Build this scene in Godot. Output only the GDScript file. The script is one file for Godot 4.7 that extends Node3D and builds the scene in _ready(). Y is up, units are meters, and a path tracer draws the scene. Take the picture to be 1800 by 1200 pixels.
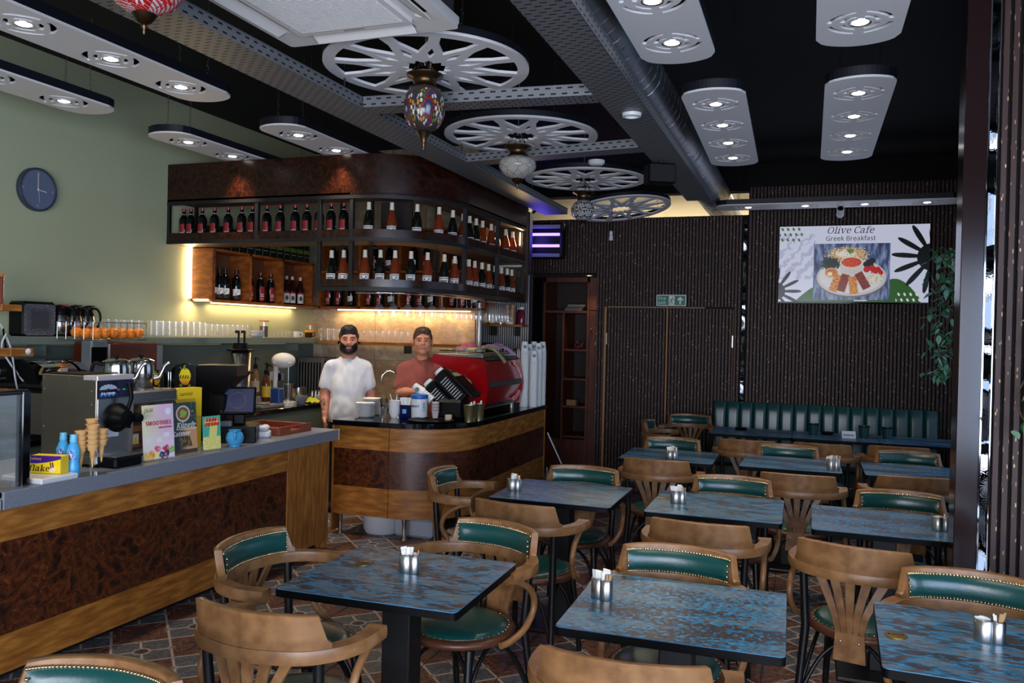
extends Node3D
# A cafe interior: bar on the left, tables and captain's chairs on the right, slatted back wall.

class Geo:
	var p := PackedVector3Array()
	var n := PackedVector3Array()
	var u := PackedVector2Array()
	var c := PackedColorArray()
	var col := Color.WHITE
	var xf := Transform3D.IDENTITY
	var colored := false
	func tri(a: Vector3, b: Vector3, d: Vector3, na: Vector3, nb: Vector3, nd: Vector3, ua := Vector2.ZERO, ub := Vector2.ZERO, ud := Vector2.ZERO) -> void:
		a = xf * a; b = xf * b; d = xf * d
		na = (xf.basis * na).normalized(); nb = (xf.basis * nb).normalized(); nd = (xf.basis * nd).normalized()
		if (b - a).cross(d - a).dot(na + nb + nd) > 0.0:
			p.append(a); p.append(d); p.append(b); n.append(na); n.append(nd); n.append(nb); u.append(ua); u.append(ud); u.append(ub)
		else:
			p.append(a); p.append(b); p.append(d); n.append(na); n.append(nb); n.append(nd); u.append(ua); u.append(ub); u.append(ud)
		c.append(col); c.append(col); c.append(col)
	func quad(a: Vector3, b: Vector3, d: Vector3, e: Vector3, out: Vector3, uv := Rect2(0, 0, 1, 1)) -> void:
		var g := (b - a).cross(d - a) + (d - a).cross(e - a)
		g = g.normalized()
		if g.dot(out) < 0.0: g = -g
		var q := uv.position; var w := uv.size
		tri(a, b, d, g, g, g, q, q + Vector2(w.x, 0), q + w)
		tri(a, d, e, g, g, g, q, q + w, q + Vector2(0, w.y))
	func box(ce: Vector3, s: Vector3, b := 0.0) -> Geo:
		var h := s * 0.5
		b = minf(b, minf(h.x, minf(h.y, h.z)) * 0.9)
		var ax := [Vector3.RIGHT, Vector3.UP, Vector3.BACK]
		for i in 3:
			for sg in [-1.0, 1.0]:
				var o: Vector3 = ax[i] * sg
				var t1: Vector3 = ax[(i + 1) % 3]; var t2: Vector3 = ax[(i + 2) % 3]
				var m: Vector3 = ce + o * h[i]
				var r1: Vector3 = t1 * (h[(i + 1) % 3] - b); var r2: Vector3 = t2 * (h[(i + 2) % 3] - b)
				quad(m - r1 - r2, m + r1 - r2, m + r1 + r2, m - r1 + r2, o)
		if b > 0.0:
			for i in 3:
				var j := (i + 1) % 3; var k := (i + 2) % 3
				for sj in [-1.0, 1.0]:
					for sk in [-1.0, 1.0]:
						var L: Vector3 = ax[i] * (h[i] - b)
						var A: Vector3 = ce + ax[j] * sj * h[j] + ax[k] * sk * (h[k] - b)
						var B: Vector3 = ce + ax[j] * sj * (h[j] - b) + ax[k] * sk * h[k]
						quad(A - L, A + L, B + L, B - L, ax[j] * sj + ax[k] * sk)
			for sx in [-1.0, 1.0]:
				for sy in [-1.0, 1.0]:
					for sz in [-1.0, 1.0]:
						var o := Vector3(sx, sy, sz)
						var q := ce + o * h
						var g := o.normalized()
						tri(q - Vector3(0, sy * b, sz * b), q - Vector3(sx * b, 0, sz * b), q - Vector3(sx * b, sy * b, 0), g, g, g)
		return self
	# rings of points joined into a skin; ci / cj close the skin along / around
	func loft(rings: Array, ci := false, cj := true, cap := true, smooth := 0.6, cuv := false) -> Geo:
		var ni := rings.size(); var nj: int = rings[0].size()
		var mi := ni if ci else ni - 1
		var mj := nj if cj else nj - 1
		var fn := []
		var mid := []
		for i in ni:
			var m := Vector3.ZERO
			for q in rings[i]: m += q
			mid.append(m / nj)
		var sgn := 0.0
		for i in mi:
			var row := PackedVector3Array()
			var R0: PackedVector3Array = rings[i]; var R1: PackedVector3Array = rings[(i + 1) % ni]
			for j in mj:
				var jj := (j + 1) % nj
				var g := (R1[jj] - R0[j]).cross(R1[j] - R0[jj]).normalized()
				row.append(g)
				if cj: sgn += g.dot(R0[j] + R1[jj] - mid[i] - mid[(i + 1) % ni])
			fn.append(row)
		if sgn < 0.0:
			for i in mi:
				for j in mj: fn[i][j] = -fn[i][j]
		for i in mi:
			var R0: PackedVector3Array = rings[i]; var R1: PackedVector3Array = rings[(i + 1) % ni]
			for j in mj:
				var jj := (j + 1) % nj
				var f: Vector3 = fn[i][j]
				var ns := []
				for ii in [0, 1]:
					for s in [0, 1]:
						var a := f
						var i2: int = i - 1 if ii == 0 else i + 1
						if ci: i2 = posmod(i2, mi)
						var j2: int = j - 1 if s == 0 else j + 1
						if cj: j2 = posmod(j2, mj)
						var vi := i2 >= 0 and i2 < mi
						var vj := j2 >= 0 and j2 < mj
						if vi and fn[i2][j].dot(f) > smooth: a += fn[i2][j]
						if vj and fn[i][j2].dot(f) > smooth: a += fn[i][j2]
						if vi and vj and fn[i2][j2].dot(f) > smooth: a += fn[i2][j2]
						ns.append(a.normalized())
				var ua := Vector2(float(j) / mj, float(i) / mi); var ub := Vector2(float(j + 1) / mj, float(i) / mi)
				var uc := Vector2(float(j + 1) / mj, float(i + 1) / mi); var ud := Vector2(float(j) / mj, float(i + 1) / mi)
				if R0[j].distance_squared_to(R0[jj]) > 1e-12: tri(R0[j], R0[jj], R1[jj], ns[0], ns[1], ns[3], ua, ub, uc)
				if R1[j].distance_squared_to(R1[jj]) > 1e-12: tri(R0[j], R1[jj], R1[j], ns[0], ns[3], ns[2], ua, uc, ud)
		if cap and not ci:
			for e in [0, ni - 1]:
				var R: PackedVector3Array = rings[e]
				var o: Vector3 = mid[e] - mid[1 if e == 0 else ni - 2]
				if o.length() < 1e-9: continue
				o = o.normalized()
				for j in nj:
					var jj := (j + 1) % nj
					if R[j].distance_squared_to(R[jj]) > 1e-14: tri(mid[e], R[j], R[jj], o, o, o)
		return self
	func lathe(prof: Array, seg := 20, at := Vector3.ZERO, cap := true, smooth := 0.6) -> Geo:
		var rings := []
		for q in prof:
			var r := PackedVector3Array()
			for j in seg:
				var a := TAU * j / seg
				r.append(at + Vector3(sin(a) * q.x, q.y, cos(a) * q.x))
			rings.append(r)
		# outward orientation: decide by the radial direction
		return _lathe(rings, seg, prof, at, cap, smooth)
	func _lathe(rings: Array, seg: int, prof: Array, at: Vector3, cap: bool, smooth: float) -> Geo:
		var m := prof.size() - 1
		var pn := []
		for i in m:
			var d: Vector2 = prof[i + 1] - prof[i]
			pn.append(Vector2(d.y, -d.x).normalized())
		for i in m:
			var n0: Vector2 = pn[i]; var n1: Vector2 = pn[i]
			if i > 0 and pn[i - 1].dot(pn[i]) > smooth: n0 = (pn[i - 1] + pn[i]).normalized()
			if i < m - 1 and pn[i + 1].dot(pn[i]) > smooth: n1 = (pn[i + 1] + pn[i]).normalized()
			for j in seg:
				var jj := (j + 1) % seg
				var a0 := TAU * j / seg; var a1 := TAU * (j + 1) / seg
				var A := Vector3(sin(a0), 0, cos(a0)); var B := Vector3(sin(a1), 0, cos(a1))
				var u0 := float(j) / seg; var u1 := float(j + 1) / seg; var v0 := float(i) / m; var v1 := float(i + 1) / m
				var R0: PackedVector3Array = rings[i]; var R1: PackedVector3Array = rings[i + 1]
				var na := A * n0.x + Vector3.UP * n0.y; var nb := B * n0.x + Vector3.UP * n0.y
				var nc := B * n1.x + Vector3.UP * n1.y; var nd := A * n1.x + Vector3.UP * n1.y
				if prof[i].x > 1e-6: tri(R0[j], R0[jj], R1[jj], na, nb, nc, Vector2(u0, v0), Vector2(u1, v0), Vector2(u1, v1))
				if prof[i + 1].x > 1e-6: tri(R0[j], R1[jj], R1[j], na, nc, nd, Vector2(u0, v0), Vector2(u1, v1), Vector2(u0, v1))
		if cap:
			var dn: float = sign(prof[m].y - prof[0].y)
			for e in [0, m]:
				if prof[e].x < 1e-6: continue
				var o := Vector3.UP * (-dn if e == 0 else dn)
				var ce: Vector3 = at + Vector3.UP * prof[e].y
				for j in seg: tri(ce, rings[e][j], rings[e][(j + 1) % seg], o, o, o)
		return self
	func tube(path: Array, r, seg := 8, closed := false, cap := true, flat := 1.0) -> Geo:
		var rings := []
		var m := path.size()
		var up := Vector3.UP
		var prev := Vector3.ZERO
		for i in m:
			var t: Vector3
			if closed: t = (path[(i + 1) % m] - path[posmod(i - 1, m)])
			else: t = path[mini(i + 1, m - 1)] - path[maxi(i - 1, 0)]
			t = t.normalized()
			if prev == Vector3.ZERO:
				prev = up.cross(t)
				if prev.length() < 0.05: prev = Vector3.RIGHT.cross(t)
			prev = (prev - t * prev.dot(t)).normalized()
			var b := t.cross(prev)
			var rad: float = r[i] if r is Array else r
			var ring := PackedVector3Array()
			for j in seg:
				var a := TAU * j / seg
				ring.append(path[i] + prev * cos(a) * rad + b * sin(a) * rad * flat)
			rings.append(ring)
		return loft(rings, closed, true, cap, 0.3)
	func cyl(a: Vector3, b: Vector3, r: float, seg := 10) -> Geo:
		return tube([a, b], r, seg)
	func ball(ce: Vector3, r: Vector3, seg := 12, rows := 8) -> Geo:
		var rings := []
		for i in rows + 1:
			var t := PI * i / rows
			var ring := PackedVector3Array()
			for j in seg:
				var a := TAU * j / seg
				ring.append(ce + Vector3(sin(a) * sin(t) * r.x, -cos(t) * r.y, cos(a) * sin(t) * r.z))
			rings.append(ring)
		return loft(rings, false, true, false, -1.0)
	# polygon (x, y) extruded from z0 to z1
	func prism(poly: PackedVector2Array, z0: float, z1: float, smooth := 0.8) -> Geo:
		var ix := Geometry2D.triangulate_polygon(poly)
		var area := 0.0
		var m := poly.size()
		for i in m: area += poly[i].cross(poly[(i + 1) % m])
		var s := signf(area)
		var lo := poly[0]; var hi := poly[0]
		for q in poly: lo = lo.min(q); hi = hi.max(q)
		var sz := (hi - lo).max(Vector2(1e-5, 1e-5))
		for k in range(0, ix.size(), 3):
			var a := poly[ix[k]]; var b := poly[ix[k + 1]]; var d := poly[ix[k + 2]]
			for e in [[z0, -1.0], [z1, 1.0]]:
				var o: Vector3 = Vector3(0, 0, e[1] * signf(z1 - z0))
				tri(Vector3(a.x, a.y, e[0]), Vector3(b.x, b.y, e[0]), Vector3(d.x, d.y, e[0]), o, o, o, uvof(a, lo, sz), uvof(b, lo, sz), uvof(d, lo, sz))
		for i in m:
			var a := poly[i]; var b := poly[(i + 1) % m]
			var o := (b - a).normalized().orthogonal() * -s
			o = Vector2((b - a).y, -(b - a).x).normalized() * s
			var pa := poly[posmod(i - 1, m)]; var nb := poly[(i + 2) % m]
			var op := Vector2((a - pa).y, -(a - pa).x).normalized() * s
			var on := Vector2((nb - b).y, -(nb - b).x).normalized() * s
			var o0 := (o + op).normalized() if o.dot(op) > smooth else o
			var o1 := (o + on).normalized() if o.dot(on) > smooth else o
			var A := Vector3(o0.x, o0.y, 0); var B := Vector3(o1.x, o1.y, 0)
			tri(Vector3(a.x, a.y, z0), Vector3(b.x, b.y, z0), Vector3(b.x, b.y, z1), A, B, B)
			tri(Vector3(a.x, a.y, z0), Vector3(b.x, b.y, z1), Vector3(a.x, a.y, z1), A, B, A)
		return self
	func uvof(q: Vector2, lo: Vector2, sz: Vector2) -> Vector2:
		return Vector2((q.x - lo.x) / sz.x, 1.0 - (q.y - lo.y) / sz.y)
	# plate with holes: `cells` are convex pieces that tile the outline, holes are cut from each
	func plate(cells: Array, holes: Array, z0: float, z1: float, outer: Array) -> Geo:
		for cell in cells:
			var parts := [cell]
			for h in holes:
				var nxt := []
				for q in parts: nxt.append_array(Geometry2D.clip_polygons(q, h))
				parts = nxt
			for q in parts:
				if q.size() < 3: continue
				var ix := Geometry2D.triangulate_polygon(q)
				for k in range(0, ix.size(), 3):
					for e in [[z0, -1.0], [z1, 1.0]]:
						var o := Vector3(0, 0, e[1] * signf(z1 - z0))
						tri(Vector3(q[ix[k]].x, q[ix[k]].y, e[0]), Vector3(q[ix[k + 1]].x, q[ix[k + 1]].y, e[0]), Vector3(q[ix[k + 2]].x, q[ix[k + 2]].y, e[0]), o, o, o)
				for i in q.size():
					var a: Vector2 = q[i]; var b: Vector2 = q[(i + 1) % q.size()]
					var mm := (a + b) * 0.5
					var rim := false
					for bd in outer + holes:
						for k in bd.size():
							var w := Geometry2D.get_closest_point_to_segment(mm, bd[k], bd[(k + 1) % bd.size()])
							if w.distance_squared_to(mm) < 4e-8: rim = true; break
						if rim: break
					if rim:
						var g := Vector2((b - a).y, -(b - a).x).normalized()
						if Geometry2D.is_point_in_polygon(mm + g * 1e-3, q): g = -g
						quad(Vector3(a.x, a.y, z0), Vector3(b.x, b.y, z0), Vector3(b.x, b.y, z1), Vector3(a.x, a.y, z1), Vector3(g.x, g.y, 0))
		return self
	func append_boxes(L: Array) -> Geo:
		for q in L: box(Vector3(q[0] + q[3], q[1] + q[4], q[2] + q[5]) * 0.5, Vector3(absf(q[3] - q[0]), absf(q[4] - q[1]), absf(q[5] - q[2])))
		return self
	func mesh(m: Material) -> ArrayMesh:
		var arr := []
		arr.resize(Mesh.ARRAY_MAX)
		arr[Mesh.ARRAY_VERTEX] = p; arr[Mesh.ARRAY_NORMAL] = n; arr[Mesh.ARRAY_TEX_UV] = u
		if colored: arr[Mesh.ARRAY_COLOR] = c
		var am := ArrayMesh.new()
		am.add_surface_from_arrays(Mesh.PRIMITIVE_TRIANGLES, arr)
		am.surface_set_material(0, m)
		return am

var M := {}

func V(x: float, y: float, z: float) -> Vector3: return Vector3(x, y, z)
func P2(x: float, y: float) -> Vector2: return Vector2(x, y)

func mat(key: String, color := Color.WHITE, rough := 0.6, metal := 0.0) -> StandardMaterial3D:
	if M.has(key): return M[key]
	var m := StandardMaterial3D.new()
	m.resource_name = key
	m.albedo_color = color; m.roughness = rough; m.metallic = metal
	M[key] = m
	return m

func glow(key: String, color: Color, energy: float) -> StandardMaterial3D:
	var m := mat(key, color, 0.5)
	m.emission_enabled = true; m.emission = color; m.emission_energy_multiplier = energy
	return m

func noise_tex(freq: float, ramp: Array, size := 512, warp := 0.0, oct := 4, type := FastNoiseLite.TYPE_SIMPLEX_SMOOTH, sd := 1, wfreq := 0.01) -> NoiseTexture2D:
	var f := FastNoiseLite.new()
	f.noise_type = type; f.frequency = freq; f.seed = sd; f.fractal_octaves = oct
	if warp > 0.0:
		f.domain_warp_enabled = true; f.domain_warp_amplitude = warp; f.domain_warp_frequency = wfreq; f.domain_warp_fractal_octaves = 3
	var g := Gradient.new()
	var off := PackedFloat32Array(); var cl := PackedColorArray()
	for i in ramp.size(): off.append(ramp[i][0]); cl.append(ramp[i][1])
	g.offsets = off; g.colors = cl
	var t := NoiseTexture2D.new()
	t.width = size; t.height = size; t.seamless = true; t.noise = f; t.color_ramp = g
	return t

func tri_tex(m: StandardMaterial3D, t: Texture2D, scale: Vector3, world := false) -> StandardMaterial3D:
	m.albedo_texture = t; m.uv1_triplanar = true; m.uv1_scale = scale; m.uv1_world_triplanar = world
	return m

func C(r: int, g: int, b: int) -> Color: return Color8(r, g, b)

# ---- objects
func obj(called: String, g, m: Material, parent: Node = self, at := Vector3.ZERO) -> MeshInstance3D:
	var o := MeshInstance3D.new()
	o.name = called
	o.mesh = g if g is ArrayMesh else g.mesh(m)
	if g is ArrayMesh and m: o.material_override = m
	o.position = at
	parent.add_child(o, true)
	return o
func thing(called: String, label: String, cat: String, at := Vector3.ZERO, turn := 0.0, group := "") -> Node3D:
	var o := Node3D.new()
	o.name = called
	add_child(o, true)
	o.position = at; o.rotation.y = turn
	return tag(o, label, cat, group)
func tag(o: Node3D, label: String, cat: String, group := "") -> Node3D:
	o.set_meta("label", label); o.set_meta("category", cat)
	if group: o.set_meta("group", group)
	return o
func struct(called: String, g, m: Material, label := "", parent: Node = self) -> MeshInstance3D:
	var o := obj(called, g, m, parent)
	if parent == self:
		o.set_meta("kind", "structure")
		if label: o.set_meta("label", label)
	return o
func dup(src: Node3D, at: Vector3, turn: float, label: String, group := "") -> Node3D:
	var r: Node3D = src.duplicate()
	r.name = String(src.name)
	add_child(r, true)
	r.position = at; r.rotation.y = turn
	r.set_meta("label", label)
	if group: r.set_meta("group", group)
	return r
func nth(i: int) -> String:
	var a := ["first", "second", "third", "fourth", "fifth", "sixth", "seventh", "eighth", "ninth", "tenth", "eleventh", "twelfth", "thirteenth", "fourteenth", "fifteenth", "sixteenth", "seventeenth", "eighteenth", "nineteenth"]
	if i < 19: return a[i]
	var t := (i + 1) / 10; var u := (i + 1) % 10
	return ["twentieth", "thirtieth", "fortieth"][t - 2] if u == 0 else ["twenty-", "thirty-", "forty-"][t - 2] + a[u - 1]
func G() -> Geo: return Geo.new()
func bx(x0: float, y0: float, z0: float, x1: float, y1: float, z1: float, b := 0.0) -> Geo:
	return G().box(V((x0 + x1) / 2, (y0 + y1) / 2, (z0 + z1) / 2), V(absf(x1 - x0), absf(y1 - y0), absf(z1 - z0)), b)
func disc(n := 24, r := 1.0, ce := Vector2.ZERO) -> PackedVector2Array:
	var a := PackedVector2Array()
	for i in n: a.append(ce + Vector2(cos(TAU * i / n), sin(TAU * i / n)) * r)
	return a
func rrect(w: float, h: float, r: float, n := 5) -> PackedVector2Array:
	var a := PackedVector2Array()
	for q in 4:
		var ce := Vector2([1, -1, -1, 1][q] * (w / 2 - r), [1, 1, -1, -1][q] * (h / 2 - r))
		for i in n + 1:
			var t := PI / 2 * (q + float(i) / n)
			a.append(ce + Vector2(cos(t), sin(t)) * r)
	return a
func curve3(pts: Array, n := 8) -> Array:
	var out := []
	for i in pts.size() - 1:
		var a: Vector3 = pts[maxi(i - 1, 0)]; var b: Vector3 = pts[i]; var c: Vector3 = pts[i + 1]; var d: Vector3 = pts[mini(i + 2, pts.size() - 1)]
		for k in n:
			out.append(b.cubic_interpolate(c, a, d, float(k) / n))
	out.append(pts[-1])
	return out
func flatxf(at: Vector3) -> Transform3D:   # polygon (x, y) lies in the xz plane, extrusion goes up
	return Transform3D(Basis(Vector3.RIGHT, Vector3.FORWARD, Vector3.UP), at)
func words(called: String, s: String, size: float, m: Material, parent: Node, xf: Transform3D, font := "Droid Sans", bold := false, depth := 0.002) -> MeshInstance3D:
	var t := TextMesh.new()
	var f := SystemFont.new()
	f.font_names = PackedStringArray([font]); f.font_weight = 700 if bold else 400
	t.text = s; t.font = f; t.font_size = 48; t.pixel_size = size / 48.0; t.depth = depth; t.curve_step = 2.0
	t.material = m
	var o := MeshInstance3D.new()
	o.name = called; o.mesh = t
	parent.add_child(o, true)
	o.transform = xf
	return o
func facing(at: Vector3, turn: float) -> Transform3D: return Transform3D(Basis(Vector3.UP, turn), at)
func _ready() -> void:
	# --- camera
	var cam := Camera3D.new()
	cam.name = "camera"
	cam.fov = 44.6; cam.near = 0.05; cam.far = 200.0
	add_child(cam)
	cam.transform = Transform3D(Basis(Vector3.UP, 0.343569) * Basis(Vector3.RIGHT, -0.009507) * Basis(Vector3.BACK, 0.022218), V(0, 1.65, 0))
	cam.current = true
	# --- sky and exposure
	var we := WorldEnvironment.new()
	we.name = "world_environment"
	var e := Environment.new()
	e.background_mode = Environment.BG_SKY
	var sm := ProceduralSkyMaterial.new()
	sm.sky_top_color = C(120, 165, 225); sm.sky_horizon_color = C(205, 222, 245)
	sm.ground_bottom_color = C(90, 92, 96); sm.ground_horizon_color = C(150, 155, 165)
	sm.sky_energy_multiplier = 1.0
	var sk := Sky.new(); sk.sky_material = sm
	e.sky = sk
	e.background_energy_multiplier = SKY
	e.tonemap_mode = Environment.TONE_MAPPER_LINEAR
	e.tonemap_exposure = EXPO
	e.sdfgi_enabled = true; e.ssao_enabled = true; e.ssil_enabled = true
	we.environment = e
	add_child(we)
	# --- daylight that falls in through the shopfront and the side windows
	day("daylight_front", V(-0.6, 1.45, 2.72), V(-3.6, 1.5, -5), Vector2(4.2, 2.0), DAY_FRONT, C(236, 240, 255))
	day("daylight_side", V(2.12, 1.5, 0.3), V(-5, 1.7, -2.5), Vector2(3.0, 1.9), DAY_SIDE, C(190, 216, 255))
	day("daylight_rear_side", V(1.48, 1.65, -6.6), V(-6, 0.6, -6.8), Vector2(4.0, 1.9), DAY_REAR, C(176, 208, 255))
	materials()
	shell()
	ceiling_things()
	counter()
	bar()
	canopy()
	furniture()
	wall_things()
	back_counter()
	counter_things()
	bar_things()
	people()

const SKY := 0.5
const EXPO := 1.0
const DAY_FRONT := 36.0
const DAY_SIDE := 17.0
const DAY_REAR := 1.4

func day(called: String, at: Vector3, to: Vector3, size: Vector2, energy: float, color: Color) -> void:
	var l := AreaLight3D.new()
	l.name = called
	add_child(l)
	l.area_size = size
	l.light_color = color; l.light_energy = energy
	l.area_range = 30.0; l.area_attenuation = 2.0
	l.shadow_enabled = true
	l.look_at_from_position(at, to, Vector3.UP)

func spot(at: Vector3, energy: float, color: Color, angle := 40.0) -> void:
	var l := SpotLight3D.new()
	l.name = "downlight_beam"
	add_child(l, true)
	l.position = at; l.rotation.x = -PI / 2
	l.light_energy = energy; l.light_color = color
	l.spot_angle = angle; l.spot_range = 12.0; l.spot_attenuation = 2.0; l.light_size = 0.03
	l.shadow_enabled = true

func materials() -> void:
	# oak fronts, burl veneer, beech chair wood
	var oak := mat("oak", Color.WHITE, 0.45)
	tri_tex(oak, noise_tex(0.012, [[0.0, C(120, 70, 24)], [0.45, C(150, 94, 34)], [0.7, C(170, 110, 44)], [1.0, C(186, 128, 58)]], 512, 18.0, 5), V(0.7, 3.5, 0.7))
	var oakv := mat("oak_upright", Color.WHITE, 0.45)
	tri_tex(oakv, oak.albedo_texture, V(3.5, 0.6, 3.5))
	var burl := mat("burl", Color.WHITE, 0.3)
	var bt := noise_tex(0.013, [[0.0, C(20, 9, 5)], [0.35, C(40, 18, 9)], [0.5, C(84, 38, 15)], [0.58, C(44, 20, 9)], [0.7, C(112, 54, 20)], [0.8, C(58, 27, 11)], [0.9, C(138, 74, 30)], [1.0, C(160, 96, 44)]], 1024, 55.0, 4, FastNoiseLite.TYPE_SIMPLEX_SMOOTH, 7, 0.016)
	(bt.noise as FastNoiseLite).fractal_type = FastNoiseLite.FRACTAL_RIDGED
	tri_tex(burl, bt, V(0.8, 0.8, 0.8))
	burl.metallic_specular = 0.6
	var dkburl := mat("burl_dark", C(150, 130, 120), 0.25)
	tri_tex(dkburl, bt, V(0.8, 0.8, 0.8), true)
	var wood := mat("beech", Color.WHITE, 0.42)
	tri_tex(wood, noise_tex(0.01, [[0.0, C(106, 70, 40)], [0.5, C(136, 96, 58)], [1.0, C(158, 116, 74)]], 512, 20.0, 4), V(1.2, 5.0, 5.0))
	var wood2 := mat("beech_arm", Color.WHITE, 0.38)
	tri_tex(wood2, wood.albedo_texture, V(2.5, 2.5, 2.5))
	mat("seat_rim", C(86, 50, 32), 0.35)
	var lea := mat("green_leather", C(14, 66, 62), 0.3)
	lea.metallic_specular = 0.6
	var lt := noise_tex(0.06, [[0.0, C(120, 120, 255)], [1.0, C(136, 136, 255)]], 256, 0.0, 3)
	lt.as_normal_map = true; lt.bump_strength = 1.2; lt.color_ramp = null
	lea.normal_enabled = true; lea.normal_texture = lt; lea.normal_scale = 0.25
	lea.uv1_triplanar = true; lea.uv1_scale = V(4, 4, 4)
	mat("brass_nail", C(216, 194, 150), 0.25, 1.0)
	mat("black_wood", C(8, 8, 9), 0.38)
	mat("black_metal", C(9, 9, 10), 0.45)
	mat("black_frame", C(9, 9, 10), 0.55)
	mat("black_plastic", C(9, 9, 10), 0.42).metallic_specular = 0.25
	mat("black_gloss", C(8, 8, 10), 0.08)
	mat("white_paint", C(226, 223, 220), 0.55)
	mat("white_plastic", C(222, 222, 220), 0.4)
	mat("ceramic", C(232, 230, 226), 0.18)
	mat("steel", C(200, 198, 194), 0.22, 1.0)
	mat("brushed", C(176, 174, 170), 0.33, 1.0)
	mat("steel_dark", C(150, 140, 124), 0.42, 1.0)
	mat("chrome", C(225, 226, 230), 0.05, 1.0)
	mat("galvanised", C(150, 154, 158), 0.42, 0.85)
	mat("paper", C(236, 234, 228), 0.8)
	mat("black_paint", C(4, 4, 5), 0.95)
	mat("panel_rim", C(14, 15, 26), 0.5)
	mat("chain_metal", C(70, 70, 74), 0.4, 0.9)
	mat("mirror_wavy", C(88, 90, 94), 0.03, 1.0)
	var gl := mat("clear_glass", Color(0.92, 0.95, 0.95, 0.03), 0.03)
	gl.transparency = BaseMaterial3D.TRANSPARENCY_ALPHA
	var gl2 := mat("pane_glass", Color(0.9, 0.95, 0.95, 0.06), 0.03)
	gl2.transparency = BaseMaterial3D.TRANSPARENCY_ALPHA

func blotch(w: int, h: int, seed_: int, fx: float, fy: float, oct := 4) -> PackedFloat32Array:
	# stretched noise 0..1
	var f := FastNoiseLite.new()
	f.seed = seed_; f.frequency = 1.0; f.fractal_octaves = oct; f.noise_type = FastNoiseLite.TYPE_SIMPLEX_SMOOTH
	var a := PackedFloat32Array()
	a.resize(w * h)
	for y in h:
		for x in w:
			a[y * w + x] = f.get_noise_2d(x * fx, y * fy) * 0.5 + 0.5
	return a

func table_material(key: String, sd: int, along: bool) -> StandardMaterial3D:
	var m := mat(key, Color.WHITE, 0.3)
	m.metallic_specular = 0.5
	var N := 420
	var k := 1.0 if along else 2.6
	var big := blotch(N, N, sd, 0.006 / k, 0.012 if along else 0.007, 3)
	var flake := blotch(N, N, sd + 1, 0.05 if not along else 0.022, 0.06, 4)
	var streak := blotch(N, N, sd + 2, 0.012 if along else 0.05, 0.07 if along else 0.03, 4)
	var fine := blotch(N, N, sd + 3, 0.22, 0.3, 2)
	var img := Image.create_empty(N, N, false, Image.FORMAT_RGB8)
	var blue := C(40, 100, 136); var lite := C(72, 150, 194); var dark := C(48, 42, 44); var rust := C(104, 64, 46); var grey := C(104, 112, 120)
	for y in N:
		for x in N:
			var i := y * N + x
			var b := big[i]; var f := flake[i]; var s := streak[i]
			var c := blue.lerp(lite, clampf((s - 0.35) * 2.2, 0, 1))
			c = c.lerp(grey, clampf((b - 0.52) * 5.0, 0, 0.6))
			var wear := (0.52 - b) * 2.2 + (f - 0.5) * 2.0 + (s - 0.5) * 1.2
			if wear > 0.17: c = c.lerp(dark, clampf((wear - 0.17) * 6.0, 0, 0.85))
			if f + fine[i] * 0.25 > 0.78: c = c.lerp(rust, 0.75)
			if f < 0.3 and fine[i] > 0.45: c = c.lerp(lite, 0.6)
			c = c * (0.86 + 0.28 * fine[i])
			img.set_pixel(x, y, c)
	m.albedo_texture = ImageTexture.create_from_image(img)
	return m
func floor_tex() -> ImageTexture:
	var N := 384
	var f := FastNoiseLite.new(); f.frequency = 0.03; f.fractal_octaves = 4; f.seed = 3
	var f2 := FastNoiseLite.new(); f2.frequency = 0.12; f2.seed = 9
	var img := Image.create_empty(N, N, false, Image.FORMAT_RGB8)
	var white := C(186, 168, 156); var brown := C(96, 60, 46); var grey := C(92, 94, 96); var ink := C(50, 54, 66)
	for y in N:
		for x in N:
			var uu := (x + 0.5) / N; var vv := (y + 0.5) / N
			var a := minf(uu, 1 - uu); var b := minf(vv, 1 - vv)
			var w := f.get_noise_2d(x, y); var w2 := f2.get_noise_2d(x, y)
			var d := a + b - 0.5          # distance to the lattice line
			var c: Color
			if d < 0.0:
				c = brown.lerp(C(132, 92, 70), clampf(w * 1.4 + 0.1, 0, 1)).lerp(C(64, 46, 44), clampf(-w * 1.6, 0, 0.8))
				# four-pointed star at the tile corners
				var r := a + b
				if minf(a, b) < 0.03 * (1.0 - r / 0.24) + 0.004 and r < 0.22: c = ink
				elif a * b < 0.0016 and r < 0.3 and r > 0.1 and absf(a - b) > 0.06 and w2 > 0.05: c = c.lerp(ink, 0.7)
				elif absf(r - 0.33) < 0.012 and w2 > -0.1: c = c.lerp(C(150, 108, 84), 0.7)
				if d > -0.075 and absf(a - b) < 0.10 and w2 > 0.16: c = white
			else:
				c = grey.lerp(C(112, 112, 110), clampf(w * 1.5, 0, 1)).lerp(C(62, 66, 72), clampf(-w * 1.5, 0, 0.8))
				var ca := absf(uu - 0.5); var cb := absf(vv - 0.5)
				var r2 := sqrt(ca * ca + cb * cb)
				if r2 < 0.07: c = brown if absf(ca - cb) > 0.02 else ink
				elif absf(r2 - 0.10 - 0.02 * w2) < 0.012 + 0.01 * w2: c = white
				elif absf(ca - cb) < 0.018 + 0.035 * maxf(w2, 0.0) and r2 > 0.1: c = white
				elif d < 0.06 and absf(ca - cb) < 0.1 and w2 > 0.12: c = white
			if absf(d) < 0.021 and absf(a - b) > 0.05: c = white.lerp(C(166, 154, 144), clampf(w + 0.2, 0, 1))
			elif absf(d) < 0.03 and d < 0: c = c.lerp(C(120, 108, 104), 0.6)
			img.set_pixel(x, y, c * (0.92 + 0.16 * w2))
	return ImageTexture.create_from_image(img)

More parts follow.
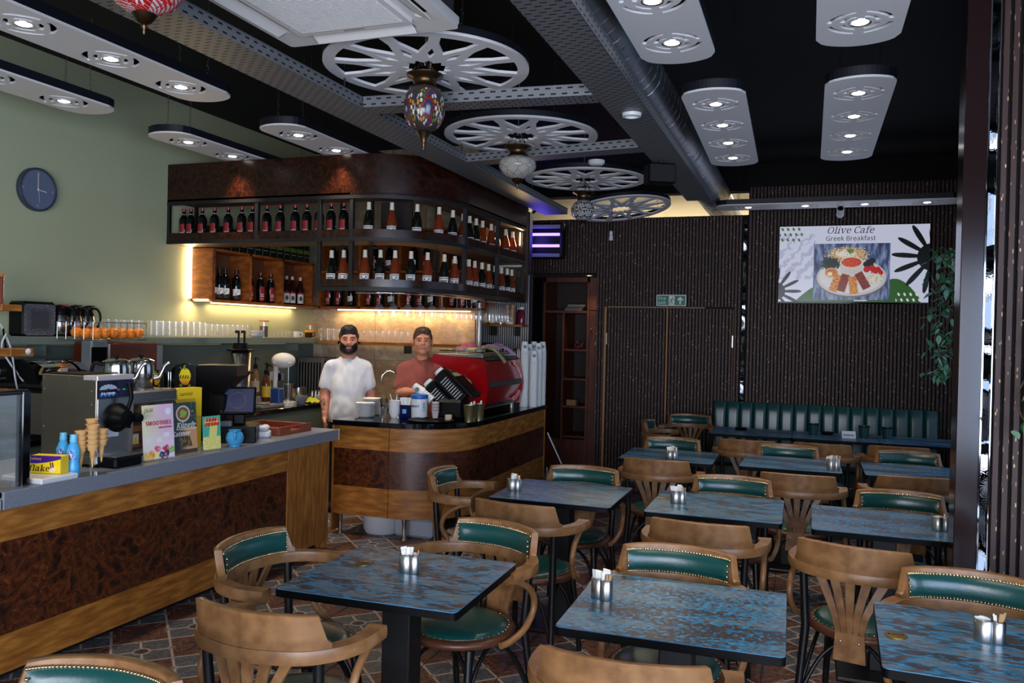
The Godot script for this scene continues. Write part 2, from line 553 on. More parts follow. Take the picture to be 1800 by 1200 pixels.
func slat_wall(called: String, x0: float, x1: float, y0: float, y1: float, z: float, parent: Node, pitch := 0.0365, turn := false) -> void:
	# every slat is a piece of its own on the wall behind
	var nn := int(round((x1 - x0) / pitch))
	var w := (x1 - x0) / nn
	var key := "%.3f_%.3f_%.3f" % [w, y1 - y0, 1.0 if turn else 0.0]
	var meshes := []
	for v in 2:
		var g := G()
		g.colored = false
		g.box(V(0, (y1 - y0) / 2, 0.009), V(w * 0.66, y1 - y0, 0.018), 0.002)
		meshes.append(g.mesh(M["slat_%d" % v]))
	for i in nn:
		obj("slat", meshes[i % 2], null, parent, V(x0 + (i + 0.5) * w, y0, z))

func shell() -> void:
	var green := mat("wall_green", Color.WHITE, 0.85)
	tri_tex(green, noise_tex(0.004, [[0.0, C(166, 173, 138)], [1.0, C(176, 182, 146)]], 256), V(0.3, 0.3, 0.3))
	var panel := mat("panel_green", C(104, 116, 106), 0.6)
	var black := mat("black_paint")
	for v in 2:
		var s := mat("slat_%d" % v, Color.WHITE, 0.55)
		var im := Image.create_empty(256, 256, false, Image.FORMAT_RGB8)
		var f := FastNoiseLite.new(); f.frequency = 0.02; f.seed = v
		for y in 256:
			for x in 256: im.set_pixel(x, y, C(54, 30, 24).lerp(C(66, 39, 31), clampf(f.get_noise_2d(x * 6.0, y * 0.7) + 0.5, 0, 1)))
		var rng := RandomNumberGenerator.new(); rng.seed = 30 + v
		for k in 150:
			var fx := rng.randi() % 252; var fy := rng.randi() % 250
			im.fill_rect(Rect2i(fx, fy, 2 + rng.randi() % 3, 3 + rng.randi() % 3), C(150, 110, 70).lerp(C(236, 206, 150), rng.randf()))
		tri_tex(s, ImageTexture.create_from_image(im), V(3.0, 1.1, 3.0), true)
	var slatback := mat("slat_backing", C(4, 3, 3), 0.9)
	# floor: dark screed with patterned tiles laid on it, each tile a piece
	struct("floor", bx(-5.4, -0.2, -11.6, 4.5, -0.006, 3.2), mat("screed", C(40, 37, 36), 0.9), "patterned tile floor with white lattice lines")
	var fl := get_node("floor")
	var tm := mat("floor_tile", Color.WHITE, 0.42)
	tm.albedo_texture = floor_tex()
	var P := 0.395
	var tg := G()
	tg.box(V(0, -0.004, 0), V(P - 0.005, 0.0078, P - 0.005), 0.0015)
	for i in tg.p.size():
		if tg.n[i].y > 0.5: tg.u[i] = Vector2(tg.p[i].x / P + 0.5, tg.p[i].z / P + 0.5)
	var tmesh := tg.mesh(tm)
	var rest := MultiMesh.new()
	rest.transform_format = MultiMesh.TRANSFORM_3D; rest.mesh = tmesh
	var spots := []
	for i in range(-8, 12):
		for j in range(-17, 18):
			var x := -2.555 + (i + 0.5) * P; var z := -4.32 + (j + 0.5) * P
			if x < -5.2 or x > 2.0 or z < -9.3 or z > 2.4: continue
			if x > -3.3 and x < 1.3 and z < -1.9: obj("floor_tile", tmesh, null, fl, V(x, 0, z))
			else: spots.append(V(x, 0, z))
	rest.instance_count = spots.size()
	for i in spots.size(): rest.set_instance_transform(i, Transform3D(Basis(), spots[i]))
	var mi := MultiMeshInstance3D.new()
	mi.name = "floor_tiles_beyond"; mi.multimesh = rest; mi.set_meta("kind", "stuff")
	fl.add_child(mi)
	# ceiling and left wall
	struct("ceiling", bx(-5.4, 3.55, -9.4, 2.4, 3.75, 2.9), black, "black painted ceiling")
	struct("wall_left", bx(-5.3, 0, -8.9, -5.1, 3.56, 2.9), green, "sage green plastered wall on the left")
	struct("trim_1", bx(-5.1, 0.9, -7.8, -5.085, 1.49, 2.9), panel, "grey green panelling under the shelf on the left wall")
	# wall behind the bar, clad in stone tiles
	var wb := struct("wall_bar", bx(-5.3, 0, -8.0, -3.19, 3.56, -7.815), mat("wall_bar_core", C(120, 110, 100), 0.9), "stone tiled wall behind the bar")
	for v in 3:
		var s := mat("stone_%d" % v, Color.WHITE, 0.35)
		tri_tex(s, noise_tex(0.006, [[0.0, C(150, 128, 104)], [0.4, C(186, 164, 136)], [0.55, C(172, 148, 120)], [0.75, C(196, 176, 148)], [1.0, C(206, 190, 164)]], 512, 55.0, 5, FastNoiseLite.TYPE_SIMPLEX_SMOOTH, 40 + v), V(1.1, 1.6, 1.1))
	var ex := [-5.1, -4.9, -4.33, -3.76, -3.19]
	var ey := [0.0, 0.2, 0.77, 1.34, 1.91, 2.48, 3.05, 3.55]
	for i in 4:
		for j in 7: obj("stone_tile", bx(ex[i] + 0.0015, ey[j] + 0.0015, -7.815, ex[i + 1] - 0.0015, ey[j + 1] - 0.0015, -7.802, 0.002), M["stone_%d" % ((i * 2 + j) % 3)], wb)
	# the slatted back wall, its opening and the pair of doors
	var back := G()
	back.append_boxes([[-2.33, 0, -9.55, 1.6, 3.0, -9.418], [-3.3, 2.37, -9.55, -2.33, 3.0, -9.418], [-0.66, 3.0, -9.55, 1.6, 3.56, -9.418]])
	var wk := struct("wall_back", back, slatback, "back wall clad in dark brown vertical slats with gold flecks")
	slat_wall("slat", -3.17, -2.34, 2.37, 3.0, -9.418, wk)
	slat_wall("slat", -2.34, -2.235, 0.0, 3.0, -9.418, wk)
	slat_wall("slat", -2.235, -0.79, 1.99, 3.0, -9.418, wk)
	slat_wall("slat", -0.79, -0.72, 0, 3.0, -9.418, wk)
	slat_wall("slat", -0.655, 1.36, 0, 3.3, -9.418, wk)
	obj("skirting", bx(-2.235, 0, -9.42, -0.79, 0.02, -9.38), mat("skirting", C(150, 140, 128), 0.6), wk)
	# mirror strip between the two slat fields
	var mw := mat("mirror_wavy")
	var nt := noise_tex(0.006, [[0, Color.BLACK], [1, Color.WHITE]], 256, 0.0, 2)
	nt.as_normal_map = true; nt.bump_strength = 14.0; nt.color_ramp = null
	mw.normal_enabled = true; mw.normal_texture = nt; mw.normal_scale = 1.0; mw.uv1_triplanar = true; mw.uv1_scale = V(1.2, 1.2, 1.2)
	var ms := struct("trim_2", bx(-0.705, 0.95, -9.415, -0.672, 2.95, -9.40), M["mirror_wavy"], "narrow mirror strip set between the slats of the back wall")
	# soffit over the gap and the lit room beyond it
	struct("trim_3", bx(-3.4, 3.26, -9.55, -0.66, 3.56, -9.38), black, "black beam over the gap above the back wall")
	var cream := mat("cream_wall", C(226, 208, 170), 0.8)
	struct("wall_far", bx(-5.4, 2.4, -11.7, 1.6, 4.2, -11.6), cream, "cream wall of the lit room beyond the gap")
	struct("ceiling_far", bx(-5.4, 4.2, -11.7, 1.6, 4.3, -9.5), mat("white_paint"), "pale ceiling of the room beyond")
	struct("wall_far_left", bx(-5.5, 2.4, -11.7, -5.4, 4.2, -8.9), cream, "side wall of the room beyond")
	struct("wall_far_right", bx(1.6, 2.4, -11.7, 1.7, 4.2, -9.4), cream, "right side wall of the room beyond")
	struct("trim_4", bx(-5.4, 2.9, -11.6, -3.2, 2.98, -8.0), black, "shelf ceiling behind the bar wall")
	struct("trim_5", bx(-3.4, 3.0, -9.55, -3.2, 3.56, -9.38), cream, "pale wall end beside the gap")
	# side walls with their windows
	var dark := mat("dark_wall", C(30, 24, 24), 0.8)
	var wr := G()
	wr.append_boxes([[1.55, 0, -9.5, 1.75, 0.7, -4.1], [1.55, 2.6, -9.5, 1.75, 3.56, -4.1], [1.55, 0.7, -9.5, 1.75, 2.6, -8.7], [1.55, 0.7, -4.5, 1.75, 2.6, -4.1]])
	struct("wall_right", wr, dark, "dark side wall with a long window behind the partition")
	struct("window_1", bx(1.63, 0.7, -8.7, 1.65, 2.6, -4.5), M["pane_glass"], "side window beside the rear tables")
	var wr2 := G()
	wr2.append_boxes([[2.2, 0, -4.2, 2.4, 0.5, 2.9], [2.2, 2.9, -4.2, 2.4, 3.56, 2.9], [2.2, 0.5, -4.2, 2.4, 2.9, -1.7], [2.2, 0.5, 1.9, 2.4, 2.9, 2.9], [1.55, 0, -4.2, 2.4, 3.56, -4.12]])
	struct("wall_right_front", wr2, dark, "dark side wall with a wide window by the front tables")
	struct("window_2", bx(2.28, 0.5, -1.7, 2.3, 2.9, 1.9), M["pane_glass"], "side window beside the front tables")
	var wf := G()
	wf.append_boxes([[-5.3, 0, 2.75, 2.4, 0.3, 2.95], [-5.3, 2.9, 2.75, 2.4, 3.56, 2.95], [-5.3, 0.3, 2.75, -4.9, 2.9, 2.95], [1.9, 0.3, 2.75, 2.4, 2.9, 2.95], [-1.6, 0.3, 2.8, -1.45, 2.9, 2.9]])
	struct("wall_front", wf, dark, "shopfront frame behind the camera")
	struct("window_3", bx(-4.9, 0.3, 2.83, 1.9, 2.9, 2.85), M["pane_glass"], "shopfront glass behind the camera")
	struct("ground", bx(-30, -0.4, -20, 30, -0.21, 30), mat("pavement", C(120, 118, 116), 0.9), "pavement outside")
	# partition at the right: dark post, mirror strip in chrome trims, slats
	var wp := struct("wall_partition", bx(0.62, 0, -4.14, 2.2, 3.56, -4.03), slatback, "slatted partition at the right with a dark post and a mirror strip")
	obj("post", bx(0.60, 0, -4.15, 0.688, 3.55, -4.0, 0.003), mat("post_gloss", C(36, 20, 20), 0.15), wp)
	obj("chrome_trim", bx(0.688, 0, -4.03, 0.696, 3.5, -4.0, 0.001), M["chrome"], wp)
	var mm := mat("mirror_wavy")
	obj("mirror", bx(0.696, 0, -4.03, 0.725, 3.5, -4.015), mm, wp)
	obj("chrome_trim", bx(0.725, 0, -4.03, 0.731, 3.5, -4.0, 0.001), M["chrome"], wp)
	slat_wall("slat", 0.735, 2.2, 0, 3.5, -4.03, wp, 0.0365)
	doors()
	alcove()
	# green return of the side wall next to the screen wall
	struct("trim_6", bx(1.36, 0, -9.42, 1.56, 3.0, -9.34), mat("green_return", C(24, 84, 70), 0.4), "green painted wall return beside the slats")

func doors() -> void:
	var pine := mat("raw_edge", C(172, 122, 72), 0.6)
	var d := Node3D.new(); d.name = "door_1"; add_child(d); d.set_meta("kind", "structure"); d.set_meta("label", "pair of slatted doors under the green exit sign")
	obj("leaf_backing", bx(-2.205, 0.012, -9.416, -1.525, 1.975, -9.40), M["slat_backing"], d)
	obj("leaf_backing", bx(-1.50, 0.012, -9.416, -0.80, 1.975, -9.40), M["slat_backing"], d)
	slat_wall("slat", -2.195, -1.53, 0.012, 1.975, -9.40, d)
	slat_wall("slat", -1.495, -0.805, 0.012, 1.975, -9.40, d)
	obj("edge_strip", bx(-2.232, 0.0, -9.416, -2.208, 1.985, -9.375, 0.002), pine, d)
	obj("edge_strip", bx(-1.522, 0.3, -9.416, -1.505, 1.98, -9.38, 0.002), pine, d)
	obj("edge_strip", bx(-2.20, 1.975, -9.416, -1.1, 1.988, -9.38, 0.001), mat("raw_top", C(150, 120, 90), 0.7), d)
	obj("edge_strip", bx(-0.80, 0.02, -9.416, -0.79, 1.97, -9.38), mat("edge_dark", C(112, 72, 42), 0.6), d)
	obj("hinge", bx(-2.206, 1.55, -9.378, -2.195, 1.68, -9.37), M["brushed"], d)
	obj("hinge", bx(-0.802, 1.55, -9.378, -0.79, 1.68, -9.37), M["brushed"], d)
	# fire exit sign above
	var s := thing("exit_sign", "green fire exit sign with running figure and arrow, above the slatted doors", "sign", V(-1.475, 2.062, -9.4))
	var gm := mat("sign_green", C(18, 116, 84), 0.4)
	obj("plate", G().prism(rrect(0.33, 0.125, 0.01), -0.006, 0.006), mat("sign_white", C(226, 232, 230), 0.4), s)
	obj("panel", G().prism(rrect(0.312, 0.108, 0.006), 0.006, 0.0075), gm, s)
	var w := mat("sign_white")
	words("lettering", "Fire", 0.052, w, s, facing(V(-0.102, 0.022, 0.008), 0))
	words("lettering", "exit", 0.052, w, s, facing(V(-0.104, -0.026, 0.008), 0))
	obj("pictogram_field", G().prism(rrect(0.062, 0.1, 0.002), 0.0075, 0.0085), w, s, V(0.005, 0, 0))
	var fig := G()
	fig.tube([V(0.012, 0.012, 0.009), V(0.0, -0.01, 0.009)], 0.006, 6)
	fig.ball(V(0.016, 0.03, 0.009), V(0.008, 0.008, 0.002), 10, 4)
	fig.tube([V(0.0, -0.01, 0.009), V(0.014, -0.022, 0.009), V(0.01, -0.042, 0.009)], 0.0042, 6)
	fig.tube([V(0.0, -0.01, 0.009), V(-0.008, -0.028, 0.009), V(-0.022, -0.032, 0.009)], 0.0042, 6)
	fig.tube([V(0.012, 0.012, 0.009), V(0.024, 0.002, 0.009), V(0.03, 0.01, 0.009)], 0.003, 6)
	fig.tube([V(0.01, 0.014, 0.009), V(-0.008, 0.012, 0.009), V(-0.014, -0.002, 0.009)], 0.003, 6)
	obj("running_figure", fig, gm, s)
	obj("arrow", G().prism(PackedVector2Array([P2(0.1, 0.042), P2(0.134, 0.008), P2(0.122, -0.004), P2(0.108, 0.01), P2(0.108, -0.042), P2(0.092, -0.042), P2(0.092, 0.01), P2(0.078, -0.004), P2(0.066, 0.008)]), 0.0075, 0.0085), w, s)

func alcove() -> void:
	var wd := mat("alcove_wood", Color.WHITE, 0.5)
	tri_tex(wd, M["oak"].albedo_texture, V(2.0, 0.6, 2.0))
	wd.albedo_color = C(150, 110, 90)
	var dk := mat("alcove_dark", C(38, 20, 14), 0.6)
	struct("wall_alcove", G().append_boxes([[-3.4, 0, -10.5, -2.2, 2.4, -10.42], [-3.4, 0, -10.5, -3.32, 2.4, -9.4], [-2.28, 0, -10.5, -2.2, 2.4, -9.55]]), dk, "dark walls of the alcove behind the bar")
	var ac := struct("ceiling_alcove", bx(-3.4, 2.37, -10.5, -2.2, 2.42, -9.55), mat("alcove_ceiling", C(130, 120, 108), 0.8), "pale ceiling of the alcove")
	var s := thing("alcove_shelving", "tall brown built-in shelving in the recess past the bar, with open compartments and a door", "shelving", V(-3.0, 0, -10.42))
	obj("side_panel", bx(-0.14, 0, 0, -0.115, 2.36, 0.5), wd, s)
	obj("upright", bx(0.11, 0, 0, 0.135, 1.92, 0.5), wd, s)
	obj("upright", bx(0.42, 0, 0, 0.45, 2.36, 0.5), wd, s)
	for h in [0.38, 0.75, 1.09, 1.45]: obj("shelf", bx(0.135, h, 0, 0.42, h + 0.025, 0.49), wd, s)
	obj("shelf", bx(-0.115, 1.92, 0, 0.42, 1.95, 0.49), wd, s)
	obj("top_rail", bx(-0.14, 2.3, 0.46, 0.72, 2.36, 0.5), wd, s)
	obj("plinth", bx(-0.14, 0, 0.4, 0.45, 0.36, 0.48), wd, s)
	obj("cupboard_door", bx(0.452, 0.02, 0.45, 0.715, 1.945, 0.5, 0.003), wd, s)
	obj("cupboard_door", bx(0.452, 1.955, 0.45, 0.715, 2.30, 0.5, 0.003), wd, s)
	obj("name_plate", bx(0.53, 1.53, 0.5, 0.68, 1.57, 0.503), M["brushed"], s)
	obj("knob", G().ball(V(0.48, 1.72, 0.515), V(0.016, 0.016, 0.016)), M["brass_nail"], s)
	var ob := thing("ornament", "small dark bead ornament on a middle shelf of the recess shelving", "ornament", V(-2.72, 1.475, -10.1))
	for k in 14: obj("bead", G().ball(V(0.05 * sin(k * 2.4), 0.02 + 0.012 * (k % 7), 0.03 * cos(k * 2.4)), V(0.014, 0.014, 0.014), 8, 6), mat("bead_%d" % (k % 2), [C(120, 40, 30), C(90, 70, 60)][k % 2], 0.3), ob)
	for k in 3: tag(obj("book", bx(0, 0, 0, 0.22, 0.025, 0.16, 0.003), mat("book_%d" % k, [C(120, 110, 100), C(90, 84, 80), C(140, 130, 116)][k], 0.7), self, V(-2.88 + 0.02 * k, 1.951 + 0.0255 * k, -10.12)), "flat grey book, %s of the small stack on the top shelf of the recess" % ["lowest", "middle one", "topmost"][k], "book", "books in the recess")
	tag(obj("small_box", bx(0, 0, 0, 0.12, 0.07, 0.1, 0.004), mat("tan_box", C(150, 110, 70), 0.7), self, V(-2.83, 0.776, -10.06)), "small tan box on the lowest open shelf of the recess", "box")
	var l := thing("recessed_light", "round recessed downlight in the ceiling of the alcove", "light", V(-2.52, 2.368, -9.75))
	obj("rim", G().lathe([P2(0.028, 0.0), P2(0.042, -0.004), P2(0.045, 0.002)], 20), M["white_paint"], l)
	obj("lamp_face", G().lathe([P2(0.0, -0.001), P2(0.028, -0.001)], 20), glow("lamp_warm", C(255, 240, 214), 6.0), l)
	spot(V(-2.52, 2.35, -9.75), 0.35, C(255, 232, 200))
	# grab rail at the end of the bar
	var r := thing("grab_rail", "sloping grey metal pole leaning at the end of the bar", "pole", V(-2.55, 0, -8.35))
	obj("tube", G().tube([V(-0.02, 0.62, 0.0), V(0.27, 0.05, 0.0)], 0.012, 10), M["galvanised"], r)
	obj("tube", G().tube([V(-0.01, 0.26, 0.02), V(0.0, 0.03, 0.02)], 0.012, 10), M["galvanised"], r)
	obj("foot", G().ball(V(0.275, 0.035, 0), V(0.02, 0.03, 0.02)), M["white_plastic"], r)
	obj("foot", G().ball(V(0.0, 0.03, 0.02), V(0.02, 0.03, 0.02)), M["white_plastic"], r)
func rosette_plate(n_lamps: int, w: float, pitch: float) -> Array:
	# long board with round ends' corners; a rosette of arc slots round each lamp. Returns [Geo, lamp x positions]
	var L := pitch * n_lamps + 0.1
	var outline := PackedVector2Array()
	for s in [1.0, -1.0]:
		var e: float = s * L / 2
		for i in 17:
			var t: float = -1.0 + 2.0 * i / 16.0
			var rr := 0.05
			var yy: float = t * w / 2 * s
			var bulge: float = 0.075 * (1 - t * t)
			var edge: float = clampf((1.0 - absf(t)) * w / 2 / rr, 0, 1)
			outline.append(P2(e - s * 0.075 + s * bulge - s * rr * (1 - sqrt(1 - pow(1 - edge, 2))), yy))
	var holes := []
	var xs := []
	var cells := []
	var x_prev := -L
	for k in n_lamps:
		var cx: float = (k - (n_lamps - 1) / 2.0) * pitch
		xs.append(cx)
		for ring in [[0.062, 0.083, 0.22], [0.104, 0.134, 0.16]]:
			for q in 4:
				var h := PackedVector2Array()
				var a0: float = q * PI / 2 + ring[2]; var a1: float = (q + 1) * PI / 2 - ring[2]
				for i in 9: h.append(P2(cx, 0) + P2(cos(lerpf(a0, a1, i / 8.0)), sin(lerpf(a0, a1, i / 8.0))) * ring[1])
				for i in 9: h.append(P2(cx, 0) + P2(cos(lerpf(a1, a0, i / 8.0)), sin(lerpf(a1, a0, i / 8.0))) * (ring[0] + (0.012 * absf(i - 4) / 4.0 if ring[0] > 0.1 else 0.0)))
				holes.append(h)
		holes.append(disc(20, 0.036, P2(cx, 0)))
		var xn: float = cx + pitch / 2 if k < n_lamps - 1 else L
		for q in 8:
			# eighth wedge of the cell
			var a := q * PI / 4; var b := (q + 1) * PI / 4
			var wedge := PackedVector2Array([P2(cx, 0), P2(cx, 0) + P2(cos(a), sin(a)) * 3.0, P2(cx, 0) + P2(cos(b), sin(b)) * 3.0])
			var cell := PackedVector2Array([P2(x_prev, -w), P2(xn, -w), P2(xn, w), P2(x_prev, w)])
			for A in Geometry2D.intersect_polygons(wedge, cell):
				for B in Geometry2D.intersect_polygons(A, outline): cells.append(B)
		x_prev = xn
	var g := G()
	g.xf = Transform3D(Basis(V(0, 0, 1), V(1, 0, 0), V(0, 1, 0)), Vector3.ZERO)   # board runs along z
	g.plate(cells, holes, 0.0, 0.012, [outline])
	return [g, xs, outline]

func chain(g: Geo, a: Vector3, b: Vector3, step := 0.032) -> void:
	var n := int(ceil(a.distance_to(b) / step))
	for i in n:
		var c := a.lerp(b, (i + 0.5) / n)
		var q := Basis(Vector3.UP, PI / 2 * (i % 2))
		var path := []
		for k in 6:
			var t := TAU * k / 6
			path.append(c + q * V(cos(t) * 0.006, sin(t) * step * 0.58, 0))
		g.tube(path, 0.0017, 4, true, false)

func light_panel(label: String, n: int, at: Vector3, turn: float, lit := 1.0, pitch := 0.5) -> void:
	var w := 0.35
	var key := "panel_%d" % int(pitch * 100)
	if not M.has(key): M[key] = rosette_plate(n, w, pitch)
	var R: Array = M[key]
	var t := thing("light_panel", label, "ceiling light", at, turn, "rosette light panels hung from the ceiling")
	obj("board", R[0], M["white_paint"], t)
	var edge := G()
	edge.xf = (R[0] as Geo).xf
	var o: PackedVector2Array = R[2]
	# dark rim and lid above the board
	var inner := PackedVector2Array()
	for q in o: inner.append(q * 0.985)
	var m := o.size()
	for i in m:
		var a := o[i]; var b := o[(i + 1) % m]
		var nn := P2((b - a).y, -(b - a).x).normalized()
		if nn.dot(a + b) < 0: nn = -nn
		edge.quad(V(a.x, a.y, 0.0125), V(b.x, b.y, 0.0125), V(b.x, b.y, 0.062), V(a.x, a.y, 0.062), V(nn.x, nn.y, 0))
	edge.prism(inner, 0.058, 0.062)
	obj("rim", edge, mat("panel_rim", C(14, 15, 26), 0.5), t)
	for x in R[1]:
		var lamp := G()
		lamp.lathe([P2(0.0, -0.0035), P2(0.029, -0.003), P2(0.032, 0.004)], 18, V(0, 0, x))
		var lm := obj("lamp_face", lamp, glow("lamp_white", C(255, 246, 232), 7.0), t)
		obj("lamp_ring", G().lathe([P2(0.03, 0.012), P2(0.034, 0.002), P2(0.046, -0.002), P2(0.05, 0.012)], 20, V(0, 0, x)), M["chrome"], t)
		var wp: Vector3 = t.transform * V(0, -0.012, x)
		spot(wp, 0.62 * lit, C(255, 240, 222), 42.0)
	var c := G()
	var hl: float = R[1][-1] + 0.1
	for s in [-1, 1]:
		for d in [-1, 1]: chain(c, V(0.1 * d, 0.06, s * hl), V(0.1 * d, 3.53 - at.y, s * hl))
	obj("chain", c, mat("chain_metal", C(70, 70, 74), 0.4, 0.9), t)

func wheel(label: String, at: Vector3, tilt := Vector3.ZERO, lamps := false) -> void:
	if not M.has("wheel_geo"):
		var r := 0.525
		var holes := []
		var star := PackedVector2Array()
		for k in 24:
			var a := TAU * k / 24
			star.append(P2(cos(a), sin(a)) * (0.128 if k % 2 == 0 else 0.094))
		for k in 12:
			var a := TAU * (k + 0.5) / 12
			var f := P2(cos(a), sin(a)); var s := P2(-sin(a), cos(a))
			# outer pentagon holes
			var h := PackedVector2Array()
			for i in 7:
				var t := -0.204 + 0.408 * i / 6.0
				h.append((f * cos(t) + s * sin(t)) * 0.466)
			h.append(f * 0.360 + s * 0.069)
			h.append(f * 0.236)
			h.append(f * 0.360 - s * 0.069)
			holes.append(h)
			# small kites nearer the middle
			var a2 := TAU * k / 12
			var f2 := P2(cos(a2), sin(a2)); var s2 := P2(-sin(a2), cos(a2))
			holes.append(PackedVector2Array([f2 * 0.168, f2 * 0.225 + s2 * 0.021, f2 * 0.31, f2 * 0.225 - s2 * 0.021]))
		var out := disc(96, r)
		var cells := []
		for k in 24:
			var a := TAU * k / 24; var b := TAU * (k + 1) / 24
			var wedge := PackedVector2Array([P2(cos(a), sin(a)) * 0.05, P2(cos(a), sin(a)) * 2, P2(cos(b), sin(b)) * 2, P2(cos(b), sin(b)) * 0.05])
			cells.append_array(Geometry2D.intersect_polygons(wedge, out))
		var g := G()
		g.xf = flatxf(Vector3.ZERO)
		g.plate(cells, holes + [star], 0.0, 0.014, [out])
		var ring := G()
		var lo := []
		for i in 72:
			var a := TAU * i / 72
			var d := V(cos(a), 0, sin(a))
			lo.append(PackedVector3Array([d * r + V(0, 0.0145, 0), d * r + V(0, 0.05, 0), d * (r - 0.03) + V(0, 0.05, 0), d * (r - 0.03) + V(0, 0.0145, 0)]))
		ring.loft(lo, true, true, false)
		M["wheel_geo"] = [g, ring]
	var t := thing("ceiling_wheel", label, "ceiling ornament", at, 0.0, "openwork ceiling wheels with a twelve-pointed star")
	t.rotation = tilt
	obj("openwork_disc", M["wheel_geo"][0], M["white_paint"], t)
	obj("rim", M["wheel_geo"][1], mat("panel_rim"), t)
	var c := G()
	for k in 4:
		var a := PI / 4 + PI / 2 * k
		chain(c, V(cos(a) * 0.48, 0.05, sin(a) * 0.48), V(cos(a) * 0.48, 3.53 - at.y, sin(a) * 0.48))
	obj("chain", c, mat("chain_metal"), t)

func lantern(label: String, at: Vector3, shape: int, h: float) -> void:
	# `at` is the bottom tip; turkish mosaic lantern hung on three chains
	var t := thing("mosaic_lantern", label, "lantern", at)
	var bronze := mat("bronze", C(92, 70, 48), 0.35, 1.0)
	var glass: StandardMaterial3D
	var prof: Array
	var R := 0.1
	match shape:
		0:   # egg with coloured flowers
			glass = mosaic("mosaic_flowers", [C(196, 190, 184), C(40, 52, 120), C(150, 40, 34), C(60, 110, 60), C(206, 200, 190), C(190, 130, 50)], 0, C(58, 50, 46))
			prof = [[0.03, 0.10], [0.075, 0.125], [0.1, 0.175], [0.106, 0.225], [0.098, 0.28], [0.075, 0.32]]
		1:   # wide squat globe with a lace pattern
			glass = mosaic("mosaic_lace", [C(222, 218, 204), C(206, 204, 192)], 1, C(70, 66, 60))
			prof = [[0.035, 0.075], [0.09, 0.10], [0.122, 0.14], [0.128, 0.165], [0.118, 0.20], [0.07, 0.225]]
		2:   # small ball
			glass = mosaic("mosaic_ball", [C(196, 192, 186), C(214, 210, 204), C(130, 160, 200)], 2, C(40, 36, 34))
			prof = [[0.03, 0.06], [0.074, 0.085], [0.098, 0.135], [0.1, 0.155], [0.088, 0.2], [0.045, 0.235]]
		3:   # red globe
			glass = mosaic("mosaic_red", [C(168, 24, 26), C(190, 36, 34), C(206, 198, 196), C(186, 176, 176)], 3, C(210, 200, 198))
			prof = [[0.035, 0.075], [0.09, 0.10], [0.13, 0.15], [0.134, 0.19], [0.12, 0.24], [0.07, 0.27]]
	var pr := []
	var pts := []
	for q in prof: pts.append(V(q[0], q[1], 0))
	for q in curve3(pts, 4): pr.append(P2(q.x, q.y))
	obj("mosaic_shade", G().lathe(pr, 28), glass, t)
	var b0: Vector2 = pr[0]; var tp: Vector2 = pr[-1]
	obj("finial", G().lathe([P2(0.0, 0.0), P2(0.006, 0.008), P2(0.004, 0.02), P2(0.012, 0.03), P2(0.01, 0.038), P2(b0.x * 0.7, b0.y - 0.03), P2(b0.x + 0.008, b0.y - 0.004), P2(b0.x, b0.y + 0.003)], 16), bronze, t)
	var y := tp.y
	obj("collar", G().lathe([P2(tp.x, y - 0.004), P2(tp.x + 0.006, y + 0.002), P2(0.06, y + 0.012), P2(0.056, y + 0.03), P2(0.066, y + 0.05), P2(0.092, y + 0.062), P2(0.095, y + 0.07), P2(0.06, y + 0.068)], 22, Vector3.ZERO, false), bronze, t)
	var c := G()
	for k in 3:
		var a := TAU * k / 3 + 0.5
		chain(c, V(cos(a) * 0.085, y + 0.068, sin(a) * 0.085), V(0, h, 0), 0.02)
	obj("chain", c, bronze, t)
	var fl := G()
	fl.tube(curve3([V(0.01, y + 0.06, 0), V(0.035, y + 0.12, 0.01), V(-0.01, y + 0.2, 0), V(0, h, 0), V(0, 3.54 - at.y, 0)], 5), 0.003, 6)
	obj("flex", fl, mat("flex_white", C(160, 156, 150), 0.6), t)

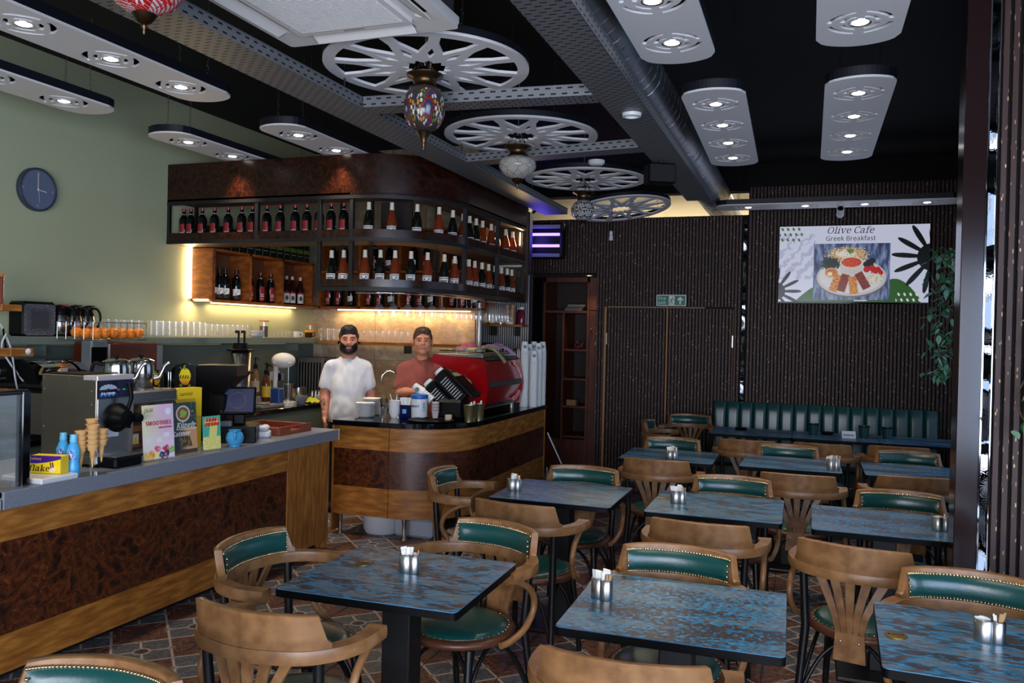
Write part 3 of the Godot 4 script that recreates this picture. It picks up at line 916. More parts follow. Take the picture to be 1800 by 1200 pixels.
func mosaic(key: String, cols: Array, kind: int, grout: Color) -> StandardMaterial3D:
	var m := mat(key, Color.WHITE, 0.15)
	var N := 256
	var img := Image.create_empty(N, N, false, Image.FORMAT_RGB8)
	var rng := RandomNumberGenerator.new(); rng.seed = 5 + kind
	for y in N:
		for x in N:
			var u := float(x) / N; var v := float(y) / N
			var c := grout
			if kind == 0:
				var fu := fmod(u * 5.0, 1.0) - 0.5; var fv := v - 0.5
				var r := sqrt(fu * fu + fv * fv * 1.6); var a := atan2(fv, fu)
				var ringi := int(r * 11.0)
				var seg := int(floor((a / TAU + 0.5 + (0.5 * (ringi % 2)) / 14.0) * 14.0))
				var loc := fmod((a / TAU + 0.5 + (0.5 * (ringi % 2)) / 14.0) * 14.0, 1.0)
				if absf(loc - 0.5) < 0.36 * (1.0 - absf(fmod(r * 11.0, 1.0) - 0.5)) and r < 0.5: c = cols[(ringi * 7 + seg * (1 if ringi > 2 else 0)) % cols.size()]
			elif kind == 1:
				var gu := fmod(u * 9.0, 1.0) - 0.5; var gv := fmod(v * 3.0, 1.0) - 0.5
				var dd := absf(gu) + absf(gv)
				c = cols[0] if fmod(dd * 6.0, 1.0) < 0.72 else grout
				if dd > 0.42 and dd < 0.5: c = grout
				if fmod(u * 64.0, 1.0) < 0.14 or fmod(v * 36.0, 1.0) < 0.14: c = c.lerp(grout, 0.5)
			elif kind == 2:
				var gu := fmod(u * 8.0 + floor(v * 5.0) * 0.5, 1.0) - 0.5; var gv := fmod(v * 5.0, 1.0) - 0.5
				var r := sqrt(gu * gu + gv * gv); var a := atan2(gv, gu)
				if r < 0.09: c = cols[2]
				elif sin(a * 8.0) > 0.1 - r and r < 0.5: c = cols[(int(r * 8) + int(u * 40)) % 2]
			else:
				var gu := fmod(u * 6.0, 1.0) - 0.5; var gv := fmod(v * 2.2, 1.0) - 0.5
				var r := sqrt(gu * gu + gv * gv); var a := atan2(gv, gu)
				var petal := r < 0.2 + 0.14 * cos(a * 6.0)
				var n1 := sin(x * 0.9) * sin(y * 1.1) + sin((x + y) * 0.43)
				if int(u * 6.0) % 2 == 0: c = cols[2] if petal else cols[0]
				else: c = cols[1] if petal else (cols[3] if n1 > -0.3 else cols[0])
				if n1 > 1.1: c = grout
			img.set_pixel(x, y, c)
	m.albedo_texture = ImageTexture.create_from_image(img)
	return m

func tray(called: String, label: String, a: Vector3, b: Vector3, w: float) -> void:
	# perforated steel cable tray, open at the top; runs along x or z
	var dir := (b - a).normalized(); var L := a.distance_to(b)
	var t := thing(called, label, "cable tray", a, atan2(dir.x, dir.z), "")
	var m := mat("tray_steel", Color.WHITE, 0.5, 0.6)
	if m.albedo_texture == null:
		var img := Image.create_empty(128, 128, false, Image.FORMAT_RGB8)
		for y in 128:
			for x in 128:
				var row := int(y / 16.0)
				var hx := fmod(x + (row % 2) * 16, 32.0); var hy := fmod(y, 16.0)
				var hole := hx > 6 and hx < 22 and hy > 5 and hy < 10
				img.set_pixel(x, y, C(22, 22, 24) if hole else C(134, 136, 138))
		m.albedo_texture = ImageTexture.create_from_image(img)
		m.uv1_triplanar = true; m.uv1_scale = V(4.2, 4.2, 4.2)
	obj("tray_base", bx(-w / 2, 0, 0, w / 2, 0.003, L), m, t)
	for s in [-1, 1]:
		obj("side_flange", bx(s * w / 2 - 0.0015, 0, 0, s * w / 2 + 0.0015, 0.055, L), m, t)
		obj("lip", bx(s * w / 2 - 0.008, 0.055, 0, s * w / 2 + 0.008, 0.058, L), M["galvanised"], t)
	var k := 0.6
	while k < L and L > 2 and a.x < -2:
		for q in [-1, 1]: obj("hanger_rod", G().cyl(V(q * w * 0.42, 0.0, k), V(q * w * 0.42, 3.54 - a.y, k), 0.004, 6), mat("chain_metal"), t)
		k += 1.6

func ceiling_things() -> void:
	# cable trays
	tray("cable_tray", "long perforated steel cable tray running past the bar canopy", V(-2.485, 2.88, 1.5), V(-2.485, 2.88, -8.2), 0.245)
	tray("cable_tray", "long perforated steel cable tray beside the round duct", V(-0.965, 2.88, 1.5), V(-0.965, 2.88, -7.6), 0.215)
	tray("cable_tray", "short cable tray crossing behind the nearest ceiling wheel", V(-2.36, 2.881, -4.13), V(-1.075, 2.881, -4.23), 0.15)
	tray("cable_tray", "short cable tray crossing behind the second ceiling wheel", V(-2.36, 2.881, -5.62), V(-1.075, 2.881, -5.46), 0.15)
	# spiral duct
	var d := thing("spiral_duct", "round galvanised spiral air duct running along the ceiling to the back wall", "air duct", V(-1.02, 3.2, 0))
	var dg := G()
	var path := []; 
	for i in 41: path.append(V(0, 0, 2.0 - 13.0 * i / 40.0))
	dg.tube(path, 0.165, 28)
	obj("pipe", dg, M["galvanised"], d)
	var sg := G()
	var hp := []
	for i in 1500:
		var a := TAU * i / 15.0
		hp.append(V(cos(a) * 0.166, sin(a) * 0.166, 2.0 - 13.0 * i / 1500.0))
	sg.tube(hp, 0.0035, 4, false, false)
	obj("spiral_seam", sg, M["galvanised"], d)
	obj("joint_band", G().lathe([P2(0.166, -0.05), P2(0.173, -0.045), P2(0.173, 0.045), P2(0.166, 0.05)], 28, Vector3.ZERO, false), M["galvanised"], d).transform = Transform3D(Basis(Vector3.RIGHT, PI / 2), V(0, 0, -6.9))
	# loudspeaker and sensors
	var sp := thing("loudspeaker", "black box loudspeaker hung below the tray beside the duct", "speaker", V(-1.02, 2.72, -5.85), 0.5)
	obj("cabinet", bx(-0.1, 0, -0.06, 0.1, 0.14, 0.06, 0.01), M["black_plastic"], sp)
	obj("grille", bx(-0.09, 0.01, 0.06, 0.09, 0.13, 0.064, 0.002), mat("speaker_cloth", C(24, 24, 26), 0.9), sp)
	obj("bracket", bx(-0.01, 0.14, -0.02, 0.01, 0.2, 0.02), M["black_metal"], sp)
	tag(obj("smoke_detector", G().lathe([P2(0.0, -0.035), P2(0.045, -0.034), P2(0.06, -0.02), P2(0.062, 0.0), P2(0.0, 0.002)], 22), M["white_plastic"], self, V(-1.52, 2.945, -6.02)), "white round smoke detector under the rim of the second ceiling wheel", "detector")
	tag(obj("round_sensor", G().lathe([P2(0.0, -0.006), P2(0.034, -0.006), P2(0.038, -0.018), P2(0.05, -0.018), P2(0.055, 0.0)], 22), M["white_plastic"], self, V(-0.955, 2.878, -4.55)), "small white ring sensor under the cable tray by the duct", "detector")
	# air conditioner cassette
	cassette()
	# openwork wheels and lanterns below them
	wheel("large openwork star wheel nearest, partly behind the air conditioner", V(-1.885, 3.0, -3.88))
	wheel("openwork star wheel second from the front, above the squat white lantern", V(-1.9, 3.0, -5.4))
	wheel("openwork star wheel third from the front, above the small ball lantern", V(-1.88, 3.0, -7.06))
	wheel("openwork star wheel farthest back, hanging askew by the slatted wall", V(-1.92, 2.99, -8.7), Vector3(deg_to_rad(-4), 0, deg_to_rad(7)))
	lantern("tall egg-shaped mosaic lantern with coloured flowers under the nearest ceiling wheel", V(-1.89, 2.575, -3.87), 0, 0.46)
	lantern("squat white lace-patterned mosaic lantern under the second ceiling wheel", V(-1.92, 2.64, -5.4), 1, 0.4)
	lantern("small ball-shaped mosaic lantern with a dotted pattern under the third ceiling wheel", V(-1.89, 2.59, -7.05), 2, 0.42)
	lantern("red and white mosaic lantern at the top edge, left of the air conditioner", V(-2.2, 2.655, -2.29), 3, 0.6)
	lantern("bronze-bottomed lantern cut off by the top edge beside the red one", V(-1.98, 2.79, -2.2), 1, 0.6)
	# rosette light panels
	light_panel("long light panel at the top left, nearest the camera", 4, V(-3.385, 3.0, -3.055), 0.0)
	light_panel("light panel close to the green wall at the left edge", 4, V(-4.305, 3.0, -3.1), 0.0)
	light_panel("light panel over the wall clock side of the bar canopy", 4, V(-4.37, 3.012, -5.75), 0.0, 2.2)
	light_panel("light panel over the middle of the bar canopy", 4, V(-3.43, 3.012, -5.77), 0.0, 2.2)
	light_panel("light panel of four lamps right of the spiral duct", 4, V(-0.56, 3.0, -5.68), 0.02)
	light_panel("light panel of four lamps farthest right, in line with the screen", 4, V(0.217, 3.0, -5.66), 0.0)
	light_panel("light panel cut by the top edge beside the spiral duct", 4, V(-0.63, 3.0, -3.1), 0.0)
	light_panel("light panel cut by the top edge at the right", 4, V(0.168, 3.0, -3.07), 0.0)
	light_panel("light panel lying crosswise above the wall screen, with the camera on it", 4, V(0.2, 3.0, -8.89), PI / 2, 0.25, 0.553)
	# security camera on the crosswise panel
	var sc := thing("security_camera", "white security camera hanging from the crosswise light panel above the screen", "camera", V(0.25, 2.984, -8.75))
	obj("mount", G().lathe([P2(0.035, 0), P2(0.03, -0.02), P2(0.012, -0.026), P2(0.011, -0.05), P2(0.0, -0.052)], 18), M["white_plastic"], sc)
	var cg := G(); cg.xf = Transform3D(Basis(Vector3.RIGHT, deg_to_rad(62)), V(0, -0.075, 0.0))
	cg.lathe([P2(0.0, -0.06), P2(0.03, -0.058), P2(0.036, -0.045), P2(0.036, 0.055), P2(0.032, 0.06)], 20, Vector3.ZERO, true)
	obj("body", cg, M["white_plastic"], sc)
	var lg := G(); lg.xf = cg.xf
	lg.lathe([P2(0.028, 0.0605), P2(0.026, 0.064), P2(0.0, 0.066)], 18, Vector3.ZERO, false)
	obj("lens", lg, M["black_gloss"], sc)
	# insect killer with two violet tubes
	var ik := thing("insect_killer", "black wall insect killer with two violet fluorescent tubes, left above the recess", "insect trap", V(-2.93, 2.72, -9.1), 0.12)
	obj("housing", bx(-0.27, -0.2, -0.1, 0.27, 0.2, 0.0, 0.015), M["black_plastic"], ik)
	obj("frame_bar", bx(-0.2, 0.14, 0.0, 0.23, 0.18, 0.05, 0.004), mat("uv_frame", C(110, 112, 120), 0.5), ik)
	obj("frame_bar", bx(-0.2, -0.19, 0.0, 0.23, -0.15, 0.05, 0.004), mat("uv_frame"), ik)
	obj("side_cap", bx(0.23, -0.2, -0.1, 0.27, 0.2, 0.06, 0.01), M["black_plastic"], ik)
	obj("side_cap", bx(-0.27, -0.2, -0.1, -0.235, 0.2, 0.06, 0.01), M["black_plastic"], ik)
	for y in [0.07, -0.06]: obj("uv_tube_light", G().cyl(V(-0.19, y, 0.03), V(0.22, y, 0.03), 0.016, 12), glow("uv_glow", C(120, 96, 255), 5.0), ik)
	obj("hanger", G().tube(curve3([V(-0.2, 0.2, -0.05), V(-0.1, 0.34, -0.05), V(0.1, 0.4, 0.1), V(0.2, 0.38, 0.3)], 6), 0.014, 8), M["black_plastic"], ik)
	var uv := OmniLight3D.new(); uv.name = "uv_light"; add_child(uv); uv.position = V(-2.93, 2.72, -9.0); uv.light_color = C(110, 90, 255); uv.light_energy = 0.12; uv.omni_attenuation = 2.0; uv.omni_range = 20.0; uv.shadow_enabled = true; uv.light_size = 0.1
	# hanging pull switch
	var ps := thing("pull_switch", "small white pull switch hanging on a chain in front of the slatted wall", "pull switch", V(-2.02, 2.66, -8.7))
	obj("grip", G().lathe([P2(0.0, 0), P2(0.022, 0.004), P2(0.02, 0.05), P2(0.012, 0.06), P2(0.018, 0.07), P2(0.016, 0.1), P2(0.0, 0.11)], 14), M["white_plastic"], ps)
	var pc := G(); chain(pc, V(0, 0.11, 0), V(0.01, 0.34, 0)); obj("chain", pc, mat("chain_metal"), ps)
	# fluorescent battens in the room beyond the gap
	for k in 2:
		var f := thing("fluorescent_batten", ["bright fluorescent batten in the room beyond the gap, left of the duct", "bright fluorescent batten in the room beyond the gap, right of the duct"][k], "light", V([-2.3, -0.6][k], 3.62, -10.6))
		obj("housing", bx(-0.75, 0.03, -0.06, 0.75, 0.09, 0.06, 0.01), M["white_paint"], f)
		obj("tube_light", G().cyl(V(-0.72, 0, 0), V(0.72, 0, 0), 0.03, 12), glow("tube_glow", C(255, 250, 238), 9.0), f)
		obj("hanger", G().cyl(V(0, 0.09, 0), V(0, 0.58, 0), 0.006, 6), M["white_paint"], f)
		var al := AreaLight3D.new(); al.name = "batten_light"; add_child(al, true)
		al.area_size = Vector2(1.4, 0.08); al.light_energy = 5.0; al.light_color = C(255, 244, 222); al.area_range = 20.0; al.shadow_enabled = true
		al.look_at_from_position(V([-2.3, -0.6][k], 3.57, -10.6), V([-2.3, -0.6][k], 0, -10.6), Vector3.BACK)

func cassette() -> void:
	var t := thing("air_conditioner", "white square ceiling air conditioner cassette at the top edge", "air conditioner", V(-1.91, 2.98, -2.93))
	var wp := mat("ac_white", C(234, 229, 222), 0.4)
	var s := 0.43
	# stepped frame: outer rim, four outlets with louvres, grille in the middle
	var f := G()
	f.xf = flatxf(Vector3.ZERO)
	var o := rrect(2 * s, 2 * s, 0.02)
	var holes := []
	for k in 4:
		var a := PI / 2 * k
		var h := PackedVector2Array()
		for q in rrect(0.52, 0.07, 0.03): h.append((q + P2(0, 0.345)).rotated(a))
		holes.append(h)
	var cells := []
	for k in 8:
		var a := PI / 4 * k
		var wdg := PackedVector2Array([Vector2.ZERO, P2(1, 0).rotated(a), P2(1.4, 0).rotated(a + PI / 8), P2(1, 0).rotated(a + PI / 4)])
		for A in Geometry2D.intersect_polygons(wdg, o): cells.append(A)
	f.plate(cells, holes, 0.0, 0.02, [o])
	obj("frame", f, wp, t)
	obj("body", bx(-0.41, 0.045, -0.41, 0.41, 0.3, 0.41), mat("ac_dark", C(60, 60, 62), 0.6), t)
	var side := G()
	for q in [[-s, -s, s, -s + 0.004], [-s, s - 0.004, s, s], [-s, -s, -s + 0.004, s], [s - 0.004, -s, s, s]]: side.append_boxes([[q[0], 0.02, q[1], q[2], 0.05, q[3]]])
	obj("rim", side, wp, t)
	for k in 4:
		var g := G()
		g.xf = Transform3D(Basis(Vector3.UP, PI / 2 * k), Vector3.ZERO) * Transform3D(Basis(Vector3.RIGHT, deg_to_rad(22)), V(0, -0.006, 0.352))
		g.box(Vector3.ZERO, V(0.5, 0.006, 0.062), 0.003)
		obj("louvre", g, wp, t)
	var gr := G()
	gr.xf = flatxf(Vector3.ZERO)
	gr.prism(rrect(0.56, 0.56, 0.012), -0.016, 0.0)
	obj("grille_frame", gr, wp, t)
	var sl := G()
	for i in 40: sl.box(V(0, -0.0175, -0.24 + i * 0.0123), V(0.5, 0.004, 0.006))
	obj("grille_slats", sl, mat("ac_slat", C(220, 217, 212), 0.5), t)
	obj("display", bx(-0.05, -0.0165, -0.272, 0.05, -0.0155, -0.262), mat("ac_mark", C(150, 140, 134), 0.5), t)
func counter() -> void:
	# ---- left service counter
	var oak: StandardMaterial3D = M["oak"]; var oakv: StandardMaterial3D = M["oak_upright"]
	var t := thing("service_counter", "long left service counter with oak rails and burl panels in front", "counter", V(-3.4, 0, 0))
	obj("carcass", bx(-0.75, 0.1, -5.44, -0.025, 0.82, 2.0), mat("carcass", C(58, 36, 20), 0.7), t)
	obj("end_panel", bx(-0.75, 0.0, -5.462, -0.01, 0.82, -5.44, 0.002), oakv, t)
	obj("kick_plate", bx(-0.12, 0.0, -5.44, -0.10, 0.1, 2.0), mat("kick", C(12, 12, 14), 0.6), t)
	obj("end_stile", bx(-0.025, 0.06, -5.46, 0.0, 0.82, -4.93, 0.002), oakv, t)
	for q in [[-4.93, -2.6], [-2.595, 2.0]]:
		obj("upper_rail", bx(-0.025, 0.66, q[0], 0.0, 0.82, q[1], 0.002), oak, t)
		obj("lower_rail", bx(-0.025, 0.06, q[0], 0.0, 0.235, q[1], 0.002), oak, t)
		obj("burl_panel", bx(-0.025, 0.235, q[0], -0.008, 0.66, q[1]), M["burl"], t)
	var gr := mat("speckled_grey", Color.WHITE, 0.3)
	tri_tex(gr, noise_tex(0.4, [[0.0, C(64, 68, 80)], [0.4, C(112, 117, 126)], [0.6, C(126, 131, 139)], [0.8, C(150, 154, 164)], [1.0, C(180, 184, 190)]], 256, 0, 2), V(2.2, 2.2, 2.2))
	var top := G()
	top.box(V(-3.735, 0.885, -4.085), V(0.79, 0.03, 2.77), 0.003)
	top.box(V(-3.35, 0.86, -4.085), V(0.04, 0.08, 2.77), 0.003)
	tag(obj("worktop", top, gr, self), "speckled grey worktop with a thick front edge on the left service counter", "worktop")
	tag(obj("worktop_edging", bx(-3.34, 0.82, -5.482, -3.328, 0.9, -5.471), mat("edging", C(200, 180, 140), 0.6), self), "pale raw edging strip at the far end of the grey worktop", "edging")
	var wt := G()
	wt.box(V(-3.72, 0.844, -0.4), V(0.79, 0.044, 4.57), 0.004)
	tag(obj("marble_top", wt, mat("marble", C(196, 198, 202), 0.25), self), "pale marble slab under the glass display case at the left edge", "worktop")

func path_bar(off: float) -> Array:
	# outline of the bar front seen from above: front face, rounded corner, long side; off moves it outwards
	var pts := []
	var cx := -3.1; var cz := -6.39; var r := 0.54 + off
	pts.append(P2(-3.6, cz + r)); pts.append(P2(cx, cz + r))
	for i in range(1, 13):
		var a := PI / 2 * i / 12
		pts.append(P2(cx + sin(a) * r, cz + cos(a) * r))
	pts.append(P2(cx + r, -8.2))
	return pts

func band(pts: Array, y0: float, y1: float, thick: float) -> Geo:
	# upright band that follows a plan outline; the outline is its outer face
	var rings := []
	var m := pts.size()
	for i in m:
		var d: Vector2 = (pts[mini(i + 1, m - 1)] - pts[maxi(i - 1, 0)]).normalized()
		var nn := P2(d.y, -d.x)
		var q: Vector2 = pts[i]
		var k: Vector2 = q + nn * thick
		rings.append(PackedVector3Array([V(q.x, y0, q.y), V(q.x, y1, q.y), V(k.x, y1, k.y), V(k.x, y0, k.y)]))
	return G().loft(rings, false, true, true, 0.6)

func slab(pts: Array, inner: Array, y0: float, y1: float) -> Geo:
	var poly := PackedVector2Array()
	for q in pts: poly.append(P2(q.x, -q.y))
	var back := inner.duplicate(); back.reverse()
	for q in back: poly.append(P2(q.x, -q.y))
	var g := G(); g.xf = flatxf(Vector3.ZERO)
	g.prism(poly, y0, y1)
	return g

func split(pts: Array, i0: int, i1: int) -> Array:
	return pts.slice(i0, i1 + 1)

func bar() -> void:
	var t := thing("bar_counter", "curved bar counter with oak bands and a dark burl front, where the two men stand", "bar counter", Vector3.ZERO)
	var o := path_bar(0.0)
	var segs := [[0, 1], [1, 13], [13, 14]]
	for s in segs:
		var q := split(o, s[0], s[1])
		# leave hairline joints between the pieces
		obj("upper_band", band(q, 0.70, 0.882, 0.02), M["oak"], t)
		obj("burl_front", band(q, 0.40, 0.70, 0.016), M["burl"], t)
		obj("lower_band", band(q, 0.17, 0.40, 0.02), M["oak"], t)
	obj("joint_strip", bx(-3.104, 0.17, -5.852, -3.1, 0.882, -5.848), mat("joint", C(40, 24, 12), 0.7), t)
	obj("end_post", bx(-3.62, 0.03, -5.95, -3.6, 0.885, -5.85, 0.002), M["oak_upright"], t)
	obj("end_panel", bx(-3.2, 0.17, -8.22, -2.555, 0.885, -8.2, 0.002), M["oak_upright"], t)
	var inner := [P2(-3.6, -6.42), P2(-3.16, -6.42), P2(-3.16, -8.2)]
	obj("inside_carcass", slab(path_bar(-0.03), inner, 0.17, 0.88), mat("carcass"), t)
	for q in [[-3.56, -5.9], [-2.98, -5.9], [-2.6, -6.6], [-2.6, -7.4], [-2.6, -8.1]]:
		obj("leg", G().lathe([P2(0.026, 0.0), P2(0.026, 0.01), P2(0.016, 0.02), P2(0.018, 0.12), P2(0.024, 0.17)], 14, V(q[0], 0, q[1])), M["steel_dark"], t)
	var stone := mat("black_stone", C(10, 10, 13), 0.07)
	tag(obj("bar_top", slab(path_bar(0.03), [P2(-3.63, -6.45), P2(-3.2, -6.45), P2(-3.2, -8.2)], 0.885, 0.927), stone, self), "polished black stone top of the curved bar", "worktop")
	tag(obj("white_bucket", G().lathe([P2(0.0, 0.0), P2(0.14, 0.0), P2(0.155, 0.03), P2(0.16, 0.16), P2(0.15, 0.165)], 24), mat("bucket_white", C(196, 200, 206), 0.5), self, V(-3.28, 0, -6.1)), "round white tub under the bar, behind the front legs", "bucket")
	tag(obj("plastic_crate", bx(-0.17, 0, -0.12, 0.17, 0.15, 0.12, 0.02), mat("crate_white", C(170, 176, 186), 0.4), self, V(-2.96, 0, -6.12)), "pale plastic box under the bar, right of the round tub", "box")

func path_canopy(off: float) -> Array:
	var pts := []
	var cx := -3.35; var cz := -6.30; var r := 0.70 + off
	pts.append(P2(-5.1, cz + r)); pts.append(P2(cx, cz + r))
	for i in range(1, 15):
		var a := PI / 2 * i / 14
		pts.append(P2(cx + sin(a) * r, cz + cos(a) * r))
	pts.append(P2(cx + r, -7.76))
	return pts

func canopy() -> void:
	var t := thing("bar_canopy", "overhead bar canopy with a dark burl fascia, black frame and two bottle shelves", "canopy", Vector3.ZERO)
	var o := path_canopy(0.0)
	var low := [P2(-3.62, -5.6)] + o.slice(1)
	var fr: StandardMaterial3D = M["black_frame"]
	var db: StandardMaterial3D = M["dkburl"] if M.has("dkburl") else M["burl_dark"]
	for s in [[0, 1], [1, 15], [15, 16]]: obj("fascia", band(split(o, s[0], s[1]), 2.685, 3.0, 0.02), db, t)
	var ci := path_canopy(-0.34)
	obj("roof_board", slab(o, ci, 2.69, 2.705), mat("roof_board", C(60, 40, 28), 0.6), t)
	obj("upper_shelf", slab(o, ci, 2.338, 2.357), mat("shelf_wood", C(70, 44, 28), 0.45), t)
	obj("lower_shelf", slab(low, path_canopy(-0.34).slice(1), 1.966, 1.986), mat("shelf_wood"), t)
	for s in [[0, 1], [1, 15], [15, 16]]: obj("shelf_front", band(split(o, s[0], s[1]), 2.362, 2.425, 0.014), db, t)
	for s in [[0, 1], [1, 15], [15, 16]]: obj("shelf_front", band(split(low, s[0], s[1]), 1.982, 2.042, 0.014), db, t)
	obj("frame_rail", band(path_canopy(0.004), 2.66, 2.685, 0.03), fr, t)
	obj("frame_rail", band(path_canopy(0.004), 2.335, 2.362, 0.03), fr, t)
	obj("frame_rail", band([P2(-3.64, -5.596)] + path_canopy(0.004).slice(1), 1.952, 1.982, 0.03), fr, t)
	for q in [[-5.095, -5.615, 2.34], [-4.207, -5.615, 2.34], [-3.625, -5.615, 1.96], [-3.337, -5.615, 1.96], [-2.665, -6.25, 1.96], [-2.665, -7.0, 1.96], [-2.665, -7.745, 1.96]]:
		obj("frame_post", bx(q[0] - 0.016, q[2], q[1] - 0.016, q[0] + 0.016, 2.68 if q[2] < 2 or true else 2.3, q[1] + 0.016, 0.002), fr, t)
	for q in [[-5.08, -5.93], [-4.2, -5.93], [-3.62, -5.93], [-3.34, -5.93], [-2.99, -6.4], [-2.99, -7.0], [-2.99, -7.745]]:
		obj("frame_post", bx(q[0] - 0.012, 1.96 if q[0] > -3.7 else 2.34, q[1] - 0.012, q[0] + 0.012, 2.69, q[1] + 0.012), fr, t)
	obj("back_panel", bx(-3.3, 2.375, -6.02, -3.02, 2.69, -6.0), mat("back_panel", C(26, 16, 12), 0.7), t)
	obj("end_mirror_frame", bx(-2.94, 2.0, -7.80, -2.68, 2.33, -7.785), mat("mirror_frame", C(190, 186, 180), 0.4), t)
	obj("end_mirror", bx(-2.92, 2.02, -7.785, -2.70, 2.31, -7.782), mat("mirror_dim", C(120, 112, 96), 0.1, 0.8), t)
	obj("end_board", bx(-2.98, 1.96, -7.82, -2.652, 3.0, -7.80), mat("shelf_wood"), t)
	# ----- warm strips
	led("led_strip", "warm vertical light strip at the near end of the wine cubbies", V(-5.09, 1.895, -5.885), V(-5.09, 2.36, -5.885), 0.009, 0.4)
	led("led_strip", "warm horizontal light strip under the near wine cubby", V(-5.06, 1.885, -5.885), V(-4.9, 1.885, -5.885), 0.005, 0.2)
	led("led_strip", "warm light strip hidden under the wall cubbies above the stone tiles", V(-4.75, 1.862, -7.74), V(-3.22, 1.862, -7.74), 0.006, 0.62)
	led("led_strip", "warm light strip under the left wall wine cubbies", V(-5.05, 1.866, -6.1), V(-5.05, 1.866, -7.4), 0.005, 0.4)
	led("led_strip", "short light strip at the far end of the upper bottle shelf", V(-2.72, 2.52, -7.77), V(-2.72, 2.65, -7.77), 0.006, 0.12)
	# hanging rails for stemware
	bottles()
	stemware()

func led(called: String, label: String, a: Vector3, b: Vector3, r: float, energy: float) -> void:
	tag(obj(called, G().cyl(a, b, r, 8), glow("led_warm", C(255, 226, 170), 5.5), self), label, "light strip")
	var l := AreaLight3D.new(); l.name = "strip_light"; add_child(l, true)
	var d := (b - a).normalized()
	var up := absf(d.y) > 0.5
	l.area_size = Vector2(maxf(a.distance_to(b), 0.02), 0.03)
	l.light_color = C(255, 216, 158); l.light_energy = energy; l.area_range = 12.0; l.area_attenuation = 2.0; l.shadow_enabled = true
	var out := V(0.25, 0, 1).normalized() if up else Vector3.DOWN
	l.transform = Transform3D(Basis(d, (-out).cross(d), -out), (a + b) / 2 + out * (r + 0.004))

func label_tex(kind: int) -> ImageTexture:
	var N := 96
	var img := Image.create_empty(N, N, false, Image.FORMAT_RGB8)
	for y in N:
		for x in N:
			var u := (x + 0.5) / N; var v := (y + 0.5) / N
			var c := C(228, 224, 216)
			if kind == 0:      # panda portrait
				if v > 0.07 and v < 0.17 and fmod(u * 9.0, 1.0) > 0.25 and u > 0.12 and u < 0.88: c = C(30, 28, 28)
				var d := P2(u - 0.5, (v - 0.52) * 1.05).length()
				for s in [-1, 1]:
					if P2(u - 0.5 + s * 0.19, v - 0.34).length() < 0.075: c = C(24, 22, 22)
				if d < 0.22: c = C(240, 238, 234)
				for s in [-1, 1]:
					if P2((u - 0.5 + s * 0.09), (v - 0.49) * 0.8).length() < 0.055: c = C(24, 22, 22)
				if P2(u - 0.5, (v - 0.6) * 1.4).length() < 0.04: c = C(24, 22, 22)
				if v > 0.74 and absf(u - 0.5) < 0.1 + (v - 0.74) * 1.3: c = C(70, 70, 74)
			elif kind == 1:    # grey house sketch
				if v > 0.07 and v < 0.17 and fmod(u * 9.0, 1.0) > 0.25 and u > 0.12 and u < 0.88: c = C(30, 28, 28)
				if absf(u - 0.5) < 0.26 and v > 0.42 and v < 0.92: c = C(92, 96, 104) if fmod(u * 14, 1.0) > 0.4 and fmod(v * 12, 1.0) > 0.35 else C(140, 142, 146)
				if v > 0.3 and v < 0.42 and absf(u - 0.5) < 0.3: c = C(110, 108, 108)
			elif kind == 2:    # red upright band with pale lettering
				c = C(146, 16, 20)
				if v > 0.15 and v < 0.36 and absf(u - 0.5) < 0.16 and fmod(v * 16, 1.0) > 0.4: c = C(120, 14, 18)
				if v > 0.5 and v < 0.74 and fmod(u * 5.0, 1.0) > 0.3 and fmod(v * 7.0, 1.0) > 0.35: c = C(222, 190, 180)
				if v > 0.84 and fmod(u * 7, 1.0) > 0.4 and v < 0.9: c = C(220, 190, 180)
			elif kind == 3:    # cream label with a script stroke
				if absf(u - 0.5 - 0.12 * sin(v * 9.0)) < 0.035 and v > 0.12 and v < 0.6: c = C(70, 64, 60)
				if v > 0.72 - 0.2 * u: c = C(24, 22, 24)
			elif kind == 4:    # syrup label with round emblem
				var d := P2(u - 0.5, v - 0.55).length()
				if d < 0.24: c = C(150, 110, 70)
				if d < 0.14: c = C(60, 30, 26)
				if v < 0.14: c = C(160, 30, 30)
			img.set_pixel(x, y, c)
	return ImageTexture.create_from_image(img)

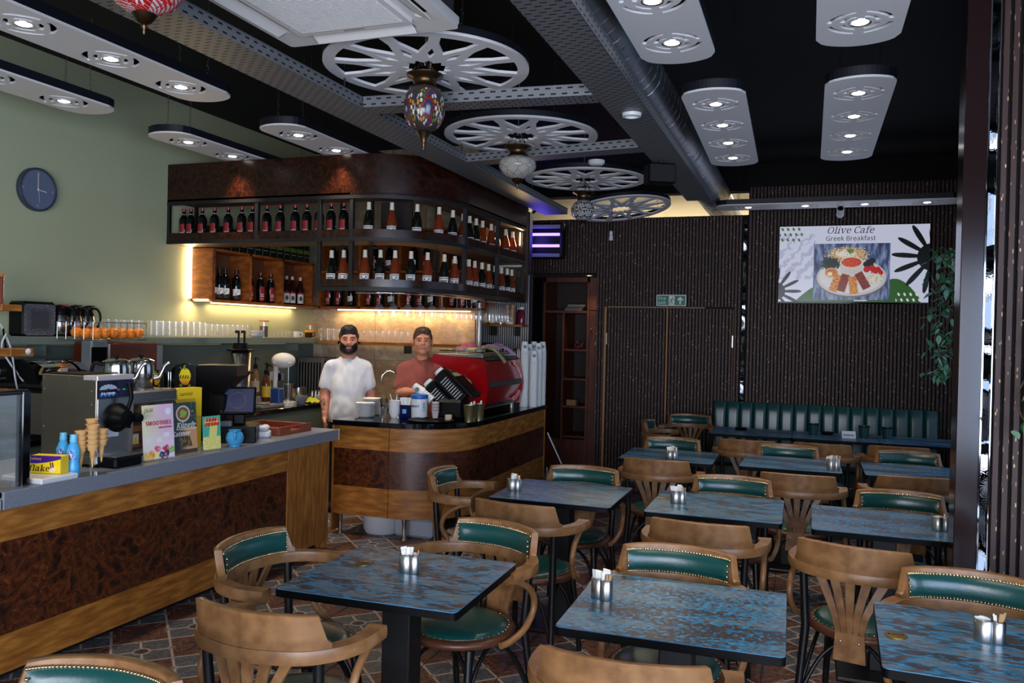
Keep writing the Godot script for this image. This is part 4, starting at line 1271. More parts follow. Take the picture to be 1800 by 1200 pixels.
func bottle_model(kind: String) -> Node3D:
	# kinds: red (red band wine), pale (white cap, dark), rose (white cap, amber), plain (cream label), syrup
	var t := Node3D.new()
	t.name = "wine_bottle" if kind != "syrup" else "syrup_bottle"
	var glass := mat("bottle_" + kind, {"red": C(10, 12, 10), "pale": C(12, 18, 12), "rose": C(120, 50, 24), "plain": C(10, 10, 12), "syrup": C(46, 16, 10)}[kind], 0.06)
	if kind == "rose":
		glass.emission_enabled = false
		glass.backlight_enabled = true; glass.backlight = C(170, 80, 40)
	var prof: Array
	var H := 0.29
	if kind == "red" or kind == "plain": prof = [P2(0.0, 0.0), P2(0.035, 0.0), P2(0.0385, 0.006), P2(0.0385, 0.185), P2(0.034, 0.208), P2(0.019, 0.228), P2(0.0145, 0.242), P2(0.0142, 0.285), P2(0.0155, 0.287), P2(0.0, 0.289)]
	elif kind == "syrup": prof = [P2(0.0, 0.0), P2(0.033, 0.0), P2(0.036, 0.006), P2(0.036, 0.16), P2(0.03, 0.19), P2(0.015, 0.235), P2(0.0135, 0.28), P2(0.0, 0.282)]
	else: prof = [P2(0.0, 0.0), P2(0.038, 0.0), P2(0.041, 0.006), P2(0.041, 0.13), P2(0.037, 0.16), P2(0.026, 0.2), P2(0.017, 0.235), P2(0.0142, 0.26), P2(0.0142, 0.286), P2(0.0, 0.288)]
	obj("glass", G().lathe(prof, 18), glass, t)
	var cap := {"red": C(168, 24, 28), "pale": C(226, 214, 190), "rose": C(226, 214, 190), "plain": C(16, 14, 16), "syrup": C(210, 200, 190)}[kind] as Color
	var cy0: float = {"red": 0.272, "pale": 0.225, "rose": 0.225, "plain": 0.235, "syrup": 0.255}[kind]
	if kind == "pale" or kind == "rose": obj("capsule", G().lathe([P2(0.0188, cy0), P2(0.0162, 0.258), P2(0.016, 0.289), P2(0.0, 0.2905)], 16, Vector3.ZERO, false), mat("cap_" + kind, cap, 0.5), t)
	else: obj("capsule", G().lathe([P2(0.0155, cy0), P2(0.0158, 0.289), P2(0.0, 0.2905)], 16, Vector3.ZERO, false), mat("cap_" + kind, cap, 0.4), t)
	if kind == "red": obj("neck_ring", G().lathe([P2(0.0166, 0.235), P2(0.0166, 0.24)], 16, Vector3.ZERO, false), mat("neck_pale", C(200, 180, 170), 0.4), t)
	var lk: int = {"red": 2, "pale": 1, "rose": 0, "plain": 3, "syrup": 4}[kind]
	var lm := mat("label_%d" % lk, Color.WHITE, 0.6)
	if lm.albedo_texture == null: lm.albedo_texture = label_tex(lk)
	var half: float = 0.62 if kind == "red" else 1.05
	var y0: float = 0.02; var y1: float = {"red": 0.155, "pale": 0.105, "rose": 0.105, "plain": 0.11, "syrup": 0.13}[kind]
	var R: float = {"red": 0.0389, "pale": 0.0414, "rose": 0.0414, "plain": 0.0389, "syrup": 0.0364}[kind]
	var lg := G()
	var n := 8
	for i in n:
		var a := -half + 2 * half * i / n; var b := -half + 2 * half * (i + 1) / n
		var A := V(sin(a), 0, cos(a)); var B := V(sin(b), 0, cos(b))
		lg.tri(A * R + V(0, y0, 0), B * R + V(0, y0, 0), B * R + V(0, y1, 0), A, B, B, P2(float(i) / n, 1), P2(float(i + 1) / n, 1), P2(float(i + 1) / n, 0))
		lg.tri(A * R + V(0, y0, 0), B * R + V(0, y1, 0), A * R + V(0, y1, 0), A, B, A, P2(float(i) / n, 1), P2(float(i + 1) / n, 0), P2(float(i) / n, 0))
	obj("label", lg, lm, t)
	return t

func bottle(kind: String, at: Vector3, turn: float, label: String, group: String) -> void:
	if not M.has("model_" + kind): M["model_" + kind] = bottle_model(kind)
	var r := dup(M["model_" + kind], at, turn, label, group)
	r.set_meta("category", "bottle")

func bottles() -> void:
	var xs := [-5.03, -4.958, -4.838, -4.712, -4.574, -4.439, -4.333, -4.192, -4.064, -3.921, -3.812, -3.698, -3.589, -3.474]
	for i in xs.size(): bottle("red", V(xs[i], 2.358, -5.72), 0.15, "red-banded wine bottle, %s from the left in the upper canopy row" % nth(i), "red labelled wine on the upper canopy shelf")
	var up := [[-3.256, -5.728, 0], [-3.085, -5.784, 1], [-2.926, -5.905, 0], [-2.816, -6.074, 1], [-2.775, -6.255, 0], [-2.77, -6.457, 1], [-2.77, -6.597, 0], [-2.77, -6.745, 0], [-2.77, -6.897, 1], [-2.77, -7.113, 1], [-2.77, -7.238, 1], [-2.77, -7.497, 1], [-2.77, -7.69, 1]]
	for i in up.size():
		bottle("rose" if up[i][2] == 1 else "pale", V(up[i][0], 2.358, up[i][1]), 0.35, ("amber panda-label bottle" if up[i][2] == 1 else "dark white-capped bottle") + ", %s from the left on the upper curved shelf" % nth(i), "white capped wine on the upper curved shelf")
	var lo := [[-3.577, -5.72, 0], [-3.467, -5.72, 1], [-3.279, -5.724, 1], [-3.159, -5.752, 0], [-3.057, -5.8, 1], [-2.956, -5.875, 0], [-2.865, -5.983, 1], [-2.792, -6.143, 0], [-2.77, -6.301, 1], [-2.77, -6.604, 1], [-2.77, -6.733, 1], [-2.77, -6.904, 0], [-2.77, -7.067, 1], [-2.77, -7.231, 0], [-2.77, -7.402, 1], [-2.77, -7.563, 0], [-2.77, -7.69, 1]]
	for i in lo.size():
		bottle("rose" if lo[i][2] == 1 else "pale", V(lo[i][0], 1.987, lo[i][1]), 0.3, ("amber panda-label bottle" if lo[i][2] == 1 else "dark white-capped bottle") + ", %s from the left on the lower curved shelf" % nth(i), "white capped wine on the lower curved shelf")
	# wine cubbies on the left wall
	var w := mat("cubby_wood", Color.WHITE, 0.5)
	tri_tex(w, M["oak"].albedo_texture, V(1.2, 3.0, 1.2))
	w.albedo_color = C(226, 190, 160)
	var c := thing("wine_cubbies", "oak wine cubbies in three compartments on the left wall under the canopy", "shelving", V(-5.1, 0, 0))
	obj("side_panel", bx(0.0, 1.885, -5.925, 0.225, 2.33, -5.895), w, c)
	for z in [-6.42, -6.92, -7.44]: obj("divider", bx(0.0, 1.885, z - 0.014, 0.23, 2.33, z + 0.014), w, c)
	obj("front_stile", bx(0.21, 1.885, -5.93, 0.235, 2.33, -5.89, 0.002), w, c)
	obj("bottom_board", bx(0.0, 1.87, -7.45, 0.23, 1.89, -5.9), w, c)
	obj("top_board", bx(0.0, 2.31, -7.45, 0.23, 2.33, -5.9), w, c)
	obj("back_board", bx(0.0, 1.89, -7.45, 0.012, 2.31, -5.9), mat("cubby_back", C(112, 66, 34), 0.6), c)
	var wb := [["plain", -6.02], ["plain", -6.11], ["plain", -6.19], ["plain", -6.345], ["red", -6.53], ["red", -6.7], ["red", -6.86], ["syrup", -7.02], ["syrup", -7.12], ["syrup", -7.22], ["syrup", -7.36]]
	for i in wb.size(): bottle(wb[i][0], V(-4.97, 1.89, wb[i][1]), 0.85 if wb[i][0] != "red" else 1.15, {"plain": "cream-labelled wine bottle", "red": "red-labelled wine bottle", "syrup": "syrup bottle with red neck"}[wb[i][0]] + ", %s from the near end of the left wall cubbies" % nth(i), "bottles in the left wall cubbies")
	# tins on top of the cubbies
	var tin := Node3D.new(); tin.name = "oil_tin"
	obj("body", bx(-0.04, 0, -0.048, 0.04, 0.2, 0.048, 0.004), mat("tin_black", C(20, 26, 18), 0.35), tin)
	obj("lid", G().lathe([P2(0.016, 0.2), P2(0.016, 0.212), P2(0, 0.213)], 12, Vector3.ZERO, false), M["black_plastic"], tin)
	words("lettering", "BIO", 0.055, mat("tin_print", C(120, 140, 50), 0.5), tin, Transform3D(Basis(Vector3.UP, PI / 2), V(0.041, 0.10, 0)), "Droid Sans", true)
	obj("print_line", bx(0.04, 0.05, -0.036, 0.0408, 0.056, 0.036), mat("tin_line", C(150, 150, 140), 0.5), tin)
	for i in 13:
		var r := dup(tin, V(-4.93, 2.331, -5.98 - i * 0.114), 0.0, "black oil tin with green lettering, %s from the left above the cubbies" % nth(i), "oil tins on the wine cubbies")
		r.set_meta("category", "tin")
	# cubbies above the stone tiles
	var k := thing("wall_cubbies", "brown two-tier bottle cubbies above the stone tiles behind the bar", "shelving", V(0, 0, -7.8))
	obj("back_board", bx(-4.87, 1.89, -0.01, -3.0, 2.68, 0.0), mat("cubby_back"), k)
	for y in [1.87, 2.24, 2.66]: obj("board", bx(-4.87, y, 0.0, -3.0, y + 0.022, 0.25), w, k)
	for x in [-4.87, -4.4, -3.94, -3.48, -3.02]: obj("divider", bx(x, 1.87, 0.0, x + 0.025, 2.68, 0.25), w, k)
	obj("corner_board", bx(-5.08, 1.862, 0.05, -4.86, 1.882, 0.4), w, k)
	var n := 0
	for x in [-4.78, -4.66, -4.52, -4.3, -4.18, -4.05, -3.84, -3.72, -3.6, -3.36, -3.24, -3.12]:
		bottle(["red", "red", "plain"][n % 3], V(x, 1.892, -7.62), -0.2, "%s-labelled bottle, %s from the left, lower tier above the stone tiles" % [["red", "red", "cream"][n % 3], nth(n)], "bottles in the cubbies above the tiles")
		n += 1
	n = 0
	for x in [-4.74, -4.6, -4.25, -4.08, -3.8, -3.66, -3.34, -3.2]:
		bottle(["plain", "plain", "red"][n % 3], V(x, 2.262, -7.62), -0.2, "%s-labelled bottle, %s from the left, upper tier above the stone tiles" % [["cream", "cream", "red"][n % 3], nth(n)], "bottles in the cubbies above the tiles")
		n += 1

func stemware() -> void:
	var rail := thing("glass_rack", "chrome rack under the curved shelf that wine glasses hang from", "rack", Vector3.ZERO)
	var pts := []
	for q in path_canopy(-0.12).slice(1, 16): pts.append(V(q.x, 1.945, q.y))
	obj("rail", G().tube(pts, 0.006, 8), M["chrome"], rail)
	pts = []
	for q in path_canopy(-0.17).slice(1, 17): pts.append(V(q.x, 1.945, q.y))
	obj("rail", G().tube(pts, 0.006, 8), M["chrome"], rail)
	var gl := Node3D.new(); gl.name = "wine_glass"
	obj("foot", G().lathe([P2(0.0, -0.002), P2(0.034, -0.004), P2(0.034, -0.006), P2(0.006, -0.011), P2(0.004, -0.02)], 16, Vector3.ZERO, false), M["clear_glass"], gl)
	obj("stem", G().lathe([P2(0.004, -0.02), P2(0.0034, -0.06), P2(0.005, -0.085)], 10, Vector3.ZERO, false), M["clear_glass"], gl)
	obj("bowl", G().lathe([P2(0.005, -0.085), P2(0.024, -0.096), P2(0.038, -0.125), P2(0.041, -0.15), P2(0.036, -0.192), P2(0.0345, -0.192), P2(0.039, -0.15), P2(0.036, -0.126), P2(0.022, -0.099), P2(0.0, -0.094)], 18, Vector3.ZERO, false), M["clear_glass"], gl)
	var o := path_canopy(-0.145)
	var xs := [[-3.17, -5.77], [-3.065, -5.805], [-2.97, -5.86], [-2.895, -5.935], [-2.84, -6.03], [-2.805, -6.14], [-2.795, -6.42], [-2.795, -6.52], [-2.795, -6.63], [-2.795, -6.74], [-2.795, -6.85], [-2.795, -6.96]]
	for i in xs.size():
		var r := dup(gl, V(xs[i][0], 1.948, xs[i][1]), 0, "clear wine glass hanging upside down, %s from the left under the curved shelf" % nth(i), "wine glasses hanging under the canopy")
		r.set_meta("category", "glass")
	var fl := Node3D.new(); fl.name = "beer_glass"
	obj("foot", G().lathe([P2(0.0, -0.002), P2(0.03, -0.004), P2(0.03, -0.008), P2(0.008, -0.016)], 14, Vector3.ZERO, false), M["clear_glass"], fl)
	obj("bowl", G().lathe([P2(0.008, -0.016), P2(0.014, -0.05), P2(0.034, -0.09), P2(0.036, -0.14), P2(0.03, -0.2), P2(0.0285, -0.2), P2(0.034, -0.14), P2(0.03, -0.095), P2(0.0, -0.06)], 16, Vector3.ZERO, false), M["clear_glass"], fl)
	for i in 7:
		var r := dup(fl, V(-2.795, 1.948, -7.18 - i * 0.085), 0, "tall curved beer glass hanging upside down, %s from the near end of the far rack" % nth(i), "beer glasses hanging at the far end of the canopy")
		r.set_meta("category", "glass")
func rail_path() -> Array:
	return curve3([V(-0.262, 0, 0.05), V(-0.27, 0, -0.02), V(-0.262, 0, -0.09), V(-0.225, 0, -0.165), V(-0.15, 0, -0.225), V(0, 0, -0.255), V(0.15, 0, -0.225), V(0.225, 0, -0.165), V(0.262, 0, -0.09), V(0.27, 0, -0.02), V(0.262, 0, 0.05)], 5)

func make_chair() -> Node3D:
	var t := Node3D.new(); t.name = "captains_chair"
	var wood: StandardMaterial3D = M["beech_arm"]; var blk: StandardMaterial3D = M["black_wood"]; var lea: StandardMaterial3D = M["green_leather"]
	# seat: rim, cushion, nails
	var rp := []
	for q in [P2(0.0, 0.425), P2(0.2, 0.425), P2(0.218, 0.432), P2(0.224, 0.445), P2(0.218, 0.458), P2(0.2, 0.462), P2(0.0, 0.462)]: rp.append(q)
	var rim := G(); rim.xf = Transform3D(Basis().scaled(V(1.0, 1, 1.02)), V(0, 0, 0.01))
	rim.lathe(rp, 32)
	obj("seat_rim", rim, M["seat_rim"], t)
	var cu := G(); cu.xf = rim.xf
	cu.lathe([P2(0.192, 0.462), P2(0.19, 0.468), P2(0.17, 0.479), P2(0.12, 0.489), P2(0.06, 0.493), P2(0.0, 0.494)], 32)
	obj("seat_cushion", cu, lea, t)
	var nl := G()
	for i in 44:
		var a := TAU * i / 44
		nl.ball(V(sin(a) * 0.194, 0.465, cos(a) * 0.194 * 1.02 + 0.01), V(0.0042, 0.0034, 0.0042), 5, 3)
	var n1 := obj("nail_heads", nl, M["brass_nail"], t); n1.set_meta("kind", "stuff")
	# arm rail
	var path := rail_path()
	var rings := []
	var m := path.size()
	for i in m:
		var d: Vector3 = (path[mini(i + 1, m - 1)] - path[maxi(i - 1, 0)]).normalized()
		var o := V(-d.z, 0, d.x) * -1.0   # outwards
		var tt := absf(2.0 * i / (m - 1) - 1.0)
		var w := 0.024 if tt < 0.8 else lerpf(0.024, 0.03, (tt - 0.8) / 0.2)
		var hh := 0.02
		var p: Vector3 = path[i] + V(0, 0.708, 0)
		rings.append(PackedVector3Array([p - o * w + V(0, -hh, 0), p + o * w + V(0, -hh, 0), p + o * (w + 0.003) + V(0, -hh * 0.5, 0), p + o * (w + 0.003) + V(0, hh * 0.5, 0), p + o * w + V(0, hh, 0), p - o * w + V(0, hh, 0), p - o * (w + 0.003) + V(0, hh * 0.4, 0)]))
	obj("arm_rail", G().loft(rings, false, true, true, 0.7), wood, t)
	# crest
	rings = []
	var pad := []
	var nails := G()
	var N := 28
	for i in N + 1:
		var s := -1.0 + 2.0 * i / N
		var k := (s * 0.40 + 1.0) / 2.0 * (m - 1)
		var i0 := int(k); var fr := k - i0
		var p: Vector3 = path[i0].lerp(path[mini(i0 + 1, m - 1)], fr)
		var d: Vector3 = (path[mini(i0 + 1, m - 1)] - path[maxi(i0, 0)]).normalized()
		var o := V(-d.z, 0, d.x) * -1.0
		var e := 1.0 - absf(s)
		var top := 0.0
		if e < 0.05: top = 0.74
		elif e < 0.20: top = lerpf(0.744, 0.824, pow((e - 0.05) / 0.15, 1.5))
		else: top = 0.824 + 0.008 * (1.0 - pow(absf(s) / 0.8, 2))
		var lean := 0.012
		var a := p + V(0, 0.712, 0); var b := p + V(0, top, 0) + o * lean * (top - 0.725) / 0.09
		rings.append(PackedVector3Array([a - o * 0.014, a + o * 0.018, b + o * 0.015, b + o * 0.012 + V(0, 0.003, 0), b - o * 0.009 + V(0, 0.003, 0), b - o * 0.013]))
		if absf(s) <= 0.79:
			var f := 1.0 - pow(absf(s) / 0.79, 8)
			var y0 := 0.731; var y1 := minf(0.813, top - 0.011)
			var base := p - o * 0.0135
			var row := PackedVector3Array()
			for q in 7:
				var v := q / 6.0
				var yy := lerpf(y0, y1, v)
				row.append(base + V(0, yy, 0) - o * (0.001 + 0.016 * sqrt(maxf(0.0, 4 * v * (1 - v))) * sqrt(maxf(f, 0.0))) + o * lean * (yy - 0.725) / 0.09)
			pad.append(row)
			for yy in [y0, y1]: nails.ball(base + V(0, yy, 0) - o * 0.004 + o * lean * (yy - 0.725) / 0.09, V(0.0052, 0.0052, 0.0052), 5, 4)
			if absf(s) > 0.77:
				for q in 3: nails.ball(base + V(0, lerpf(y0, y1, (q + 1) / 4.0), 0) - o * 0.004, V(0.0052, 0.0052, 0.0052), 5, 4)
	# a second set of nails half way between
	for i in N:
		var s := -1.0 + 2.0 * (i + 0.5) / N
		if absf(s) > 0.77: continue
		var k := (s * 0.40 + 1.0) / 2.0 * (m - 1)
		var i0 := int(k)
		var p: Vector3 = path[i0].lerp(path[mini(i0 + 1, m - 1)], k - i0)
		var d: Vector3 = (path[mini(i0 + 1, m - 1)] - path[i0]).normalized()
		var o := V(d.z, 0, -d.x)
		for yy in [0.731, 0.813]: nails.ball(p - o * 0.0175 + V(0, yy, 0) + o * 0.012 * (yy - 0.725) / 0.09, V(0.0052, 0.0052, 0.0052), 5, 4)
	obj("crest", G().loft(rings, false, true, true, 0.7), M["beech_arm"], t)
	var pg := G()
	pg.loft(pad, false, false, false, -1.0)
	obj("back_pad", pg, lea, t)
	obj("nail_heads", nails, M["brass_nail"], t).set_meta("kind", "stuff")
	# fan splat
	for i in 5:
		var s := (i - 2) / 2.0
		var top := V(s * 0.125, 0.695, -0.248 + 0.03 * s * s); var mid := V(s * 0.062, 0.56, -0.243); var bot := V(s * 0.044, 0.47, -0.232)
		var pts := curve3([top, mid, bot], 5)
		var rr := []
		for j in pts.size():
			var w := lerpf(0.019, 0.0095, float(j) / (pts.size() - 1))
			var q: Vector3 = pts[j]
			rr.append(PackedVector3Array([q + V(-w, 0, -0.006), q + V(w, 0, -0.006), q + V(w, 0, 0.006), q + V(-w, 0, 0.006)]))
		obj("slat", G().loft(rr, false, true, true, 0.7), wood, t)
	obj("splat_base", G().loft([PackedVector3Array([V(-0.056, 0.475, -0.239), V(0.056, 0.475, -0.239), V(0.056, 0.475, -0.227), V(-0.056, 0.475, -0.227)]), PackedVector3Array([V(-0.062, 0.36, -0.236), V(0.062, 0.36, -0.236), V(0.062, 0.36, -0.224), V(-0.062, 0.36, -0.224)])], false, true, true, 0.7), wood, t)
	for s in [-1, 1]: obj("bolt", G().ball(V(s * 0.035, 0.44, -0.239), V(0.006, 0.006, 0.003), 8, 4), M["steel"], t)
	# bent arm supports
	for s in [-1, 1]:
		obj("arm_support", G().tube(curve3([V(s * 0.258, 0.69, 0.045), V(s * 0.268, 0.672, -0.03), V(s * 0.272, 0.62, -0.1), V(s * 0.27, 0.55, -0.118), V(s * 0.262, 0.48, -0.07), V(s * 0.246, 0.445, 0.0), V(s * 0.235, 0.438, 0.05)], 5), 0.0135, 10), wood, t)
		# rear posts run from the rail to the floor
		obj("leg", G().tube([V(s * 0.2, 0.7, -0.185), V(s * 0.19, 0.45, -0.165), V(s * 0.215, 0.0, -0.23)], [0.016, 0.018, 0.013], 8), blk, t)
		obj("leg", G().tube([V(s * 0.16, 0.43, 0.15), V(s * 0.19, 0.0, 0.21)], [0.018, 0.013], 8), blk, t)
		obj("brace", G().tube(curve3([V(s * 0.18, 0.17, 0.185), V(s * 0.165, 0.33, 0.12), V(s * 0.16, 0.415, 0.0), V(s * 0.175, 0.33, -0.12), V(s * 0.203, 0.17, -0.205)], 5), 0.009, 8), blk, t)
	for z in [[0.17, 0.178], [-0.2, 0.2]]:
		obj("brace", G().tube(curve3([V(-z[1], 0.17, z[0]), V(-0.12, 0.34, z[0] * 0.75), V(0, 0.415, z[0] * 0.6), V(0.12, 0.34, z[0] * 0.75), V(z[1], 0.17, z[0])], 5), 0.009, 8), blk, t)
	return t

func make_table(w: float, d: float, m: Material) -> Node3D:
	var t := Node3D.new(); t.name = "cafe_table"
	var top := G()
	top.xf = flatxf(Vector3.ZERO)
	top.prism(rrect(w, d, 0.018, 4), 0.7475, 0.75)
	obj("tabletop", top, m, t)
	var ed := G(); ed.xf = flatxf(Vector3.ZERO)
	ed.prism(rrect(w + 0.002, d + 0.002, 0.019, 4), 0.722, 0.7474)
	obj("edge", ed, M["black_plastic"], t)
	obj("column", bx(-0.055, 0.02, -0.055, 0.055, 0.71, 0.055, 0.004), M["black_metal"], t)
	obj("top_plate", bx(-0.2, 0.71, -0.2, 0.2, 0.722, 0.2, 0.002), M["black_metal"], t)
	obj("foot", bx(-0.21, 0.002, -0.21, 0.21, 0.022, 0.21, 0.006), M["black_metal"], t)
	return t

func napkin_holder(at: Vector3, turn: float, label: String, kind: int, s := 1.0) -> void:
	var t := thing("napkin_holder", label, "napkin holder", at, turn, "steel napkin and sugar holders on the tables")
	var R := 0.029
	obj("tin", G().lathe([P2(0.0, 0.0), P2(R, 0.0), P2(R + 0.001, 0.003), P2(R + 0.001, 0.066 * s), P2(R - 0.001, 0.068 * s), P2(R - 0.002, 0.066 * s), P2(R - 0.002, 0.01), P2(0.0, 0.01)], 26), M["brushed"], t)
	obj("tin", G().lathe([P2(0.0, 0.0), P2(0.0215, 0.0), P2(0.0225, 0.003), P2(0.0225, 0.066 * s), P2(0.0205, 0.068 * s), P2(0.0205, 0.01), P2(0.0, 0.01)], 20, V(0.032, 0, 0.012)), M["brushed"], t)
	var rng := RandomNumberGenerator.new(); rng.seed = kind * 7 + int(at.x * 100)
	for k in 6 if kind != 2 else 3:
		var g := G()
		g.xf = Transform3D(Basis.from_euler(V(rng.randf_range(-0.25, 0.25), rng.randf_range(-1.2, 1.2), rng.randf_range(-0.3, 0.3))), V(rng.randf_range(-0.014, 0.014), 0.04, rng.randf_range(-0.012, 0.012)))
		var hh := rng.randf_range(0.038, 0.062) * s if kind != 2 else 0.03
		g.box(V(0, hh / 2, 0), V(0.026, hh, 0.0035), 0.001)
		obj("napkin", g, M["paper"], t)
	for k in 5:
		var g := G()
		g.xf = Transform3D(Basis.from_euler(V(rng.randf_range(-0.2, 0.2), rng.randf_range(-1, 1), rng.randf_range(-0.2, 0.2))), V(0.034 + rng.randf_range(-0.008, 0.008), 0.025, 0.012 + rng.randf_range(-0.008, 0.008)))
		var hh := rng.randf_range(0.05, 0.072) * s
		g.box(V(0, hh / 2, 0), V(0.009, hh, 0.0025), 0.001)
		obj("sugar_stick", g, mat("sugar_paper", C(176, 136, 92), 0.7) if (k + kind) % 3 != 0 else M["paper"], t)

func brass_disc(at: Vector3, label: String) -> void:
	var t := thing("table_disc", label, "table disc", at, 0.0, "brass number discs on the table tops")
	obj("plate", G().lathe([P2(0.0, 0.0), P2(0.033, 0.0), P2(0.033, 0.003), P2(0.03, 0.004), P2(0.0, 0.004)], 24), mat("old_brass", C(140, 118, 60), 0.4, 0.8), t)
	words("lettering", "OLIVE", 0.012, mat("print_dark", C(30, 26, 20), 0.6), t, Transform3D(Basis(Vector3.RIGHT, -PI / 2), V(0.006, 0.0045, 0)), "Droid Sans", true, 0.0006)
	obj("mark", G().lathe([P2(0.0, 0.0042), P2(0.005, 0.0046), P2(0.0, 0.005)], 8, V(-0.019, 0, 0)), M["black_plastic"], t)

func furniture() -> void:
	var ma := table_material("distressed_streaks", 11, true)
	var mb := table_material("distressed_blotches", 23, false)
	var mc := table_material("distressed_bands", 37, false)
	var proto := {"a": make_table(0.68, 0.632, ma), "b": make_table(0.68, 0.632, mb), "c": make_table(0.68, 0.632, mc)}
	var wide := make_table(0.742, 0.632, mc)
	var T := [
		["a", -1.395, -2.76, 0.02, "blue distressed cafe table nearest the service counter, with one steel holder near its middle"],
		["b", -0.389, -2.787, 0.02, "blue flaking cafe table at the front centre, steel holder at its left corner"],
		["a", 0.56, -2.815, -0.03, "blue distressed cafe table cut off by the right edge, with a low steel holder"],
		["a", -1.307, -4.586, 0.005, "blue distressed cafe table beside the curved corner of the bar"],
		["a", -0.45, -4.587, 0.01, "blue distressed cafe table in the middle of the second row"],
		["c", 0.37, -4.535, 0.0, "dark blue cafe table in the second row, running behind the partition post"],
		["c", -0.979, -6.378, 0.018, "blue cafe table in the third row, nearest the slatted doors"],
		["c", -0.109, -6.40, 0.0, "blue cafe table in the middle of the third row, white sticks in its holder"],
		["b", 0.716, -6.41, 0.0, "blue cafe table in the third row beside the partition post, without a holder"]]
	for q in T:
		var r := dup(proto[q[0]], V(q[1], 0, q[2]), q[3], q[4], "blue distressed cafe tables")
		r.set_meta("category", "table")
	for i in 3:
		var r := dup(wide, V(-0.51 + i * 0.745, 0, -8.38), 0.0, ["blue table at the left end of the row along the green bench", "blue table in the middle of the row along the green bench", "blue table at the right end of the row along the green bench"][i], "blue distressed cafe tables")
		r.set_meta("category", "table")
	var ch := make_chair()
	var K := [
		[-0.46, -3.04, 0.0, "captain's chair with green leather back behind the front centre table"],
		[0.54, -3.12, -0.06, "captain's chair with green leather back behind the table at the right edge"],
		[-1.31, -3.14, -0.3, "captain's chair behind the table nearest the counter, turned a little left, green leather back"],
		[-1.83, -2.73, PI / 2, "captain's chair at the left side of the table nearest the counter, facing right"],
		[-1.52, -2.27, PI, "captain's chair in the foreground seen from behind, before the table nearest the counter"],
		[-1.83, -4.55, PI / 2 + 0.1, "captain's chair at the curved corner of the bar, facing right to its table"],
		[-1.30, -4.8, 0.0, "captain's chair with green leather back behind the table beside the bar corner"],
		[-1.31, -4.03, PI - 0.12, "captain's chair seen from behind, in front of the table beside the bar corner"],
		[-0.44, -2.32, PI + 0.05, "captain's chair cut by the bottom edge, in front of the front centre table"],
		[-0.44, -4.0, PI - 0.03, "captain's chair seen from behind, in front of the middle table of the second row"],
		[-0.41, -4.85, 0.0, "captain's chair with green leather back behind the middle table of the second row"],
		[-0.05, -5.6, PI, "captain's chair seen from behind, in front of the middle table of the third row"],
		[-0.14, -6.6, 0.0, "captain's chair with green leather back behind the middle table of the third row"],
		[-0.95, -5.79, PI, "captain's chair seen from behind, in front of the third-row table near the doors"],
		[-1.03, -6.6, 0.0, "captain's chair with green leather back behind the third-row table near the doors"],
		[-0.46, -7.22, PI, "captain's chair seen from behind at the left table of the bench row"],
		[0.11, -7.28, PI, "captain's chair seen from behind at the middle table of the bench row"],
		[0.68, -7.4, PI, "captain's chair seen from behind at the right table of the bench row"],
		[0.71, -6.66, 0.0, "captain's chair with green leather back behind the third-row table by the post"],
		[0.61, -5.84, PI + 0.1, "captain's chair seen from behind, in front of the third-row table by the post"],
		[0.48, -4.78, 0.0, "captain's chair with a dark green back behind the dark table by the post"],
		[0.235, -3.83, PI - 0.24, "captain's chair seen from behind, fan of slats showing, before the dark table"],
		[-1.18, -8.78, 0.0, "captain's chair facing forward in the corner by the slatted doors"],
		[-1.26, -8.14, PI / 2, "captain's chair turned sideways, at the left end of the bench row"],
		[-1.55, -1.33, 0.1, "captain's chair whose studded back just shows at the bottom left edge"]]
	for q in K:
		var r := dup(ch, V(q[0], 0.0, q[1]), q[2], q[3], "captain's chairs at the cafe tables")
		r.set_meta("category", "chair")
	var y := 0.75
	napkin_holder(V(-1.4, y, -2.80), 0.2, "steel napkin holder on the table nearest the counter", 1)
	napkin_holder(V(-0.66, y, -2.80), -0.3, "steel napkin holder at the left corner of the front centre table", 0)
	napkin_holder(V(0.52, y, -2.86), 0.1, "low steel napkin holder on the table at the right edge", 2)
	napkin_holder(V(-1.587, y, -4.50), 0.2, "steel napkin holder on the table beside the curved bar corner", 1)
	napkin_holder(V(-0.665, y, -4.56), 0.2, "steel napkin holder on the middle table of the second row", 0)
	napkin_holder(V(0.60, y, -4.45), 0.2, "brass-tinged steel holder on the dark table by the post", 2)
	napkin_holder(V(-0.95, y, -6.17), 0.2, "steel napkin holder on the third-row table near the doors", 1)
	napkin_holder(V(0.16, y, -6.17), 0.2, "steel holder full of white paper sticks on the third-row middle table", 0, 1.25)
	brass_disc(V(-1.60, y, -2.61) + V(0.0, 0.0, -0.22), "oval brass disc at the left of the table nearest the counter")
	brass_disc(V(-0.69, y, -2.93), "brass disc behind the steel holder on the front centre table")
	brass_disc(V(0.27, y, -2.80), "brass disc at the left edge of the table by the right edge of the picture")
	brass_disc(V(-0.75, y, -4.66), "brass disc left of the holder on the middle second-row table")
	# small things on the bench row
	var cupm := mat("planter_green", C(20, 66, 62), 0.3)
	for q in [[0.05, -8.45, "green tapered pot on the bench row, farthest left of the three"], [0.5, -8.49, "green tapered pot on the bench row, middle one of the three"], [0.70, -8.47, "green tapered pot on the bench row, farthest right of the three"]]:
		var p := thing("candle_pot", q[2], "pot", V(q[0], y, q[1]), 0.0, "green pots on the bench row")
		obj("pot", G().lathe([P2(0.0, 0.0), P2(0.04, 0.0), P2(0.05, 0.105), P2(0.047, 0.105), P2(0.038, 0.008), P2(0.0, 0.008)], 20), cupm, p)
		obj("rim_band", G().lathe([P2(0.0505, 0.095), P2(0.052, 0.1), P2(0.0505, 0.106)], 20, Vector3.ZERO, false), M["black_plastic"], p)
